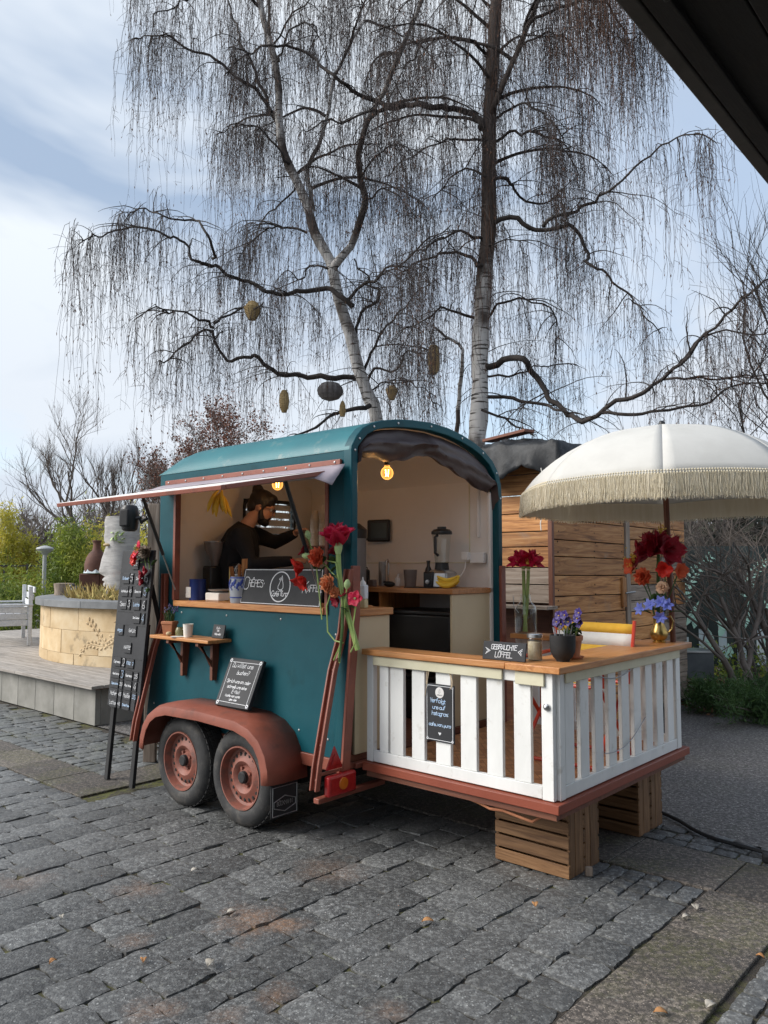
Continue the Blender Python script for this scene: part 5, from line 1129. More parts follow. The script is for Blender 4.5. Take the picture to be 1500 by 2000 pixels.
# black cable across the ground
cp = [(1.0, 1.82), (1.12, 1.77), (1.21, 1.73), (1.33, 1.66), (1.446, 1.56), (1.54, 1.50), (1.627, 1.465), (1.75, 1.45), (1.92, 1.43), (2.3, 1.36), (2.8, 1.30)]
mb = MB(); mb.tube([W(x, y, .016) for x, y in cp], .012, 8); o = mb.obj('black_cable', M['blackmat'], None); tag(o, 'thick black power cable snaking over the ground by the deck', 'cable')
mb = MB(); mb.box(-.05, .05, -.03, .03, 0, .05); o = mb.obj('cable_plug', M['blackmat'], None, bevel=.012, loc=W(1.97, 1.33, 0), rz=TA + .3); tag(o, 'black plug lying by the cable on the setts', 'plug')

# ------------------------------------------------------------ things inside the trailer
def lat(name, prof, m, loc, label, cat, n=24, sm=40):
    o = MB().lathe([(.001, prof[0][1])] + prof + [(.001, prof[-1][1])], n, caps=False).obj(name, M[m], None, sm, loc=loc, rz=TA); return tag(o, label, cat)
WT = 1.4745; NT_ = 1.3785
bl = thing('blender', 'tall kitchen blender with clear jug and silver base on the worktop', 'blender', W(-.29, 1.30, WT), TA + .15)
mb = MB(); mb.add([(sx * a, sy * b, z) for z, a, b in ((0, .095, .10), (.11, .085, .09), (.135, .06, .065)) for sy in (-1, 1) for sx in (-1, 1)], [(0, 2, 3, 1)] + [q for k in (0, 4) for q in ((k, k + 1, k + 5, k + 4), (k + 2, k + 6, k + 7, k + 3), (k, k + 4, k + 6, k + 2), (k + 1, k + 3, k + 7, k + 5))] + [(8, 9, 11, 10)]); mb.obj('base', M['steel'], bl, bevel=.012)
mb = MB(); mb.box(-.101, -.02, -.108, -.06, .004, .120); cpn = mb.obj('control_panel', M['black'], bl, bevel=.008)
mb = MB(); mb.lathe([(.018, 0), (.016, .012), (.001, .013)], 16, (-.06, -.109, .045), Matrix.Rotation(radians(90), 3, 'X')); mb.obj('dial', M['steel'], cpn)
mb = MB(); mb.lathe([(.055, .136), (.050, .185), (.058, .19)], 20); mb.obj('collar', M['black'], bl)
glass_jar(bl, [(.050, .19), (.055, .20), (.064, .30), (.074, .40)], .004, 8, 'jug')
mb = MB(); mb.lathe([(.078, .402), (.080, .41), (.078, .425), (.06, .44), (.035, .444), (.035, .46), (.001, .462)], 20); mb.obj('lid', M['black'], bl)
mb = MB(); mb.tube([(0, -.070, .39), (0, -.10, .38), (0, -.10, .26), (0, -.062, .245)], .012, 8); mb.obj('handle', M['black'], bl)
def bananas(name, label, loc, rz, n=5, hang=False):
    t = thing(name, label, 'bananas', loc, rz)
    for k in range(n):
        a = (k - (n - 1) / 2) * .28; mb = MB(); pts = []; rr = []
        for i in range(9):
            q = i / 8; 
            if hang: p = Vector((sin(a * 1.3) * (.015 + .10 * q ** .8), .03 * (k % 2) - .04 * sin(pi * q * .8), -.17 * q - .02 * (k % 3)))
            else: p = Vector((-.085 + .17 * q, -.030 + .018 * (k % 3) - .01 * k * 0, .018 + .05 * (1 - sin(pi * (q * .8 + .12))) + .020 * (k // 2))); p.y += .022 * (k % 2) 
            pts.append(p); rr.append((.006, .012, .016, .017, .0175, .017, .0155, .011, .004)[i])
        mb.tube(pts, rr, 7); mb.obj('banana', M['banana'], t, 50)
    mb = MB(); mb.tube([(0, 0, 0), (0, 0, .03)] if hang else [(.08, -.02, .06), (.095, -.02, .095)], [.012, .008], 6); mb.obj('stalk', M['banana'], t); return t
bananas('banana_bunch', 'ripe yellow bananas lying on the worktop before the blender', W(-.14, 1.18, WT), TA + .2)
bananas('banana_bunch', 'dim bunch of bananas hanging from the trailer ceiling', W(-1.62, .235, 2.225), TA + .6, 6, True)
mb = MB(); mb.tube([W(-1.62, .235, 2.255), W(-1.62, .235, 2.54)], .004, 5); o = mb.obj('banana_hook', M['darkwood']['z'], None); tag(o, 'thin hook hanging from the ceiling above the bananas', 'hook')
for nm, prof, m_, x, y, lb, ct in (('smoothie_bottle', [(.028, 0), (.030, .01), (.030, .11), (.024, .14), (.012, .165), (.012, .19), (.015, .19), (.015, .205)], 'black', -.42, 1.30, 'dark green bottle between the jug and the blender', 'bottle'), ('measuring_jug', [(.042, 0), (.045, .01), (.054, .135), (.050, .135), (.041, .015)], 'smoke', -.60, 1.30, 'translucent brown measuring jug on the worktop', 'jug'), ('thermos', [(.030, 0), (.032, .01), (.032, .17), (.030, .20)], 'dullsteel', -1.00, 1.42, 'slim steel thermos with dark lid beside the black box', 'thermos'), ('spray_bottle', [(.020, 0), (.022, .01), (.022, .06), (.01, .075), (.012, .10)], 'whiteplastic', -.80, 1.38, 'tiny white capped bottle beside the tap', 'bottle')):
    lat(nm, prof, m_, W(x, y, WT), lb, ct)
lat('label_band', [(.0308, .0), (.0308, .07)], 'juice', W(-.42, 1.30, WT + .02), 'pale paper label round the dark bottle', 'label') if False else None
tp_ = thing('tap', 'thin chrome swan neck tap rising from the worktop', 'tap', W(-.90, 1.38, WT), TA)
mb = MB(); mb.tube([(0, 0, 0), (0, 0, .19), (.012, -.02, .215), (.02, -.05, .205), (.022, -.06, .17)], .007, 8); mb.lathe([(.02, 0), (.018, .03), (.001, .032)], 12); mb.obj('spout', M['steel'], tp_); mb = MB(); mb.tube([(.01, 0, .02), (.05, -.01, .04)], .005, 6); mb.obj('lever', M['steel'], tp_)
mb = MB(); mb.box(-.09, .09, -.07, .07, 0, .14); o = mb.obj('toaster_box', M['black'], None, bevel=.02, loc=W(-1.10, 1.22, WT), rz=TA); tag(o, 'squat black appliance on the worktop below the tablet', 'appliance')
mb = MB(); mb.box(-.03, .03, -.025, .025, 0, .055); o = mb.obj('tub', M['smoke'], None, bevel=.006, loc=W(-.93, 1.22, WT), rz=TA); tag(o, 'small clear tub of sticks beside the steel thermos', 'tub')
mb = MB(); mb.ball((0, 0, .022), (.05, .035, .022), 12, 6); mb.box(-.06, .0, -.01, .012, .03, .045); o = mb.obj('dark_cloth', M['blackmat'], None, loc=W(-.71, 1.18, WT), rz=TA); tag(o, 'crumpled black cloth lying before the measuring jug', 'cloth')
mb = MB(); mb.box(-.13, .13, -.05, .05, 0, .008); o = mb.obj('baking_tray', M['black'], None, bevel=.003, loc=W(-.38, 1.16, WT), rz=TA); tag(o, 'flat black tray lying before the blender', 'tray')
tb = thing('tablet', 'dark tablet screen mounted on the far wall', 'tablet', W(-1.17, 1.575, 1.94), TA + .15)
mb = MB(); mb.box(-.115, .115, -.03, .0, -.095, .095); mb.obj('housing', M['black'], tb, bevel=.014); mb = MB(); mb.box(-.07, .09, -.034, -.0305, -.065, .065); mb.obj('screen', M['screen'], tb, bevel=.002)
mb = MB(); mb.tube([(-.11, -.012, -.06), (-.15, -.012, -.09), (-.155, -.012, -.2), (-.13, -.04, -.30), (-.06, -.1, -.32)], .006, 6); mb.obj('lead', M['black'], tb)
so_ = thing('wall_socket', 'white double socket with plugged charger by the blender', 'socket', W(-.14, 1.585, 1.70), TA)
mb = MB(); mb.box(-.07, .06, -.04, 0, -.04, .04); mb.obj('box', M['whiteplastic'], so_, bevel=.005); mb = MB(); mb.box(-.115, -.06, -.085, -.041, -.015, .045); mb.tube([(-.09, -.06, -.01), (-.10, -.06, -.08), (-.12, -.1, -.15)], .005, 6); mb.obj('charger', M['whiteplastic'], so_, bevel=.004)
for k, (x0, x1, z0, lb) in enumerate(((-.735, -.075, .977, 'large black plastic bin on the upper cabinet shelf'), (-1.15, -.09, .503, 'large black plastic bin on the trailer floor in the cabinet'))):
    t = thing('storage_bin', lb, 'bin', W((x0 + x1) / 2, 1.34, z0), TA); w = (x1 - x0) / 2; mb = MB(); h = .30
    mb.add([(sx * (w - .03 + .02 * (z > 0)), sy * (.20 + .015 * (z > 0)), z) for z in (0, h) for sy in (-1, 1) for sx in (-1, 1)], [(0, 2, 3, 1), (4, 5, 7, 6), (0, 1, 5, 4), (2, 6, 7, 3), (0, 4, 6, 2), (1, 3, 7, 5)]); mb.obj('tub', M['black'], t, bevel=.012)
    mb = MB(); mb.box(-w + .005, w - .005, -.222, .222, h + .001, h + .03); mb.obj('lid', M['black'], t, bevel=.008)
    if k: mb = MB(); mb.ball((.30, -.22, .2), (.012, .006, .014), 8, 6); mb.obj('latch', M['whiteplastic'], t)
em = thing('boiler', 'rounded grey hot water machine behind the corner flowers', 'appliance', W(-.92, .92, 1.15), TA)
mb = MB(); mb.lathe([(.14, 0), (.15, .02), (.15, .70), (.14, .78), (.10, .80), (.001, .80)], 28); mb.obj('body', M['greyplastic'], em); mb = MB(); mb.lathe([(.152, .70), (.154, .72), (.154, .77), (.10, .815), (.001, .82)], 28); mb.obj('lid', M['black'], em)
mb = MB(); mb.lathe([(.022, 0), (.02, .004), (.001, .004)], 18, (.065, -.138, .58), Matrix.Rotation(radians(90), 3, 'X') ); mb.obj('badge', M['whiteplastic'], em)
mb = MB(); mb.box(-.2, .2, -.17, .17, 0, .646); o = mb.obj('machine_stand', M['cream'], None, bevel=.004, loc=W(-.92, .92, .502), rz=TA); tag(o, 'cream plinth under the grey hot water machine', 'plinth')
# near counter
sb = thing('sauce_bottle', 'square milky squeeze bottle of lemon sauce by the corner flowers', 'bottle', W(-.075, .20, 1.3745), TA + .3)
mb = MB(); mb.box(-.027, .027, -.027, .027, 0, .055); mb.obj('filling', M['juice'], sb, bevel=.006); mb = MB(); mb.box(-.027, .027, -.027, .027, .0555, .145); mb.obj('bottle', M['milk'], sb, bevel=.006); mb = MB(); mb.lathe([(.022, .146), (.020, .16), (.006, .175), (.004, .195), (.001, .195)], 14); mb.obj('nozzle', M['whiteplastic'], sb)
mb = MB(); mb.box(-.09, .09, -.06, .06, 0, .11); o = mb.obj('napkin_box', M['inner'], None, bevel=.004, loc=W(-.25, .22, 1.3745), rz=TA); tag(o, 'beige box behind the lemon sauce bottle', 'box')
ck = thing('utensil_crock', 'grey stoneware crock painted blue and full of kitchen utensils', 'crock', W(-1.135, .055, NT_), TA)
mb = MB(); mb.lathe([(.001, 0), (.060, 0), (.066, .015), (.068, .07), (.072, .12), (.066, .165), (.064, .185), (.060, .185), (.060, .03), (.001, .02)], 28, caps=False); cb = mb.obj('crock', M['greystone'], ck)
for prof in ([(.0685, .036), (.0695, .036), (.0695, .044), (.0685, .044)], [(.0645, .172), (.0665, .172), (.0660, .182), (.0640, .182)]):
    mb = MB(); mb.lathe(prof, 28, caps=False); mb.obj('blue_band', M['blueglaze'], cb)
mb = MB()
for k in range(9):
    a = -pi / 2 + (k - 4) * .36; z = .125 + .02 * (k % 2)
    for dz, da, s in ((0, 0, .013), (.014, .10, .010), (-.016, -.08, .010), (-.030, .05, .007)): mb.ball((.0705 * cos(a + da), .0705 * sin(a + da), z + dz), (s * .9, s * .45, s), 8, 6, Matrix.Rotation(a + pi / 2, 3, 'Z'))
mb.obj('painted_flowers', M['blueglaze'], cb)
for q, e, m_, w in (((-.03, 0, .03), (-.075, -.02, .255), 'pine', .018), ((.0, .02, .03), (-.02, .02, .265), 'darkwood', .014), ((.03, .01, .03), (.055, .0, .31), 'pine', .026), ((.01, -.02, .03), (.025, -.02, .27), 'pine', .014)):
    q = Vector(q); e = Vector(e); mb = MB(); mb.tube([q, q.lerp(e, .55), q.lerp(e, .7), e], [w * .4, w * .5, w, w], 10, flat=.25); mb.obj('wooden_spatula', M[m_]['z'], ck)
mb = MB(); mb.tube([(-.01, -.01, .03), (-.01, 0, .18)], .006, 6)
for k in range(5):
    a = pi * k / 5; mb.tube([Vector((-.01, 0, .18)) + Vector((cos(a) * .03 * sin(pi * t), sin(a) * .03 * sin(pi * t), .10 * (t if t < .95 else .95))) * 1. for t in (0, .25, .5, .75, 1)], .0015, 4); mb.tube([Vector((-.01, 0, .18)) + Vector((-cos(a) * .03 * sin(pi * t), -sin(a) * .03 * sin(pi * t), .10 * t)) for t in (0, .25, .5, .75, 1)], .0015, 4)
mb.obj('whisk', M['steel'], ck)
o = MB().lathe([(.001, 0), (.062, 0), (.062, .155), (.064, .16), (.001, .16)], 24, caps=False).obj('tin', mat('blue_tin', [(.008, .02, .11), (.015, .035, .17)], 5, .35, metal=.3), None, loc=W(-1.745, .13, NT_), rz=TA); tag(o, 'dark blue tin at the front end of the hatch counter', 'tin')
mb = MB(); mb.box(-.0626, .0, -.0636, -.03, .02, .10); pl_ = mb.obj('tin_label', M['paper'], o)
ks = thing('kitchen_scale', 'white kitchen scale with black plate beside the blue tin', 'scale', W(-1.55, .20, NT_), TA)
mb = MB(); mb.box(-.085, .085, -.08, .08, 0, .06); mb.obj('body', M['paper'], ks, bevel=.008); mb = MB(); mb.lathe([(.03, .061), (.09, .075), (.095, .085), (.001, .08)], 24); mb.obj('plate', M['dullsteel'], ks)
cg = thing('coffee_grinder', 'black coffee grinder with funnel hopper in the dim trailer', 'grinder', W(-1.93, .42, NT_ - .04), TA)
mb = MB(); mb.box(-.06, .06, -.08, .08, 0, .30); mb.obj('body', M['black'], cg, bevel=.015); mb = MB(); mb.lathe([(.03, .30), (.04, .34), (.085, .44), (.088, .49), (.084, .49)], 20); mb.obj('hopper', M['smoke'], cg); mb = MB(); mb.lathe([(.09, .491), (.09, .50), (.001, .505)], 20); mb.obj('lid', M['dullsteel'], cg)
cm = thing('portafilter_machine', 'black lever espresso machine standing beside the grinder', 'coffee machine', W(-1.72, .55, NT_ - .04), TA)
mb = MB(); mb.box(-.11, .11, -.10, .12, 0, .05); mb.box(-.09, .09, .02, .12, .051, .20); mb.lathe([(.11, .201), (.115, .215), (.115, .30), (.10, .32), (.001, .32)], 20); mb.obj('body', M['black'], cm, bevel=.008); mb = MB(); mb.lathe([(.1165, .225), (.1165, .235)], 20, caps=False); mb.obj('chrome_band', M['steel'], cm)
for z in (.14, .17): mb = MB(); mb.tube([(.02, -.06, z), (.13, -.08, z + .004), (.20, -.09, z - .004)], [.012, .011, .014], 8); mb.obj('portafilter', M['black'], cm)
mb = MB(); mb.box(-.25, .25, -.20, .20, 0, .833); o = mb.obj('machine_cabinet', M['cream'], None, bevel=.004, loc=W(-1.79, .62, .502), rz=TA); tag(o, 'low cream cabinet under grinder and espresso machine', 'cabinet')
rk = thing('bread_stand', 'thin wire frame stand beside the utensil crock', 'stand', W(-1.33, .16, NT_), TA)
mb = MB(); mb.tube([(-.06, 0, 0), (-.06, 0, .24), (.06, 0, .24), (.06, 0, 0)], .004, 6); mb.tube([(-.06, -.04, .004), (-.06, .04, .004)], .004, 6); mb.tube([(.06, -.04, .004), (.06, .04, .004)], .004, 6); mb.obj('frame', M['brass'], rk)
o = MB().lathe([(.001, 0), (.034, 0), (.040, .10), (.036, .10), (.032, .01), (.001, .01)], 18, caps=False).tube([(.036, 0, .085), (.062, 0, .08), (.062, 0, .035), (.036, 0, .025)], .005, 6).obj('mug', M['whiteplastic'], None, loc=W(-1.235, .14, NT_), rz=TA + 3.1); tag(o, 'white mug half hidden behind the stoneware crock', 'mug')
# stacked cups on a wall board
mb = MB(); mb.box(-1.98, -1.50, 1.42, 1.59, 1.80, 1.82); mb.v = [tuple(W(*v)) for v in mb.v]; o = mb.obj('cup_shelf', M['darkwood']['x'], None, bevel=.003); tag(o, 'short wall board carrying the stacks of paper cups', 'shelf')
for k in range(4):
    t = thing('cup_stack', ['leftmost stack of nested paper cups on the wall board', 'second stack of paper cups from the left on the wall board', 'third stack of paper cups from the left on the wall board', 'rightmost stack of nested paper cups on the wall board'][k], 'cups', W(-1.90 + .115 * k, 1.50, 1.8205), TA, 'stacks of paper cups')
    mb = MB()
    for i in range(18 + 3 * (k % 2)): z = .014 * i; mb.lathe([(.036, z), (.042, z + .002), (.042, z + .010), (.037, z + .0135)], 14, caps=False)
    mb.lathe([(.036, z + .014), (.028, z + .085), (.001, z + .085)], 14); mb.obj('cups', M['paper'], t)
gr = thing('crepe_plate', 'round black crepe plate in front of the man', 'crepe maker', W(-.98, .66, 1.10), TA)
mb = MB(); mb.lathe([(.19, 0), (.20, .02), (.20, .36), (.20, .40), (.19, .41), (.001, .412)], 30); mb.obj('plate', M['black'], gr); gr.location = W(-1.27, .78, 1.21)
mb = MB(); mb.box(-.2, .2, -.2, .2, 0, .706); o = mb.obj('machine_stand', M['cream'], None, bevel=.004, loc=W(-1.27, .78, .502), rz=TA + .2); tag(o, 'cream plinth under the round crepe plate', 'plinth')
# bulbs
def bulb(label, x, y, z, cord):
    t = thing('light_bulb', label, 'lamp', W(x, y, z), TA)
    mb = MB(); mb.ball((0, 0, 0), (.042, .042, .045), 16, 12); mb.lathe([(.022, .036), (.016, .055)], 12, caps=False); mb.obj('globe', M['hotglow'], t)
    mb = MB(); mb.lathe([(.017, .052), (.018, .085), (.010, .10), (.001, .10)], 12); mb.obj('socket', M['black'], t)
    mb = MB()
    for k in range(4): a = k * pi / 2; mb.tube([(.010 * cos(a), .010 * sin(a), -.022), (.014 * cos(a), .014 * sin(a), .022)], .0016, 5)
    mb.obj('filament', M['hotwire'], t)
    mb = MB(); mb.tube([(0, 0, .1)] + cord, .004, 5); mb.obj('cord', M['darkwood']['x'], t)
    l = bpy.data.lights.new('bulb_light', 'POINT'); l.energy = .3; l.color = (1, .62, .28); l.shadow_soft_size = .03; lo = bpy.data.objects.new('bulb_light', l); COL.objects.link(lo); lo.parent = t; lo.location = (0, 0, -.06)
bulb('lit globe bulb hanging under the rolled brown tarpaulin', -.10, .46, 2.255, [(-.05, -.05, .13), (-.2, -.15, .13), (-.4, -.25, .28)])
bulb('lit globe bulb above the man inside the hatch', -1.28, .52, 2.265, [(.0, 0, .2), (.05, .05, .29)])

# ------------------------------------------------------------ the man
pm = thing('person', 'man in a black sweater with a hair bun, glasses and beard, working inside the trailer', 'person', (-1.12, 6.45, .5), 0); pm.scale = (1.03, 1.03, 1.03)
def fuse(mb, name, m, vox, parent=pm, smooth_it=3):
    mb.v = [(x, y, z - .5) for x, y, z in mb.v]
    o = mb.obj(name, m, parent, 180); md = o.modifiers.new('fuse', 'REMESH'); md.mode = 'VOXEL'; md.voxel_size = vox; md.use_smooth_shade = True
    ms = o.modifiers.new('soft', 'SMOOTH'); ms.iterations = smooth_it; ms.factor = .5; return o
HC = Vector((.115, 0, 2.075)); HR = Matrix.Rotation(radians(20), 3, 'Y')   # head, nodding down
def hp(x, y, z): return HC + HR @ Vector((x, y, z))
body = MB()
body.ball(HC + HR @ Vector((-.012, 0, .03)), (.098, .076, .100), 20, 14, HR)         # skull
body.ball(hp(.022, 0, -.045), (.070, .060, .080), 18, 12, HR)                         # face
body.ball(hp(.050, 0, -.100), (.038, .038, .030), 14, 10, HR)                         # chin
body.tube([hp(.084, 0, .012), hp(.103, 0, -.028), hp(.108, 0, -.042)], [.010, .015, .012], 8)   # nose
body.ball(hp(.082, 0, .022), (.016, .045, .012), 10, 8, HR)                           # brow
body.ball(hp(.086, 0, -.074), (.012, .024, .008), 10, 8, HR); body.ball(hp(.083, 0, -.087), (.012, .021, .008), 10, 8, HR)  # lips
for s in (-1, 1): body.ball(hp(-.008, s * .074, -.012), (.020, .009, .030), 10, 8, HR)  # ears
body.tube([(-.03, 0, 1.90), (.02, 0, 1.97), (.07, 0, 2.03)], [.062, .056, .055], 14)
body.tube([(-.02, 0, 1.30), (-.05, 0, 1.5), (-.05, 0, 1.72), (-.03, 0, 1.90)], [.13, .12, .13, .06], 16)
for s in (-1, 1): body.tube([(-.02, s * .09, 1.36), (.01, s * .10, .98), (-.03, s * .10, .58)], [.085, .062, .042], 12); body.ball((.02, s * .10, .535), (.12, .045, .035), 12, 8)
SH = {-1: [(-.03, -.18, 1.865), (.07, -.235, 1.62), (.385, -.15, 1.645)], 1: [(.0, .17, 1.87), (.19, .22, 1.80), (.37, .10, 1.872)]}
for s, (a, b, c) in SH.items():
    body.tube([a, Vector(a).lerp(Vector(b), .5), b, Vector(b).lerp(Vector(c), .5), c], [.052, .046, .040, .036, .026], 12)
    c = Vector(c); d = (c - Vector(b)).normalized(); side_ = Vector((0, 1, 0)); pc = c + d * .05
    body.ball(pc, (.052, .040, .020), 12, 8)
    for k, (oy, ln2) in enumerate(((-.030, .060), (-.010, .072), (.011, .068), (.030, .052))):      # four bent fingers
        q0 = c + d * .085 + side_ * oy; q1 = q0 + d * ln2 * .5 + Vector((0, 0, -.008)); q2 = q1 + d * ln2 * .35 + Vector((0, 0, -.022)); q3 = q2 + d * ln2 * .10 + Vector((0, 0, -.024))
        body.tube([c + d * .05 + side_ * oy * .8, q0, q1, q2, q3], [.011, .0105, .0098, .009, .007], 8)
    q0 = c + d * .03 + side_ * (.034 * -s * -1) ; body.tube([c + d * .02 + side_ * .03 * s, q0 + d * .03 + side_ * .012 * s + Vector((0, 0, -.012)), q0 + d * .07 + side_ * .006 * s + Vector((0, 0, -.03))], [.013, .0115, .009], 8)
fuse(body, 'body', M['skin'], .0075)
sw = MB()
sw.tube([(-.03, 0, 1.34), (-.06, 0, 1.46), (-.075, 0, 1.62), (-.070, 0, 1.76), (-.045, 0, 1.86), (-.012, 0, 1.935)], [.155, .158, .165, .165, .125, .074], 18)
sw.ball((-.04, -.10, 1.80), (.12, .12, .13), 14, 10); sw.ball((-.04, .10, 1.80), (.12, .12, .13), 14, 10)
for s, (a, b, c) in SH.items():
    a, b, c = Vector(a), Vector(b), Vector(c); sw.tube([a + Vector((0, -s * .05, -.01)), a, a.lerp(b, .5), b, b.lerp(c, .5), b.lerp(c, .97)], [.07, .076, .066, .060, .050, .040], 14)
fuse(sw, 'sweater', M['sweater'], .011)
tr = MB(); tr.ball((-.03, 0, 1.34), (.15, .175, .12), 16, 10)
for s in (-1, 1): tr.tube([(-.02, s * .09, 1.36), (.01, s * .10, .98), (-.03, s * .10, .60)], [.105, .078, .062], 12)
fuse(tr, 'trousers', M['trousers'], .014)
shs = MB()
for s in (-1, 1): shs.ball((.03, s * .10, .547), (.14, .052, .046), 14, 8); shs.box(-.10, .16, s * .10 - .045, s * .10 + .045, .502, .525)
fuse(shs, 'shoes', M['blackmat'], .010)
hr_ = MB(); hr_.ball(hp(-.020, 0, .050), (.108, .086, .090), 20, 14, HR); hr_.ball(hp(-.07, 0, .0), (.058, .072, .075), 16, 12, HR); hr_.ball(hp(.045, 0, .088), (.052, .062, .038), 14, 10, HR)
hr_.ball(hp(-.088, 0, .125), (.045, .040, .040), 14, 10, HR); hr_.ball(hp(-.105, .01, .10), (.025, .03, .03), 10, 8, HR)
for s in (-1, 1): hr_.ball(hp(.012, s * .070, .015), (.018, .014, .045), 10, 8, HR)
fuse(hr_, 'hair', M['hair'], .007, smooth_it=1)
bd = MB(); bd.ball(hp(.040, 0, -.098), (.052, .052, .042), 16, 10, HR); bd.ball(hp(.06, 0, -.112), (.036, .036, .032), 12, 8, HR)
for s in (-1, 1): bd.tube([hp(.004, s * .068, -.01), hp(.012, s * .062, -.05), hp(.03, s * .048, -.09)], [.012, .020, .028], 8); bd.tube([hp(.083, s * .03, -.075), hp(.094, 0, -.060)], .008, 8)
fuse(bd, 'beard', M['hair'], .006, smooth_it=1)
gl = MB()
for s in (-1, 1):
    gl.tube([hp(.101 + .012 * cos(a) * 0, s * .034 + .025 * cos(a), -.004 + .020 * sin(a)) for a in np.linspace(0, 2 * pi, 17)], .0028, 6); gl.tube([hp(.100, s * .060, .004), hp(.04, s * .080, .004), hp(-.012, s * .082, .0)], .0028, 6)
gl.tube([hp(.102, -.010, .002), hp(.107, 0, .004), hp(.102, .010, .002)], .0025, 6); gl.v = [(x, y, z - .5) for x, y, z in gl.v]; gl.obj('glasses', M['black'], pm)
for s in (-1, 1):
    e = MB(); p = hp(.078, s * .032, .0); e.ball((p.x, p.y, p.z - .5), .012, 10, 8); e.obj('eye', M['whiteplastic'], pm)
    e = MB(); p = hp(.0885, s * .032, -.003); e.ball((p.x, p.y, p.z - .5), .0055, 8, 6); e.obj('iris', M['hair'], pm)

# ------------------------------------------------------------ helper: measured point at depth Y
_pa = atan(105 / 1530)
def pt(px, py, Y):
    x = (px - 750) / 1530; z = -(py - 1000) / 1530; d = Vector((x, cos(_pa) - z * sin(_pa), sin(_pa) + z * cos(_pa))); t = Y / d.y; return Vector((0, 0, 1.64)) + d * t

# ------------------------------------------------------------ wooden hut behind the trailer
hut = thing('wooden_hut', 'weathered plank hut with a latched door behind the deck', 'hut', W(-.222, 2.83), TA)
hr2 = random.Random(4)
def planks(fn, a0, a1, z0, z1, ms, slope=0., n0=None, lo=.11, hi=.20):
    z = z0
    while z < z1 - .03:
        h = min(hr2.uniform(lo, hi), z1 - z); m_ = ms if not isinstance(ms, tuple) else (ms[0] if hr2.random() > (z1 - z) / (z1 - z0) * .9 - .05 else ms[1])
        j = hr2.uniform(-.004, .004); mb = MB(); g = .004
        mb.box(a0, a1, -.011 + j, .011 + j, z + g, z + h - g); mb.v = [fn(x, y, q + slope * (x - a0)) for x, y, q in mb.v]
        o = mb.obj('plank', M[m_]['x' if fn is fl_ else 'y'], hut, bevel=.003)
        bm = bmesh.new(); bm.from_mesh(o.data); bmesh.ops.recalc_face_normals(bm, faces=bm.faces); bm.to_mesh(o.data); bm.free(); z += h
fr_ = lambda a, d, z: (-d, a, z)      # long face, runs along y
fl_ = lambda a, d, z: (-a, d, z)      # short face, runs along -x
planks(fr_, .02, 1.46, .12, 2.52, ('shed', 'shed'), -.012); planks(fr_, 1.60, 2.40, .12, 2.44, ('shed', 'shedgrey'), -.005); planks(fr_, 2.43, 3.10, .10, 2.42, ('shed', 'shedgrey'), -.01)
planks(fl_, .03, 1.00, 1.30, 2.60, ('shed', 'shedgrey')); planks(fl_, 1.02, 2.9, .12, 2.60, ('shed', 'shedgrey'))
def hb(name, b, m, bev=.004):
    mb = MB(); mb.box(*b); return mb.obj(name, m, hut, bevel=bev)
hb('corner_post', (-.03, .014, -.02, .018, .10, 2.62), M['darkwood']['z']); hb('door_post', (-.03, .028, 1.475, 1.52, .10, 2.50), M['shedgrey']['z']); hb('door_post', (-.03, .02, 1.53, 1.585, .10, 2.48), M['shedgrey']['z'])
for y in (.70,): pass
dl = hb('door_latch', (.012, .04, 1.36, 1.44, 1.22, 1.52), M['shed']['z']); mb = MB(); mb.tube([(.045, 1.40, 1.36), (.045, 1.62, 1.37)], .010, 6); mb.obj('bolt', M['dullsteel'], dl)
mb = MB()
for y in (.09, .80, 1.40):
    z = .2
    while z < 2.3: mb.ball((.012, y + hr2.uniform(-.02, .02), z), (.003, .008, .008), 6, 4); z += hr2.uniform(.05, .1)
tag(mb.obj('nail_heads', M['dark'], hut), kind='stuff')
hb('sill_shelf', (-1.0, .06, -.20, -.014, 1.255, 1.285), M['shedgrey']['x']); hb('back_board', (-1.0, -.03, .30, .32, .12, 1.30), M['darkwood']['x'])
hb('core', (-2.9, -.05, .33, 3.08, .1, 2.2), M['dark'], 0); hb('roof_board', (-3.0, .12, -.12, 3.2, 2.625, 2.66), M['darkwood']['y'])
# plastic sheeting tied over the hut roof
rows = []
for i in range(80):
    s = i / 79; row = []
    for j in range(50):
        t = j / 49; x = -3.1 + 3.6 * s; y = -.46 + 2.2 * t; zz = 2.70 + .14 * math.exp(-((x + .5) / .5) ** 2) * math.exp(-((y - .3) / .4) ** 2) + .05 * abs(noise.noise(Vector((x * 5 + y * 3, y * 2, 4))))
        zz += .05 * (.5 - abs(noise.noise(Vector((x * 7, y * 5, 1))))) + .03 * noise.noise(Vector((x * 15, y * 13, 1)))
        e = max(0, (-.15 - y) / .31); e2 = max(0, (x - .15) / .35); y = max(y, -.15 - .06 * e); x = min(x, .15 + .07 * e2)
        zz -= e * (.27 + .06 * sin(9 * x)) + e2 * (.25 + .06 * sin(7 * y)); row.append((x + .02 * sin(15 * y) * e2, y + .025 * sin(19 * x) * e, zz))
    rows.append(row)
mb = MB(); mb.grid(rows); o = mb.obj('plastic_sheet', M['plastic'], None, 80, loc=W(-.222, 2.83), rz=TA, solid=.003); tag(o, 'crumpled grey plastic sheet draped over the hut roof', 'tarpaulin')
mb = MB(); mb.box(-.06, .06, -.35, .35, 0, .03); o = mb.obj('roof_batten', M['darkwood']['y'], None, bevel=.004, loc=W(-.85, 3.10, 2.90), rz=TA + 1.2); tag(o, 'dark batten weighing down the plastic sheet', 'batten')
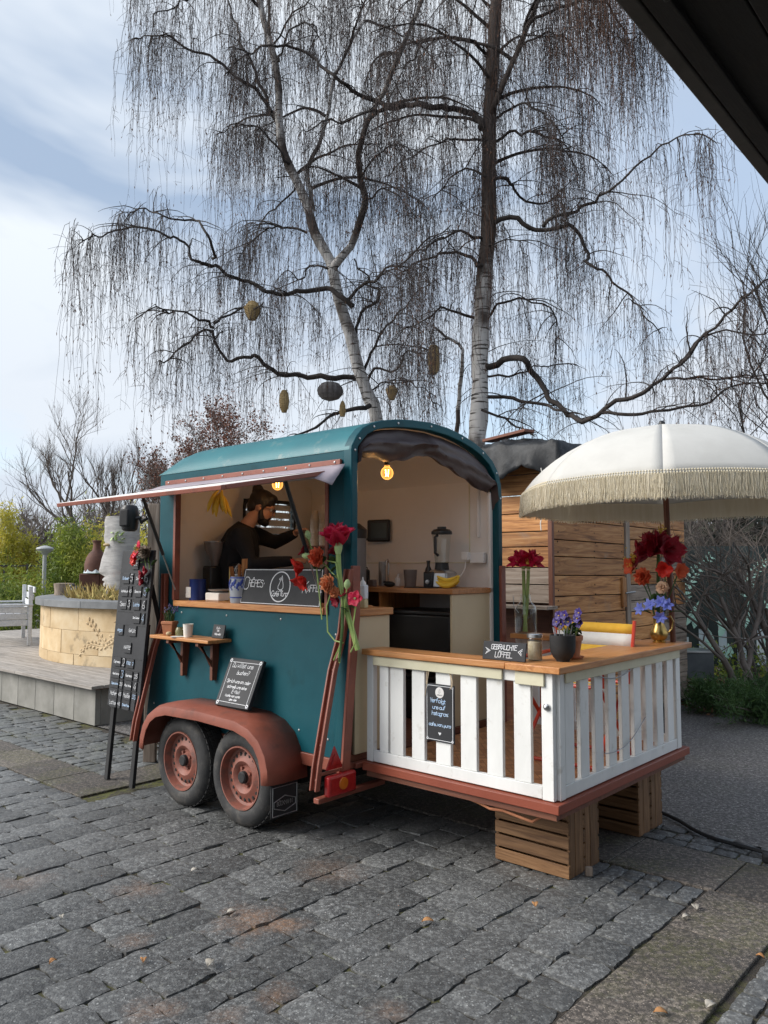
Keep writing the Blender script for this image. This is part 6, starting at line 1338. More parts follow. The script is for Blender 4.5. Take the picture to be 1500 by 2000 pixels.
mb = MB(); mb.tube([W(-.20, 2.62, 2.50) + Vector((0, 0, -.55 * t + .0)) + Vector((.012 * sin(12 * t), 0, 0)) for t in np.linspace(0, 1, 10)], .005, 5); o = mb.obj('hanging_string', M['paper'], None); tag(o, 'pale twisted string hanging from the plastic sheet', 'string')

# ------------------------------------------------------------ raised platform, sandstone planter, bench
plat = thing('boardwalk_platform', 'low concrete sided platform decked with grey boards round the planter', 'platform', W(-4.31, .70), TA)
x = 0.
while x > -7.5: hb2 = MB(); hb2.box(x - .452, x - .003, .0, .06, 0, .372); hb2.obj('concrete_panel', M['conc'], plat, bevel=.004); x -= .455
y = .062
while y < 5: hb2 = MB(); hb2.box(-.06, .0, y, y + .449, 0, .372); hb2.obj('concrete_panel', M['conc'], plat, bevel=.004); y += .452
mb = MB(); mb.box(-7.5, -.09, .065, 5.0, .02, .36); mb.obj('core', M['dark'], plat)
mb = MB(); mb.box(-7.5, .05, -.04, -.005, .373, .384); mb.box(.005, .05, -.005, 5, .373, .384); mb.obj('joist_shadow_gap', M['darkwood']['x'], plat)
y = -.10; k = 0
while y < 4.6:
    xs_ = .10; k += 1
    while xs_ > -7.5:
        l = 2.4 if xs_ < .1 else 1.2 + .6 * (k % 3); mb = MB(); mb.box(max(xs_ - l, -7.6), xs_ - .004, y + .003, y + .137, .385 + rnd.uniform(-.001, .001), .42); mb.obj('deck_board', M['deckgrey']['x'], plat, bevel=.004); xs_ -= l
    y += .14
DC = W(-6.35, 3.85); DR = 2.55
drum = thing('stone_planter', 'round sandstone planter wall with carved relief and grey coping', 'planter', (DC.x, DC.y, .42), 0)
def arc_block(name, m, r0, r1, a0, a1, z0, z1, par, n=4, bev=.003):
    mb = MB(); vs = []
    for i in range(n + 1):
        a = a0 + (a1 - a0) * i / n
        for r_, z in ((r0, z0), (r1, z0), (r1, z1), (r0, z1)): vs.append((r_ * cos(a), r_ * sin(a), z))
    fs = [(3, 2, 1, 0), (4 * n, 4 * n + 1, 4 * n + 2, 4 * n + 3)]
    for i in range(n):
        for j in range(4): fs.append((4 * i + j, 4 * i + (j + 1) % 4, 4 * i + 4 + (j + 1) % 4, 4 * i + 4 + j))
    mb.add(vs, fs); o = mb.obj(name, m, par, bevel=bev)
    bm = bmesh.new(); bm.from_mesh(o.data); bmesh.ops.recalc_face_normals(bm, faces=bm.faces); bm.to_mesh(o.data); bm.free(); return o
NB = 22
for c, (z0, z1, off) in enumerate(((0, .13, .4), (.133, .42, 0), (.423, .70, .5))):
    for k in range(NB):
        a = 2 * pi * (k + off) / NB; j = rnd.uniform(-.004, .004); arc_block('sandstone_block', M['sand'], DR - .18, DR + j, a + .0012, a + 2 * pi / NB - .0012, z0, z1, drum)
for k in range(18):
    a = 2 * pi * k / 18; arc_block('coping_stone', M['slate'], DR - .32, DR + .07, a + .001, a + 2 * pi / 18 - .001, .703, .79, drum, 5)
# carved tendrils, birds and leaves standing proud of the blocks
cr = random.Random(9); mb = MB()
def dpt(u, z, h=0.): a = -pi / 2 + u / DR - .30; return Vector(((DR + h) * cos(a), (DR + h) * sin(a), z))
def curve(us, r): mb.tube([dpt(u, z, -.003) for u, z in us], r, 6)
for arc_, (u0, z0, du, dz, n) in enumerate(((-.62, .16, .10, .022, 9), (-.50, .50, .09, -.03, 8), (.10, .14, .085, .028, 9), (-.15, .34, .08, .012, 8), (.50, .44, .07, -.024, 7))):
    for q in range(n):       # leafy tendrils: paired leaves along bowed stems
        u = u0 + du * q * .6; z = z0 + dz * q + .05 * sin(q * .7 + arc_)
        for s_ in (-1, 1): mb.ball(dpt(u + .012 * s_, z + .028 * s_, -.004), (.030, .013, .016), 8, 6, Matrix.Rotation(.5 * s_ + arc_, 3, 'Y'))
    curve([(u0 + du * q * .6, z0 + dz * q + .05 * sin(q * .7 + arc_)) for q in range(n)], .007)
for c_ in ((.18, .44), (.32, .36), (.46, .28), (.05, .52)):
    curve([(c_[0] + .10 * cos(a), c_[1] + .07 * sin(a)) for a in np.linspace(0, 4.6, 12)], .009)
curve([(-.10, .55), (.10, .60), (.30, .57), (.48, .58)], .009); curve([(.20, .20), (.34, .26), (.50, .22), (.56, .34)], .011); curve([(.42, .15), (.52, .13), (.62, .18)], .010)
mb.obj('carved_relief', M['carve'], drum, 60)
mb = MB(); mb.lathe([(.001, .80), (1.2, .78), (DR - .32, .72)], 40, caps=False); mb.obj('planter_soil', M['soil'], drum)
rg = np.random.default_rng(3)
def grass(n, rad, z, size, m, par, droop=None, name='dry_grass', cx_=0, cy_=0):
    a = rg.uniform(0, 2 * pi, n); r_ = rad * np.sqrt(rg.uniform(0, 1, n)); P_ = np.stack([cx_ + r_ * np.cos(a), cy_ + r_ * np.sin(a), np.full(n, z)], 1); V, F = leaf_faces(P_, size, rg, .10, up=1.4); o = np_mesh(name, V, F, m, par, False); tag(o, kind='stuff'); return o
grass(6000, DR - .33, .73, .22, M['drygrass'], drum)
# things in the planter
hd = thing('carved_statue', 'tall pale carved head in profile behind the planter wall', 'sculpture', pt(236, 1150, 11.2), 0); hd.location.z = 1.16
prof = [(-.21, .22, 0), (-.20, .22, .06), (-.235, .22, .10), (-.245, .22, .14), (-.215, .22, .17), (-.25, .22, .205), (-.24, .22, .235), (-.218, .22, .25), (-.262, .22, .275), (-.25, .22, .30), (-.222, .22, .325), (-.30, .22, .365), (-.325, .22, .40), (-.31, .22, .45), (-.275, .23, .58), (-.235, .24, .70), (-.21, .24, .77), (-.245, .24, .84), (-.25, .25, .90), (-.24, .25, .97), (-.245, .25, 1.10), (-.23, .25, 1.18)]
rows = []
for xf, xb, z in prof:
    row = []; c = (-.20 + xb) / 2; ry = .20
    for j in range(28):
        a = 2 * pi * j / 28; ca = cos(a); x_ = c + (xb - c) * ca if ca > 0 else c + (c + .20) * ca; y_ = ry * sin(a)
        nose = max(0, -ca - .72) / .28; x_ += (xf + .20) * nose ** .8
        if .70 < z < .82 and ca < 0: x_ += .02 * math.exp(-((abs(sin(a)) - .55) / .2) ** 2)
        row.append((x_ + .01 * noise.noise(Vector((x_ * 6, y_ * 6, z * 6))), y_, z))
    rows.append(row)
mb = MB(); mb.grid(rows, True); mb.f.append(tuple((len(rows) - 1) * 28 + j for j in range(28))); mb.obj('carved_face', M['greywood'], hd, 60)
mb = MB(); mb.ball((-.165, -.15, .775), (.05, .03, .022), 10, 6); mb.obj('eye', M['sand'], hd)
mb = MB()
for k in range(4): mb.tube([(-.24 + .02 * k, -.12 - .03 * k, .02 + .012 * k), (-.18, -.22, -.05), (-.05, -.25, -.06)], .03, 6)
mb.obj('dark_collar', M['blackmat'], hd)
for k, (nm, m_) in enumerate((('curls', 'leaf'),)): leaves(hd, [(rnd.uniform(-.1, .12), -.21, rnd.uniform(.80, .95)) for _ in range(14)], .08, 'palegreen', 5, 'sprig')
ln_ = thing('rusty_stove', 'rusty iron garden stove with domed hood in the planter', 'stove', pt(186, 1150, 11.9), .3); ln_.location.z = 1.14
mb = MB(); mb.box(-.22, .06, -.14, .14, 0, .38); mb.obj('body', M['rustiron'], ln_, bevel=.01)
mb = MB(); mb.lathe([(.17, .40), (.175, .52), (.15, .62), (.11, .69), (.07, .73), (.055, .78), (.055, .86), (.07, .865), (.07, .885), (.001, .89)], 20, (.01, 0, 0)); mb.obj('hood', M['rustiron'], ln_)
mb = MB(); mb.lathe([(.185, .39), (.16, .47)], 8, (.01, -.005, 0), caps=False); mb.obj('glass_band', M['bluegrey'], ln_); mb = MB(); mb.box(.061, .20, -.12, .12, .02, .38); mb.obj('legs_panel', M['rustiron'], ln_, bevel=.01)
o = MB().lathe([(.14, 0), (.13, .1), (.145, .22), (.10, .225), (.001, .215)], 16).obj('tree_stump', M['stump'], None, loc=pt(125, 1152, 11.6)); o.location.z = 1.16; tag(o, 'short pale tree stump in the planter grass', 'stump')
mb = MB(); mb.ball((0, 0, .10), (.17, .11, .10), 12, 8); mb.ball((-.08, 0, .17), (.06, .05, .06), 10, 8); mb.tube([(.08, 0, .12), (.22, 0, .04)], [.07, .02], 8); o = mb.obj('dark_bird_figure', M['black'], None, loc=pt(152, 1155, 11.4)); o.location.z = 1.15; tag(o, 'glossy black stone bird figure beside the tree stump', 'figure')
bn = thing('garden_bench', 'white slatted wooden garden bench on the grey boardwalk', 'bench', pt(14, 1246, 12.6), radians(-62)); bn.location.z = .42
def bb(name, b, M_=None): mb = MB(); mb.box(*b, M_); return mb.obj(name, M['bench']['x'], bn, bevel=.006)
for k in range(4): bb('seat_slat', (-.9, .62, -.24 + .12 * k, -.135 + .12 * k, .40, .425))
for k in range(4): bb('back_slat', (-.9, .62, .27 + .02 * k, .295 + .02 * k, .47 + .11 * k, .56 + .11 * k))
for x_ in (-.86, .62):
    for y_ in (-.24, .25): bb('leg', (x_, x_ + .06, y_, y_ + .06, 0, .60 if y_ < 0 else .90))
    for k in range(3): bb('side_slat', (x_ + .015, x_ + .04, -.18, .25, .30 + .10 * k, .39 + .10 * k))
    bb('armrest', (x_ - .02, x_ + .08, -.30, .32, .605, .63))
lp = thing('path_lamp', 'grey path lamp with a flat dish head before the bamboo', 'lamp', (pt(87, 1100, 19).x, 19, 0), 0)
mb = MB(); mb.tube([(0, 0, 0), (0, 0, 1.92)], .045, 12); mb.obj('pole', M['lampgrey'], lp); mb = MB(); mb.lathe([(.05, 1.90), (.08, 1.94), (.19, 2.02), (.205, 2.05), (.19, 2.075), (.10, 2.11), (.03, 2.13), (.001, 2.13)], 24); mb.obj('lamp_head', M['lampgrey'], lp)
fc = thing('metal_fence', 'black metal fence with thin rails before the bamboo', 'fence', (pt(0, 1105, 20.5).x - 3, 20.5, 0), 0)
for z in (1.62, .3): mb = MB(); mb.box(0, 5.2, -.02, .02, z, z + .04); mb.obj('rail', M['blackmat'], fc)
for k in range(9): mb = MB(); mb.box(.1 + .6 * k, .15 + .6 * k, -.03, -.021, 0, 1.7); mb.obj('fence_post', M['blackmat'], fc)

# ------------------------------------------------------------ bamboo, hedge, far wood
def leafy(name, label, cat, px, Y, w, h, z0, n, size, m, group=None, seed=1, taper=1.0, clump=40, droop=-.3, asp=.22, dp=None):
    g = np.random.default_rng(seed); c = pt(px, 1105, Y); t = thing(name, label, cat, (c.x, c.y, 0), 0, group)
    cc = g.normal(size=(clump, 3)); cc /= np.linalg.norm(cc, axis=1, keepdims=True); cc *= g.uniform(.25, 1, (clump, 1)) ** .5; 
    hh = (cc[:, 2:3] + 1) / 2; cc[:, :2] *= (1 - hh * taper * .75)
    ce = cc * np.array([w / 2, (dp or w) / 2, h / 2]) + np.array([0, 0, z0 + h / 2]); ids = g.integers(0, clump, n); sp_ = min(w, h) * .16
    P_ = ce[ids] + g.normal(0, sp_, (n, 3)) * np.array([1, 1, 1.2]); P_[:, 2] = np.maximum(P_[:, 2], .02)
    V, F = leaf_faces(P_, size, g, asp, up=droop); o = np_mesh('foliage', V, F, M[m], t, False)
    St = []
    for k in range(26):
        e = ce[g.integers(0, clump)]; b = np.array([g.normal(0, w * .12), g.normal(0, w * .12), 0]); St.append([b, b + (e - b) * .45 + np.array([0, 0, h * .08]), e])
    V, F = tubes(np.array(St), np.tile(np.array([[.018, .012, .005]]), (26, 1)), 4); np_mesh('stems', V, F, M['stemgreen' if 'bamboo' in name else 'bark'], t); return t
BG = 'bamboo clumps by the fence'
leafy('bamboo', 'tall yellow green bamboo plume at the picture edge above the fence', 'bamboo', 12, 22, 1.0, 3.2, .2, 5200, .13, 'bamboo', BG, 1, 1.1)
leafy('bamboo', 'slim yellow bamboo plume just left of the path lamp', 'bamboo', 52, 22.5, .9, 2.3, .2, 4200, .12, 'bamboo', BG, 2, 1.0)
leafy('bamboo', 'dense green bamboo bush right of the path lamp', 'bamboo', 135, 20.5, 1.3, 2.55, .1, 9000, .13, 'bamboodark', BG, 3, .5, 60)
leafy('bamboo', 'yellowish bamboo growing behind the stone head', 'bamboo', 275, 21.5, 2.2, 2.35, .1, 7000, .12, 'bamboo', BG, 4, .5, 60)
leafy('bamboo', 'low green bamboo behind the white bench', 'bamboo', 30, 18.2, 1.7, 1.35, .05, 6000, .12, 'bamboodark', BG, 5, .3, 60)
leafy('bamboo', 'yellow green bamboo bush behind rusty stove and lamp', 'bamboo', 185, 23, 1.5, 2.6, .1, 6500, .12, 'bamboo', BG, 6, .5, 60)
def bare_tree_arrays(base, height, spread, r0, levels, seed, up=.6, n_child=(5, 7), crook=.18):
    g = random.Random(seed); out = {}
    def grow(p, d, L_, r_, lv):
        K = 6 if lv < levels else 4; pts = [p]; dd = Vector(d).normalized()
        for i in range(K - 1):
            dd = (dd + Vector((g.gauss(0, crook), g.gauss(0, crook), g.gauss(0, crook * .6) + up * .06))).normalized(); pts.append(pts[-1] + dd * L_ / (K - 1))
        rr = np.linspace(r_, r_ * (.55 if lv < levels else .3), K); out.setdefault(K, []).append((pts, rr))
        if lv >= levels: return
        for c in range(g.randint(*n_child)):
            t = g.uniform(.3, 1.0) if lv else g.uniform(.35, 1.); i = min(K - 2, int(t * (K - 1))); q = pts[i].lerp(pts[i + 1], t * (K - 1) - i)
            a = g.uniform(0, 2 * pi); ax = dd.orthogonal().normalized(); ax.rotate(Matrix.Rotation(a, 3, dd)); nd = (dd * g.uniform(.5, 1) + ax * g.uniform(.5, 1.0) * spread + Vector((0, 0, up * .5))).normalized()
            grow(q, nd, L_ * g.uniform(.45, .68), max(.004, r_ * .5 * (1 - .3 * t)), lv + 1)
    grow(Vector(base), Vector((g.gauss(0, .05), g.gauss(0, .05), 1)), height, r0, 0)
    return out
def bare_tree(name, label, cat, base, height, spread, r0, levels, seed, m='bark', group=None, leafm=None, nleaf=0, lsize=.1, **kw):
    t = thing(name, label, cat, base, 0, group); A = bare_tree_arrays((0, 0, 0), height, spread, r0, levels, seed, **kw); big = []; fine = []
    for K, L_ in A.items():
        P_ = np.array([[list(p) for p in q[0]] for q in L_]); R_ = np.array([q[1] for q in L_]); (fine if K == 4 else big).append(tubes(P_, R_, 3 if K == 4 else 6))
        if K == 4 and leafm:
            g = np.random.default_rng(seed); i = g.integers(0, len(P_), nleaf); j = g.integers(1, K, nleaf); V, F = leaf_faces(P_[i, j] + g.normal(0, .05, (nleaf, 3)), lsize, g, .6); np_mesh('leaves', V, F, M[leafm], t, False)
    V, F = merge(big); np_mesh('trunk', V, F, M[m], t); V, F = merge(fine); tag(np_mesh('twigs', V, F, M[m], t), kind='stuff'); return t
BT = 'bare trees behind the garden'
def gp(px, Y): p = pt(px, 1105, Y); return (p.x, p.y, 0)
bare_tree('bare_tree', 'leafless forked tree rising above rusty stove', 'tree', gp(186, 30), 4.3, .62, .12, 4, 5, group=BT, n_child=(5, 7), up=.9)
bare_tree('bare_tree', 'leafless many stemmed tree rising above the stone head', 'tree', gp(232, 31), 4.5, .50, .12, 4, 17, group=BT, n_child=(5, 7), up=1.1)
bare_tree('bare_tree', 'thin pale leafless tree at the picture edge', 'tree', gp(28, 34), 3.0, .8, .05, 3, 9, group=BT, n_child=(6, 8))
bare_tree('bare_tree', 'dark bushy leafless tree between hatch tip and trailer roof', 'tree', gp(300, 33), 3.2, .8, .09, 4, 23, group=BT, n_child=(5, 6))
bare_tree('bare_tree', 'leafless tree showing behind the trailer roof below the lanterns', 'tree', gp(505, 28), 3.8, .8, .09, 4, 31, group=BT, n_child=(5, 6))
bare_tree('copper_tree', 'tree keeping withered copper leaves above the trailer front', 'tree', gp(385, 27), 4.4, .85, .10, 4, 41, leafm='redleaf', nleaf=6500, lsize=.085, n_child=(5, 6))
bare_tree('copper_tree', 'smaller withered tree with copper leaves at the roof edge', 'tree', gp(325, 26), 3.5, .8, .08, 4, 47, leafm='redleaf', nleaf=3000, lsize=.08, n_child=(6, 8))
# far wood as one mass: bare stems and twigs
g = np.random.default_rng(8); big = []; fine = []
for k in range(170):
    Y = g.uniform(36, 60); X_ = g.uniform(-.56, .56) * Y; A = bare_tree_arrays((X_, Y, 0), g.uniform(2.9, 4.3), .75, .07, 2, 1000 + k, n_child=(7, 9))
    for K, L_ in A.items():
        P_ = np.array([[list(p) for p in q[0]] for q in L_]); R_ = np.array([q[1] for q in L_]) * 1.5; (fine if K == 4 else big).append(tubes(P_, R_, 3))
V, F = merge(big + fine); o = np_mesh('far_woods', V, F, M['bark'], None); tag(o, 'grey brown leafless wood closing the view behind the garden', 'woods', None, 'stuff')
n = 46000; Y_ = g.uniform(40, 66, n); X_ = g.uniform(-.62, .62, n) * Y_; Z_ = g.uniform(0, 1, n) ** 1.3 * (2.6 + 1.5 * np.sin(X_ * .35) ** 2 + .8 * np.sin(X_ * 1.3)); V, F = leaf_faces(np.stack([X_, Y_, Z_], 1), .34, g, .5); o = np_mesh('far_undergrowth', V, F, M['evergreen'], None, False); tag(o, 'dark evergreen undergrowth of the far wood', 'undergrowth', None, 'stuff')

# ------------------------------------------------------------ planting at the right: bed, thicket, shrubs, mural screen
bed = sheet('planting_bed', [(3.55, 8.75), (9, 7.6), (14, 8.5), (14, 40), (3.4, 40), (3.3, 10)], -.006, M['soil'])
def scatter(name, label, cat, n, size, m, zs, seed, poly_fn, up=.0, asp=.5, kind='stuff'):
    g = np.random.default_rng(seed); P_ = []
    while len(P_) < n:
        X_, Y = g.uniform(3.2, 8), g.uniform(7.7, 14)
        if poly_fn(X_, Y): P_.append((X_, Y, g.uniform(*zs)))
    V, F = leaf_faces(np.array(P_), size, g, asp, up=up); o = np_mesh(name, V, F, M[m], None, False); tag(o, label, cat, None, kind); return o
inbed = lambda x, y: x > 3.5 and y > 8.75 - (x - 3.55) * .21 + .1 * sin(x * 5)
scatter('leaf_litter', 'brown dead leaves covering the planting bed', 'leaf litter', 9000, .06, 'deadleaf', (0, .04), 4, inbed)
scatter('ivy_cover', 'dark green ivy trailing over the planting bed', 'ivy', 5000, .07, 'ivy', (.02, .30), 5, lambda x, y: inbed(x, y) and y > 9.0 and sin(x * 2.1 + 1) + sin(y * 1.7) > -.3, .3)
scatter('herb_cover', 'fresh green ground herbs under the bare shrub', 'herbs', 5000, .07, 'bamboodark', (.02, .55), 6, lambda x, y: inbed(x, y) and x > 4.05 and y > 9.6, .6)
jp = thing('juniper', 'low spreading green juniper at the bed edge', 'shrub', (4.0, 8.25, 0), 0)
g = np.random.default_rng(12); n = 14000; a = g.uniform(0, 2 * pi, n); cl = g.integers(0, 34, n); cc = np.stack([g.uniform(-.55, .75, 34), g.uniform(-.25, .9, 34), g.uniform(.06, .36, 34)], 1); P_ = cc[cl] + g.normal(0, .075, (n, 3)); P_[:, 2] = np.maximum(P_[:, 2], .01)
V, F = leaf_faces(P_, .07, g, .14, up=.5); np_mesh('foliage', V, F, M['conifer'], jp, False)
St = [[(.1, .3, 0), tuple(c * .6 + np.array([.04, .1, .02])), tuple(c)] for c in cc]; V, F = tubes(np.array(St), np.tile(np.array([[.014, .01, .005]]), (34, 1)), 4); np_mesh('stems', V, F, M['bark'], jp)
def shrub(label, base, stems, seed, group='bare shrubs in the planting bed', R0=.05, L0_=1.6, spread=.8, lv=3, lean=(0, 0)):
    t = thing('bare_shrub', label, 'shrub', base, 0, group); g = random.Random(seed); big = []; fine = []
    for k in range(stems):
        A = bare_tree_arrays((g.uniform(-.12, .12), g.uniform(-.1, .1), 0), L0_ * g.uniform(.7, 1.15), spread, R0 * g.uniform(.6, 1.1), lv, seed * 50 + k, n_child=(4, 6), up=.25, crook=.16)
        a = g.uniform(0, 2 * pi); sh = Vector((cos(a) * .5 + lean[0], sin(a) * .4 + lean[1]))
        for K, L_ in A.items():
            P_ = np.array([[list(p) for p in q[0]] for q in L_]); z = P_[:, :, 2]; P_[:, :, 0] += sh.x * np.maximum(z, 0); P_[:, :, 1] += sh.y * np.maximum(z, 0); (fine if K == 4 else big).append(tubes(P_, np.array([q[1] for q in L_]), 3 if K == 4 else 6))
    V, F = merge(big); np_mesh('stems', V, F, M['bark'], t); V, F = merge(fine); tag(np_mesh('twigs', V, F, M['bark'], t), kind='stuff'); return t
shrub('thick stemmed bare shrub standing over the green juniper', (4.15, 9.05, 0), 3, 3, R0=.05, L0_=1.35, spread=.9, lean=(-.12, 0))
shrub('tall bare shrub with thick trunks at the picture edge', (4.65, 9.3, 0), 3, 4, R0=.055, L0_=1.6, spread=.8)
shrub('thin bare shrub growing before the fern mural', (4.9, 10.6, 0), 2, 5, R0=.03, L0_=1.5)
shrub('wispy bare shrub between hut and metal box', (3.95, 11.9, 0), 2, 6, R0=.022, L0_=1.2)
shrub('bare shrub far back beside the mural', (5.6, 12.0, 0), 9, 7, R0=.03, L0_=1.7)
g = np.random.default_rng(18); big = []
for k in range(60):
    Y = g.uniform(13.5, 22); X_ = g.uniform(.28, .56) * Y; A = bare_tree_arrays((X_, Y, 0), g.uniform(1.6, 2.6), .8, .045, 2, 3000 + k, n_child=(6, 8), up=.2)
    for K, L_ in A.items(): big.append(tubes(np.array([[list(p) for p in q[0]] for q in L_]), np.array([q[1] for q in L_]) * 1.2, 3))
V, F = merge(big); o = np_mesh('thicket', V, F, M['bark'], None); tag(o, 'tangled leafless thicket behind the fern mural', 'thicket', None, 'stuff')
n = 26000; Y_ = g.uniform(16, 26, n); X_ = g.uniform(.22, .62, n) * Y_; Z_ = g.uniform(0, 3.3, n) * (.8 + .2 * np.sin(X_ * 1.7)); V, F = leaf_faces(np.stack([X_, Y_, Z_], 1), .22, g, .6); o = np_mesh('dark_hedge', V, F, M['evergreen'], None, False); tag(o, 'dark hedge closing the view behind the thicket', 'hedge', None, 'stuff')
ms = thing('mural_screen', 'dark garden screen printed with mint green fern fronds', 'screen', (4.22, 11.35, 0), radians(-8))
for k in range(3):
    mb = MB(); mb.box(.0 + .80 * k, .78 + .80 * k, 0, .02, .22, 1.92); pn = mb.obj('screen_panel', M['screen'], ms)
    mb = MB(); mb.box(.78 + .80 * k, .80 + .80 * k, -.03, .03, 0, 1.98); mb.obj('screen_post', M['blackmat'], ms)
def leafshape(mb, p, d, L_, w, y):
    d = Vector(d).normalized(); q = Vector((-d.y, d.x)); P0 = Vector(p); ps = [P0, P0 + d * L_ * .3 + q * w, P0 + d * L_ * .7 + q * w * .7, P0 + d * L_, P0 + d * L_ * .7 - q * w * .7, P0 + d * L_ * .3 - q * w]
    mb.prism([(a.x, a.y) for a in ps], lambda x, z: (x, y, z), lambda x, z: (x, y - .004, z))
for nm, st0, cu, nleaf, L_ in (('fern_print', (.06, 1.10), ((.05, .22), (.16, .40), (.32, .58), (.46, .70)), 13, .15), ('fern_print', (.95, 1.2), ((.02, .16), (.08, .3), (.2, .44), (.32, .5)), 11, .12), ('fern_print', (1.7, .9), ((.02, .2), (.1, .4), (.2, .6), (.36, .8)), 11, .14)):
    mb = MB(); pp_ = [Vector(st0)] + [Vector(st0) + Vector(c) for c in cu]; k = 0
    for i in range(nleaf):
        t = i / nleaf * (len(pp_) - 1); j = int(t); p = pp_[j].lerp(pp_[j + 1], t - j); d = (pp_[j + 1] - pp_[j]).normalized(); q = Vector((-d.y, d.x)); l = L_ * (1 - .5 * i / nleaf)
        leafshape(mb, p, d * .5 + q, l, l * .17, -.002 - .0002 * (i % 9)); leafshape(mb, p, d * .5 - q, l, l * .17, -.002 - .0002 * ((i + 4) % 9))
    mb.obj(nm, M['mint'], ms)
mb = MB(); fr_r = random.Random(3)
for k in range(26):
    p = (fr_r.uniform(.02, 2.3), fr_r.uniform(.3, .85)); a = fr_r.uniform(.3, 2.8); leafshape(mb, p, (cos(a), sin(a)), fr_r.uniform(.2, .42), .045, -.001 - .0004 * k)
mb.obj('leaf_print', M['mint'], ms)
mb = MB()
for k in range(9): x0 = .02 + .26 * k; mb.box(x0 + .01 * (k % 3), x0 + .13, -.0006, -.0003, .24, .62 + .12 * (k % 3))
mb.obj('pale_print', M['bluegrey'], ms)
gb = thing('metal_box', 'galvanised box grill on legs between hut and shrubs', 'grill', W(-.28, 6.25), TA + .75)
mb = MB(); mb.box(-.20, .20, -.17, .17, .30, .60); mb.obj('box', M['galv'], gb, bevel=.006); mb = MB(); mb.box(-.215, .215, -.185, .185, .601, .625); mb.obj('rim', M['steel'], gb, bevel=.003)
for sx in (-1, 1):
    for sy in (-1, 1): mb = MB(); mb.box(sx * .175 - .022, sx * .175 + .022, sy * .145 - .022, sy * .145 + .022, 0, .299); mb.obj('leg', M['galv'], gb)

# ------------------------------------------------------------ weeping birches
def birch_bark(name, zlo, zhi, whi):
    m = bpy.data.materials.new(name); m.use_nodes = True; nt = m.node_tree; N = nt.nodes; Lk = nt.links; b = N['Principled BSDF']; b.inputs['Roughness'].default_value = .8
    g = N.new('ShaderNodeNewGeometry')
    def tn(sc, st, d=6):
        mp = N.new('ShaderNodeMapping'); mp.inputs['Scale'].default_value = st; Lk.new(g.outputs['Position'], mp.inputs[0]); n = N.new('ShaderNodeTexNoise'); n.inputs['Scale'].default_value = sc; n.inputs['Detail'].default_value = d; Lk.new(mp.outputs[0], n.inputs[0]); return n.outputs[0]
    def mr(s, a, c, lo=0, hi=1):
        r = N.new('ShaderNodeMapRange'); r.inputs[1].default_value = a; r.inputs[2].default_value = c; r.inputs[3].default_value = lo; r.inputs[4].default_value = hi; Lk.new(s, r.inputs[0]); return r.outputs[0]
    def mth(op, a, c):
        x = N.new('ShaderNodeMath'); x.operation = op
        for k, q in ((0, a), (1, c)):
            if hasattr(q, 'links'): Lk.new(q, x.inputs[k])
            else: x.inputs[k].default_value = q
        return x.outputs[0]
    def mix(f, a, c):
        x = N.new('ShaderNodeMix'); x.data_type = 'RGBA'; Lk.new(f, x.inputs[0])
        for k, q in ((6, a), (7, c)):
            if hasattr(q, 'links'): Lk.new(q, x.inputs[k])
            else: x.inputs[k].default_value = (*q, 1)
        return x.outputs[2]
    sp = N.new('ShaderNodeSeparateXYZ'); Lk.new(g.outputs['Position'], sp.inputs[0])
    wh = mix(tn(3, (1, 1, 2)), (.36, .34, .32), (.62, .60, .58)); lent = mr(tn(3.2, (1, 1, 9), 4), .56, .62); col = mix(lent, wh, (.05, .042, .036))
    dk = mix(tn(8, (1, 1, .4)), (.028, .020, .016), (.085, .062, .05))
    patch = mth('ADD', tn(1.1, (1, 1, .8), 7), mr(sp.outputs[2], zlo, zhi, -.05, whi)); f = mr(patch, .50, .60); col = mix(f, col, dk)
    Lk.new(col, b.inputs['Base Color']); bp = N.new('ShaderNodeBump'); bp.inputs['Strength'].default_value = .6; bp.inputs['Distance'].default_value = .02; Lk.new(tn(14, (1, 1, .5)), bp.inputs['Height']); Lk.new(bp.outputs[0], b.inputs['Normal']); return m
BK1 = birch_bark('birch_bark', 6, 8, .05); BK2 = birch_bark('birch_bark_ribbed', 6.2, 8.0, .22)

def smooth_path(pts, step):
    P_ = [Vector(p) for p in pts]; out = []
    for i in range(len(P_) - 1):
        p0 = P_[max(i - 1, 0)]; p1 = P_[i]; p2 = P_[i + 1]; p3 = P_[min(i + 2, len(P_) - 1)]; n = max(2, int((p2 - p1).length / step))
        for k in range(n):
            t = k / n; out.append(.5 * ((2 * p1) + (p2 - p0) * t + (2 * p0 - 5 * p1 + 4 * p2 - p3) * t * t + (3 * p1 - p0 - 3 * p2 + p3) * t ** 3))
    out.append(P_[-1]); return out
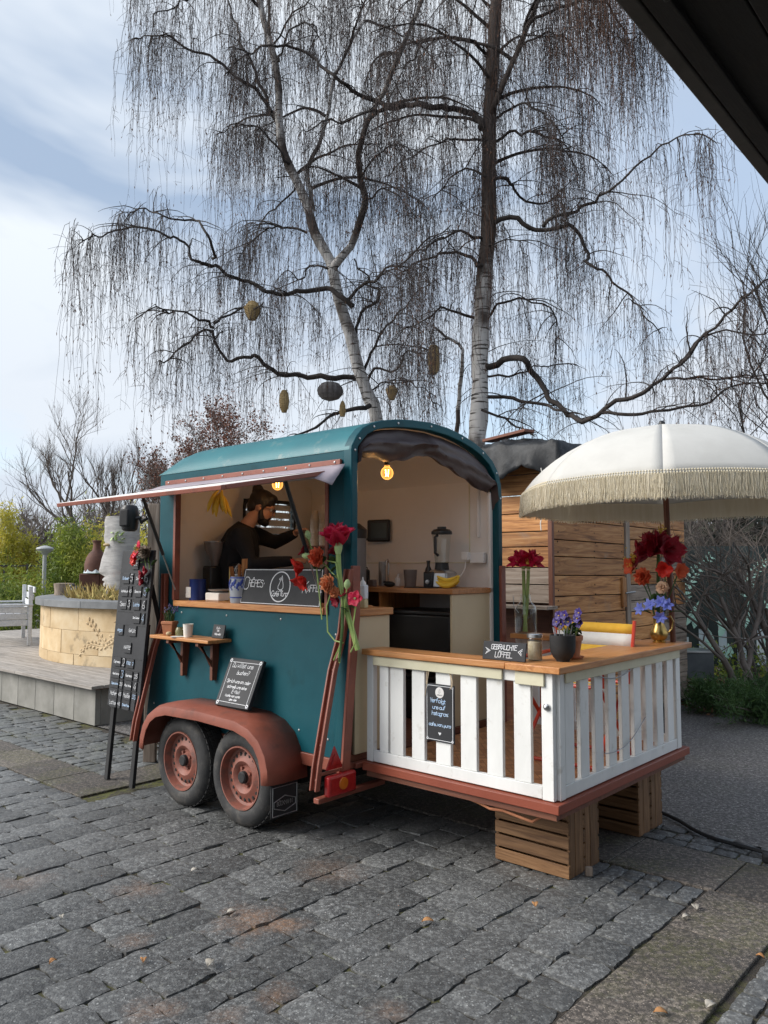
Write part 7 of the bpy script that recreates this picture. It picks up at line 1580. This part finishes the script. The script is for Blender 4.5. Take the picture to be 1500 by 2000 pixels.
# measured limbs: photo outline points, depth at start and end, radii; the depth turns each limb out of the picture plane
LEFT = dict(trunk=[([(752, 1150), (745, 1000), (735, 815), (722, 780), (700, 720), (683, 650), (663, 590), (652, 540), (645, 510), (615, 455), (600, 400), (575, 345), (552, 290), (545, 230), (545, 180), (535, 110), (515, 40), (500, -40), (470, -130)], 14.6, 15.2, .165, .045)],
  fork=[([(650, 522), (662, 508), (685, 480), (700, 435), (712, 390), (705, 355), (700, 300), (712, 250), (738, 205), (760, 150), (800, 60), (832, -30), (850, -120)], 14.8, 14.0, .105, .035), ([(612, 412), (606, 370), (600, 330), (622, 285), (640, 230), (652, 160), (688, 80), (722, 10), (740, -90)], 15.0, 16.2, .065, .022)],
  limb=[([(690, 600), (670, 582), (640, 570), (600, 568), (560, 567), (525, 572), (490, 550), (450, 540), (425, 525), (390, 510), (360, 480), (330, 460), (290, 450), (250, 443), (210, 455), (180, 462), (155, 476)], 14.7, 12.8, .07, .012), ([(415, 505), (405, 460), (370, 430), (320, 425), (285, 405), (262, 412), (232, 425)], 13.8, 13.0, .035, .008), ([(700, 740), (640, 737), (590, 735), (545, 733), (525, 715), (505, 697), (480, 693), (445, 703), (425, 670), (415, 645), (380, 655), (340, 690), (310, 705)], 14.6, 13.0, .075, .014), ([(418, 632), (440, 615), (470, 603), (498, 602), (515, 590)], 13.2, 13.2, .03, .015), ([(416, 640), (380, 615), (330, 605), (290, 604), (262, 625)], 13.2, 12.4, .035, .010), ([(722, 792), (700, 795), (665, 800), (640, 815), (600, 845), (560, 862)], 14.5, 13.4, .06, .02), ([(668, 590), (715, 555), (750, 530), (800, 500), (850, 462), (880, 440)], 14.7, 13.2, .05, .012), ([(693, 655), (705, 612), (730, 588), (737, 570), (725, 548), (692, 505)], 14.7, 15.4, .045, .02), ([(712, 722), (740, 660), (790, 600), (822, 560), (850, 545)], 14.6, 15.6, .04, .010), ([(718, 745), (735, 722), (780, 715), (785, 695), (800, 692), (840, 682)], 14.6, 13.8, .035, .010), ([(724, 770), (752, 745), (790, 742), (830, 757), (850, 790)], 14.6, 14.0, .025, .008),
        ([(548, 240), (515, 190), (475, 160), (435, 130), (400, 107), (365, 97), (340, 75), (310, 66), (285, 63), (262, 76)], 15.0, 13.4, .055, .012), ([(548, 255), (520, 190), (497, 140), (478, 95), (460, 45), (440, -20)], 15.0, 16.0, .05, .02), ([(565, 320), (520, 265), (490, 243), (450, 242), (425, 262)], 15.0, 14.2, .035, .010), ([(580, 350), (545, 400), (510, 430), (480, 440)], 15.0, 16, .03, .010), ([(600, 455), (560, 440), (530, 442), (500, 462), (470, 500)], 14.9, 14.0, .035, .010), ([(640, 525), (605, 520), (590, 545), (560, 530), (535, 560)], 14.8, 15.5, .03, .008), ([(545, 120), (560, 75), (590, 45), (615, 55), (612, 95)], 15.2, 14.4, .035, .010), ([(530, 90), (560, 40), (600, 10), (650, -40)], 15.2, 14.5, .03, .012), ([(705, 350), (740, 300), (775, 285), (800, 300)], 14.4, 13.6, .03, .008), ([(712, 390), (750, 370), (780, 385), (800, 420)], 14.5, 15.4, .03, .008), ([(510, 20), (450, -30), (400, -20), (340, 10), (300, 40)], 15.2, 13.8, .05, .012), ([(505, 0), (420, -80), (350, -90), (290, -60), (265, -10)], 15.3, 14.6, .05, .012)])
RIGHT = dict(trunk=[([(925, 1150), (928, 950), (932, 850), (938, 770), (937, 700), (941, 620), (946, 540), (953, 460), (955, 380), (955, 300), (957, 220), (962, 140), (966, 60), (970, -20), (975, -140)], 13.6, 13.9, .185, .10)],
  fork=[([(958, 225), (985, 160), (1010, 100), (1030, 55), (1050, 0), (1075, -80)], 13.7, 13.0, .075, .04), ([(888, 1000), (892, 850), (898, 760), (905, 700), (896, 672), (868, 655), (850, 640)], 15.2, 15.0, .085, .03)],
  limb=[([(940, 250), (905, 217), (850, 210), (800, 203), (750, 205), (712, 192), (680, 165), (650, 150), (600, 105), (560, 92), (520, 92), (490, 102), (460, 122), (440, 145)], 13.7, 14.0, .085, .015), ([(800, 203), (760, 215), (710, 220), (670, 235), (630, 240), (592, 252)], 13.8, 13.2, .045, .012), ([(965, 435), (1010, 430), (1050, 446), (1095, 440), (1128, 455), (1145, 490), (1152, 520), (1180, 535), (1210, 560), (1240, 590), (1262, 622), (1288, 650)], 13.6, 12.2, .06, .010), ([(1060, 443), (1085, 420), (1130, 408), (1160, 397), (1200, 365), (1250, 320), (1280, 293), (1310, 275), (1340, 262), (1370, 262), (1398, 278)], 13.2, 11.6, .045, .010), ([(965, 348), (1000, 360), (1030, 390), (1055, 400), (1090, 380), (1120, 350)], 13.6, 14.6, .045, .012), ([(962, 285), (1000, 260), (1040, 260), (1085, 275), (1112, 300), (1128, 335)], 13.6, 13.0, .04, .010), ([(962, 235), (1000, 210), (1025, 200), (1055, 215), (1080, 245), (1100, 275)], 13.7, 12.8, .035, .010), ([(955, 480), (985, 465), (1010, 470), (1030, 500)], 13.6, 13.0, .02, .007),
        ([(945, 715), (985, 703), (1020, 705), (1040, 730), (1070, 770), (1100, 800), (1135, 825), (1165, 810), (1200, 785), (1250, 765), (1290, 745), (1330, 705), (1370, 665), (1410, 625), (1450, 580), (1520, 540)], 13.5, 11.0, .08, .018), ([(945, 782), (1000, 773), (1060, 790), (1100, 802), (1140, 825)], 13.5, 12.6, .05, .022), ([(1175, 806), (1230, 805), (1290, 805), (1370, 787), (1420, 760), (1510, 745)], 12.4, 11.6, .04, .012), ([(1290, 745), (1340, 742), (1400, 735), (1460, 730), (1520, 740)], 12.0, 11.4, .03, .010), ([(1330, 705), (1350, 670), (1400, 650), (1500, 648)], 11.8, 11.2, .03, .010), ([(940, 800), (985, 815), (1010, 832), (1045, 852)], 13.5, 12.9, .035, .012), ([(945, 735), (990, 735), (1030, 725), (1060, 712), (1130, 715)], 13.5, 13.9, .03, .008), ([(950, 625), (985, 590), (1025, 583), (1070, 600), (1092, 640), (1085, 690)], 13.6, 14.4, .035, .009),
        ([(938, 622), (900, 610), (862, 610), (830, 625), (800, 652), (780, 690)], 13.6, 12.9, .04, .008), ([(942, 518), (905, 495), (870, 494), (835, 507), (795, 518), (755, 532), (720, 560)], 13.6, 14.4, .05, .008), ([(945, 468), (895, 455), (855, 463), (835, 490), (835, 540)], 13.6, 13.0, .04, .008), ([(948, 345), (910, 335), (880, 350), (850, 380), (845, 410)], 13.6, 14.3, .03, .008), ([(952, 275), (900, 270), (850, 285), (800, 310), (750, 345)], 13.6, 13.0, .035, .008), ([(962, 110), (920, 80), (870, 70), (820, 100), (780, 150), (760, 200)], 13.8, 13.2, .04, .010), ([(968, 20), (900, -20), (840, -30), (780, 20), (760, 60)], 13.8, 14.8, .04, .010), ([(1035, 45), (1090, 20), (1140, 0), (1190, 20), (1215, 60), (1230, 90)], 13.1, 12.2, .04, .010), ([(1050, 0), (1100, -60), (1160, -70), (1210, -40), (1260, 30), (1285, 80)], 13.0, 12.2, .045, .010), ([(1015, 95), (1060, 60), (1100, 70), (1130, 110)], 13.2, 13.8, .03, .010), ([(972, -60), (1040, -110), (1110, -110), (1160, -60), (1180, 0)], 13.9, 13.4, .05, .012)])
bg = np.random.default_rng(77); br_ = random.Random(31)
def build_birch(name, label, spec, bark, wscale):
    t = thing(name, label, 'birch', pt(spec['trunk'][0][0][0][0], 1105, spec['trunk'][0][1]) * 1, 0, None); t.location.z = 0; org = Vector(t.location)
    limbs = []
    for kind in ('trunk', 'fork', 'limb'):
        for px, y0, y1, r0, r1 in spec[kind]:
            n = len(px); P_ = [pt(x, y, y0 + (y1 - y0) * i / (n - 1) + (0 if kind == 'trunk' else .25 * sin(i * 1.3 + x))) - org for i, (x, y) in enumerate(px)]
            if kind == 'trunk': P_[0].z = -.1
            S_ = smooth_path(P_, .12 if kind == 'limb' else .2); m_ = len(S_)
            w = .006 if kind == 'trunk' else .02 if kind == 'fork' else .05
            S_ = [p + Vector((noise.noise(p * 3.1), noise.noise(p * 3.3 + Vector((9, 0, 0))), noise.noise(p * 3.2 + Vector((0, 7, 0))))) * w * 2 * (0 < i < m_ - 1) for i, p in enumerate(S_)]
            R_ = [(1 if kind == 'trunk' else .78) * (r0 + (r1 - r0) * (i / (m_ - 1)) ** (.8 if kind != 'trunk' else 1)) * (1 + .12 * noise.noise(p * 3)) for i, p in enumerate(S_)]
            mb = MB(); mb.tube(S_, R_, 14 if kind == 'trunk' else 9 if kind == 'fork' else 7); limbs.append((kind, S_, R_)); mb.obj(kind, M['limb'] if kind == 'limb' else bark, t, 180)
    # limbs of the crown above the picture, whose twigs hang down into it
    top_ = [q for k_, S_, R_ in limbs if k_ != 'limb' for q in S_ if q.z > 8.6]
    for q in range(13):
        p = top_[int((q + .5) / 13 * len(top_))]; a = q * 2.4 + br_.uniform(-.4, .4); d = Vector((cos(a), sin(a) * .75, .75)).normalized(); S_ = [p]; l = br_.uniform(1.8, 3.4) * (.6 if cos(a) < -.5 and name.startswith('weep') and 'leaning' in label else 1)
        for k in range(20): d = (d + Vector((br_.gauss(0, .10), br_.gauss(0, .10), br_.gauss(0, .06) - .055))).normalized(); S_.append(S_[-1] + d * l / 20)
        R_ = list(np.linspace(.034, .007, 21)); mb = MB(); mb.tube(S_, R_, 6); mb.obj('limb', M['limb'], t, 180); limbs.append(('limb', S_, R_))
    # side branches
    subs = []
    for kind, S_, R_ in limbs:
        L_ = sum((S_[i + 1] - S_[i]).length for i in range(len(S_) - 1)); n = int(L_ * (1.6 if kind != 'limb' else 4.0))
        for _ in range(n):
            tt = br_.uniform(.22, 1.0) if kind == 'limb' else br_.uniform(.35, 1); i = min(len(S_) - 2, int(tt * (len(S_) - 1))); p = S_[i]
            if p.z + org.z < 3.2: continue
            a = br_.uniform(0, 2 * pi); tg = (S_[i + 1] - S_[i]).normalized(); d = (tg * br_.uniform(.1, .8) + Vector((cos(a), sin(a) * .8, 0)) * .8 + Vector((0, 0, br_.uniform(-.1, .75)))).normalized()
            l = br_.uniform(.5, 1.7) * (1.25 - .95 * tt); pts = [p]; K = 8
            for k in range(K - 1):
                d = (d + Vector((br_.gauss(0, .14), br_.gauss(0, .14), br_.gauss(0, .10) - .16))).normalized(); pts.append(pts[-1] + d * l / (K - 1))
            subs.append((pts, br_.uniform(.008, .014)))
    P_ = np.array([[list(q) for q in s[0]] for s in subs]); R_ = np.array([[s[1] * (1 - .11 * k) for k in range(8)] for s in subs]); V, F = tubes(P_, R_, 4); tag(np_mesh('branches', V, F, M['limb'], t), kind='stuff')
    # hanging twigs
    st = []
    for i in range(len(P_)):
        for _ in range(br_.randint(1, 3)):       # curtains: several twigs from nearly one spot
            k = br_.uniform(.25, 1) * 7; j = min(6, int(k)); q = P_[i, j] + (P_[i, j + 1] - P_[i, j]) * (k - j)
            for _ in range(br_.randint(2, 5)): st.append((q + bg.normal(0, .05, 3), (P_[i, -1] - P_[i, 0])))
    for kind, S_, Rr in limbs:
        if kind != 'limb': continue
        for i in range(len(S_)):
            if Rr[i] < .04:
                for _ in range(1 + (i % 2) if i < len(S_) - 12 else 4): st.append((np.array(S_[i]), np.array(S_[min(i + 1, len(S_) - 1)] - S_[max(i - 1, 0)]) * 3))
    nred = 0
    if 'straight' in label:      # shaggy reddish twigs along the upper trunk and one reddish curtain
        for k_, S_, Rr in limbs:
            if k_ == 'trunk':
                for q, r_ in zip(S_, Rr):
                    if q.z > 6.3:
                        for _ in range(9): a = br_.uniform(0, 6.28); st.append((np.array(q) + np.array([cos(a) * (r_ + .05), sin(a) * (r_ + .05), br_.uniform(-.1, .1)]), np.array([cos(a) * .3, sin(a) * .3, -1]))); nred += 1
        c = pt(1175, -40, 12.6) - org
        for _ in range(420): st.append((np.array(c) + bg.normal(0, 1, 3) * np.array([.42, .5, .55]), bg.normal(0, 1, 3))); nred += 1
    N_ = len(st); A = np.array([s[0] for s in st]); D = np.array([s[1] for s in st]); D /= np.linalg.norm(D, axis=1, keepdims=True) + 1e-6
    K = 9; ln2 = np.clip(bg.lognormal(.28, .55, N_), .25, 3.4); out = D * np.array([1, 1, .2]) * .35 + bg.normal(0, .45, (N_, 3)) * np.array([1, 1, .3]); tt = np.linspace(0, 1, K); wa = bg.uniform(0, 6.28, (N_, 2)); wf_ = bg.uniform(2, 6, (N_, 2)); dr = bg.normal(0, .045, (N_, 2))
    T_ = np.empty((N_, K, 3)); s = .22 * np.minimum(1, ln2)
    for k, q in enumerate(tt):
        e = (1 - np.exp(-q * ln2 / .22))[:, None]; T_[:, k] = A + out * s[:, None] * e * .8; T_[:, k, 2] += .06 * np.sin(min(1, q * 6) * pi) - ln2 * q * (q / (q + .06)); 
        for c in (0, 1): T_[:, k, c] += (np.sin(wf_[:, c] * q * ln2 * 1.6 + wa[:, c]) - np.sin(wa[:, c])) * .022 + dr[:, c] * q * ln2
    low = (T_[:, -1, 2] + org.z) > 3.4; red = np.arange(N_) >= N_ - nred; red = red[low]; T_ = T_[low]; N_ = len(T_); R_ = np.linspace(1, .45, K)[None, :] * bg.uniform(.0025, .0045, (N_, 1)) * wscale
    parts = [tubes(T_[~red], R_[~red], 3)]
    if red.any(): V, F = tubes(T_[red], R_[red] * 1.1, 3); tag(np_mesh('reddish_twigs', V, F, M['twigred'], t), kind='stuff')
    # short side twiglets with buds
    M_ = int(N_ * 3); i = bg.integers(0, N_, M_); k = bg.integers(1, K - 1, M_); f = bg.uniform(0, 1, (M_, 1)); b0 = T_[i, k] * (1 - f) + T_[i, k + 1] * f; l = bg.uniform(.08, .32, (M_, 1)); dd = bg.normal(0, .55, (M_, 3)); dd[:, 2] = -bg.uniform(.1, 1, M_)
    B_ = np.stack([b0, b0 + dd * l * .55, b0 + dd * l * np.array([.85, .85, 1.15])], 1); parts.append(tubes(B_, np.tile(np.array([[.0030, .0026, .0018]]) * wscale, (M_, 1)), 3))
    V, F = merge(parts); tag(np_mesh('twigs', V, F, M['twig'], t), kind='stuff')
    # reddish catkins at the ends of some twigs
    M_ = int(N_ * 1.1); i = bg.integers(0, N_, M_); e = T_[i, -1 - bg.integers(0, 3, M_)]; dd = bg.normal(0, .012, (M_, 3)); dd[:, 2] = -bg.uniform(.03, .06, M_); V, F = tubes(np.stack([e, e + dd * .5, e + dd], 1), np.tile(np.array([[.003, .006, .003]]), (M_, 1)), 4); tag(np_mesh('catkins', V, F, M['twigred'], t), kind='stuff')
    return t
build_birch('weeping_birch', 'leaning forked weeping birch hung with lanterns behind the trailer', LEFT, BK1, 1.0)
build_birch('weeping_birch', 'straight white barked weeping birch behind the rear of the trailer', RIGHT, BK2, 1.0)
bare_tree('bare_tree', 'slim dark leafless tree crossing the sky beside the parasol', 'tree', (pt(1490, 1105, 10.5).x, 10.5, 0), 4.4, .75, .05, 3, 57, 'limb', n_child=(6, 8))
# lanterns hanging in the birch
def lantern(name, label, px, py, Y, prof, m, hang):
    c = pt(px, py, Y); t = thing(name, label, 'lantern', c, rnd.uniform(0, 1), 'woven lanterns hanging in the birch'); mb = MB(); mb.lathe(prof, 14, caps=True); mb.obj('shade', M[m], t, 20)
    mb = MB(); k = 0
    for i in range(len(prof) - 1):
        for f in np.linspace(0, 1, 4, endpoint=False):
            r_ = prof[i][0] + (prof[i + 1][0] - prof[i][0]) * f; z = prof[i][1] + (prof[i + 1][1] - prof[i][1]) * f
            if r_ > .03: mb.tube([(r_ * 1.015 * cos(a), r_ * 1.015 * sin(a), z) for a in np.linspace(0, 2 * pi, 13)], .0055, 4, caps=False)
    mb.obj('woven_rings', M[m], t); mb = MB(); mb.tube([(0, 0, prof[-1][1]), (.01, 0, prof[-1][1] + hang)], .004, 4); mb.obj('cord', M['limb'], t)
lantern('basket_lantern', 'small bowl shaped wicker lantern highest in the leaning birch', 493, 606, 13.2, [(.07, -.16), (.12, -.06), (.145, .04), (.10, .10), (.06, .15)], 'wicker', .12)
lantern('basket_lantern', 'slender oval wicker lantern low in the leaning birch', 555, 783, 13.6, [(.04, -.20), (.075, -.12), (.09, 0), (.075, .12), (.04, .19)], 'wicker', .25)
lantern('round_lantern', 'wide grey round lantern beside the leaning birch trunk', 645, 764, 14.0, [(.06, -.165), (.16, -.13), (.22, -.06), (.235, 0), (.22, .06), (.16, .13), (.06, .165)], 'greypaper', .12)
lantern('basket_lantern', 'small diamond shaped lantern right of the leaning birch trunk', 765, 767, 14.0, [(.05, -.125), (.085, -.04), (.11, .05), (.05, .125)], 'wicker', .10)
lantern('basket_lantern', 'long oval wicker lantern between the two birches', 847, 702, 14.2, [(.06, -.27), (.10, -.16), (.115, 0), (.10, .16), (.07, .26)], 'wicker', .35)
lantern('small_lantern', 'short knotted lantern hanging under the wide grey one', 669, 797, 14.0, [(.04, -.15), (.06, -.06), (.05, .05), (.02, .13)], 'wicker', .06)

# ------------------------------------------------------------ eave of the building the photographer stands by
ev = thing('roof_eave', 'dark timber roof eave jutting in overhead at the upper corner', 'roof', W(2.70, -2.0, 2.8), TA)
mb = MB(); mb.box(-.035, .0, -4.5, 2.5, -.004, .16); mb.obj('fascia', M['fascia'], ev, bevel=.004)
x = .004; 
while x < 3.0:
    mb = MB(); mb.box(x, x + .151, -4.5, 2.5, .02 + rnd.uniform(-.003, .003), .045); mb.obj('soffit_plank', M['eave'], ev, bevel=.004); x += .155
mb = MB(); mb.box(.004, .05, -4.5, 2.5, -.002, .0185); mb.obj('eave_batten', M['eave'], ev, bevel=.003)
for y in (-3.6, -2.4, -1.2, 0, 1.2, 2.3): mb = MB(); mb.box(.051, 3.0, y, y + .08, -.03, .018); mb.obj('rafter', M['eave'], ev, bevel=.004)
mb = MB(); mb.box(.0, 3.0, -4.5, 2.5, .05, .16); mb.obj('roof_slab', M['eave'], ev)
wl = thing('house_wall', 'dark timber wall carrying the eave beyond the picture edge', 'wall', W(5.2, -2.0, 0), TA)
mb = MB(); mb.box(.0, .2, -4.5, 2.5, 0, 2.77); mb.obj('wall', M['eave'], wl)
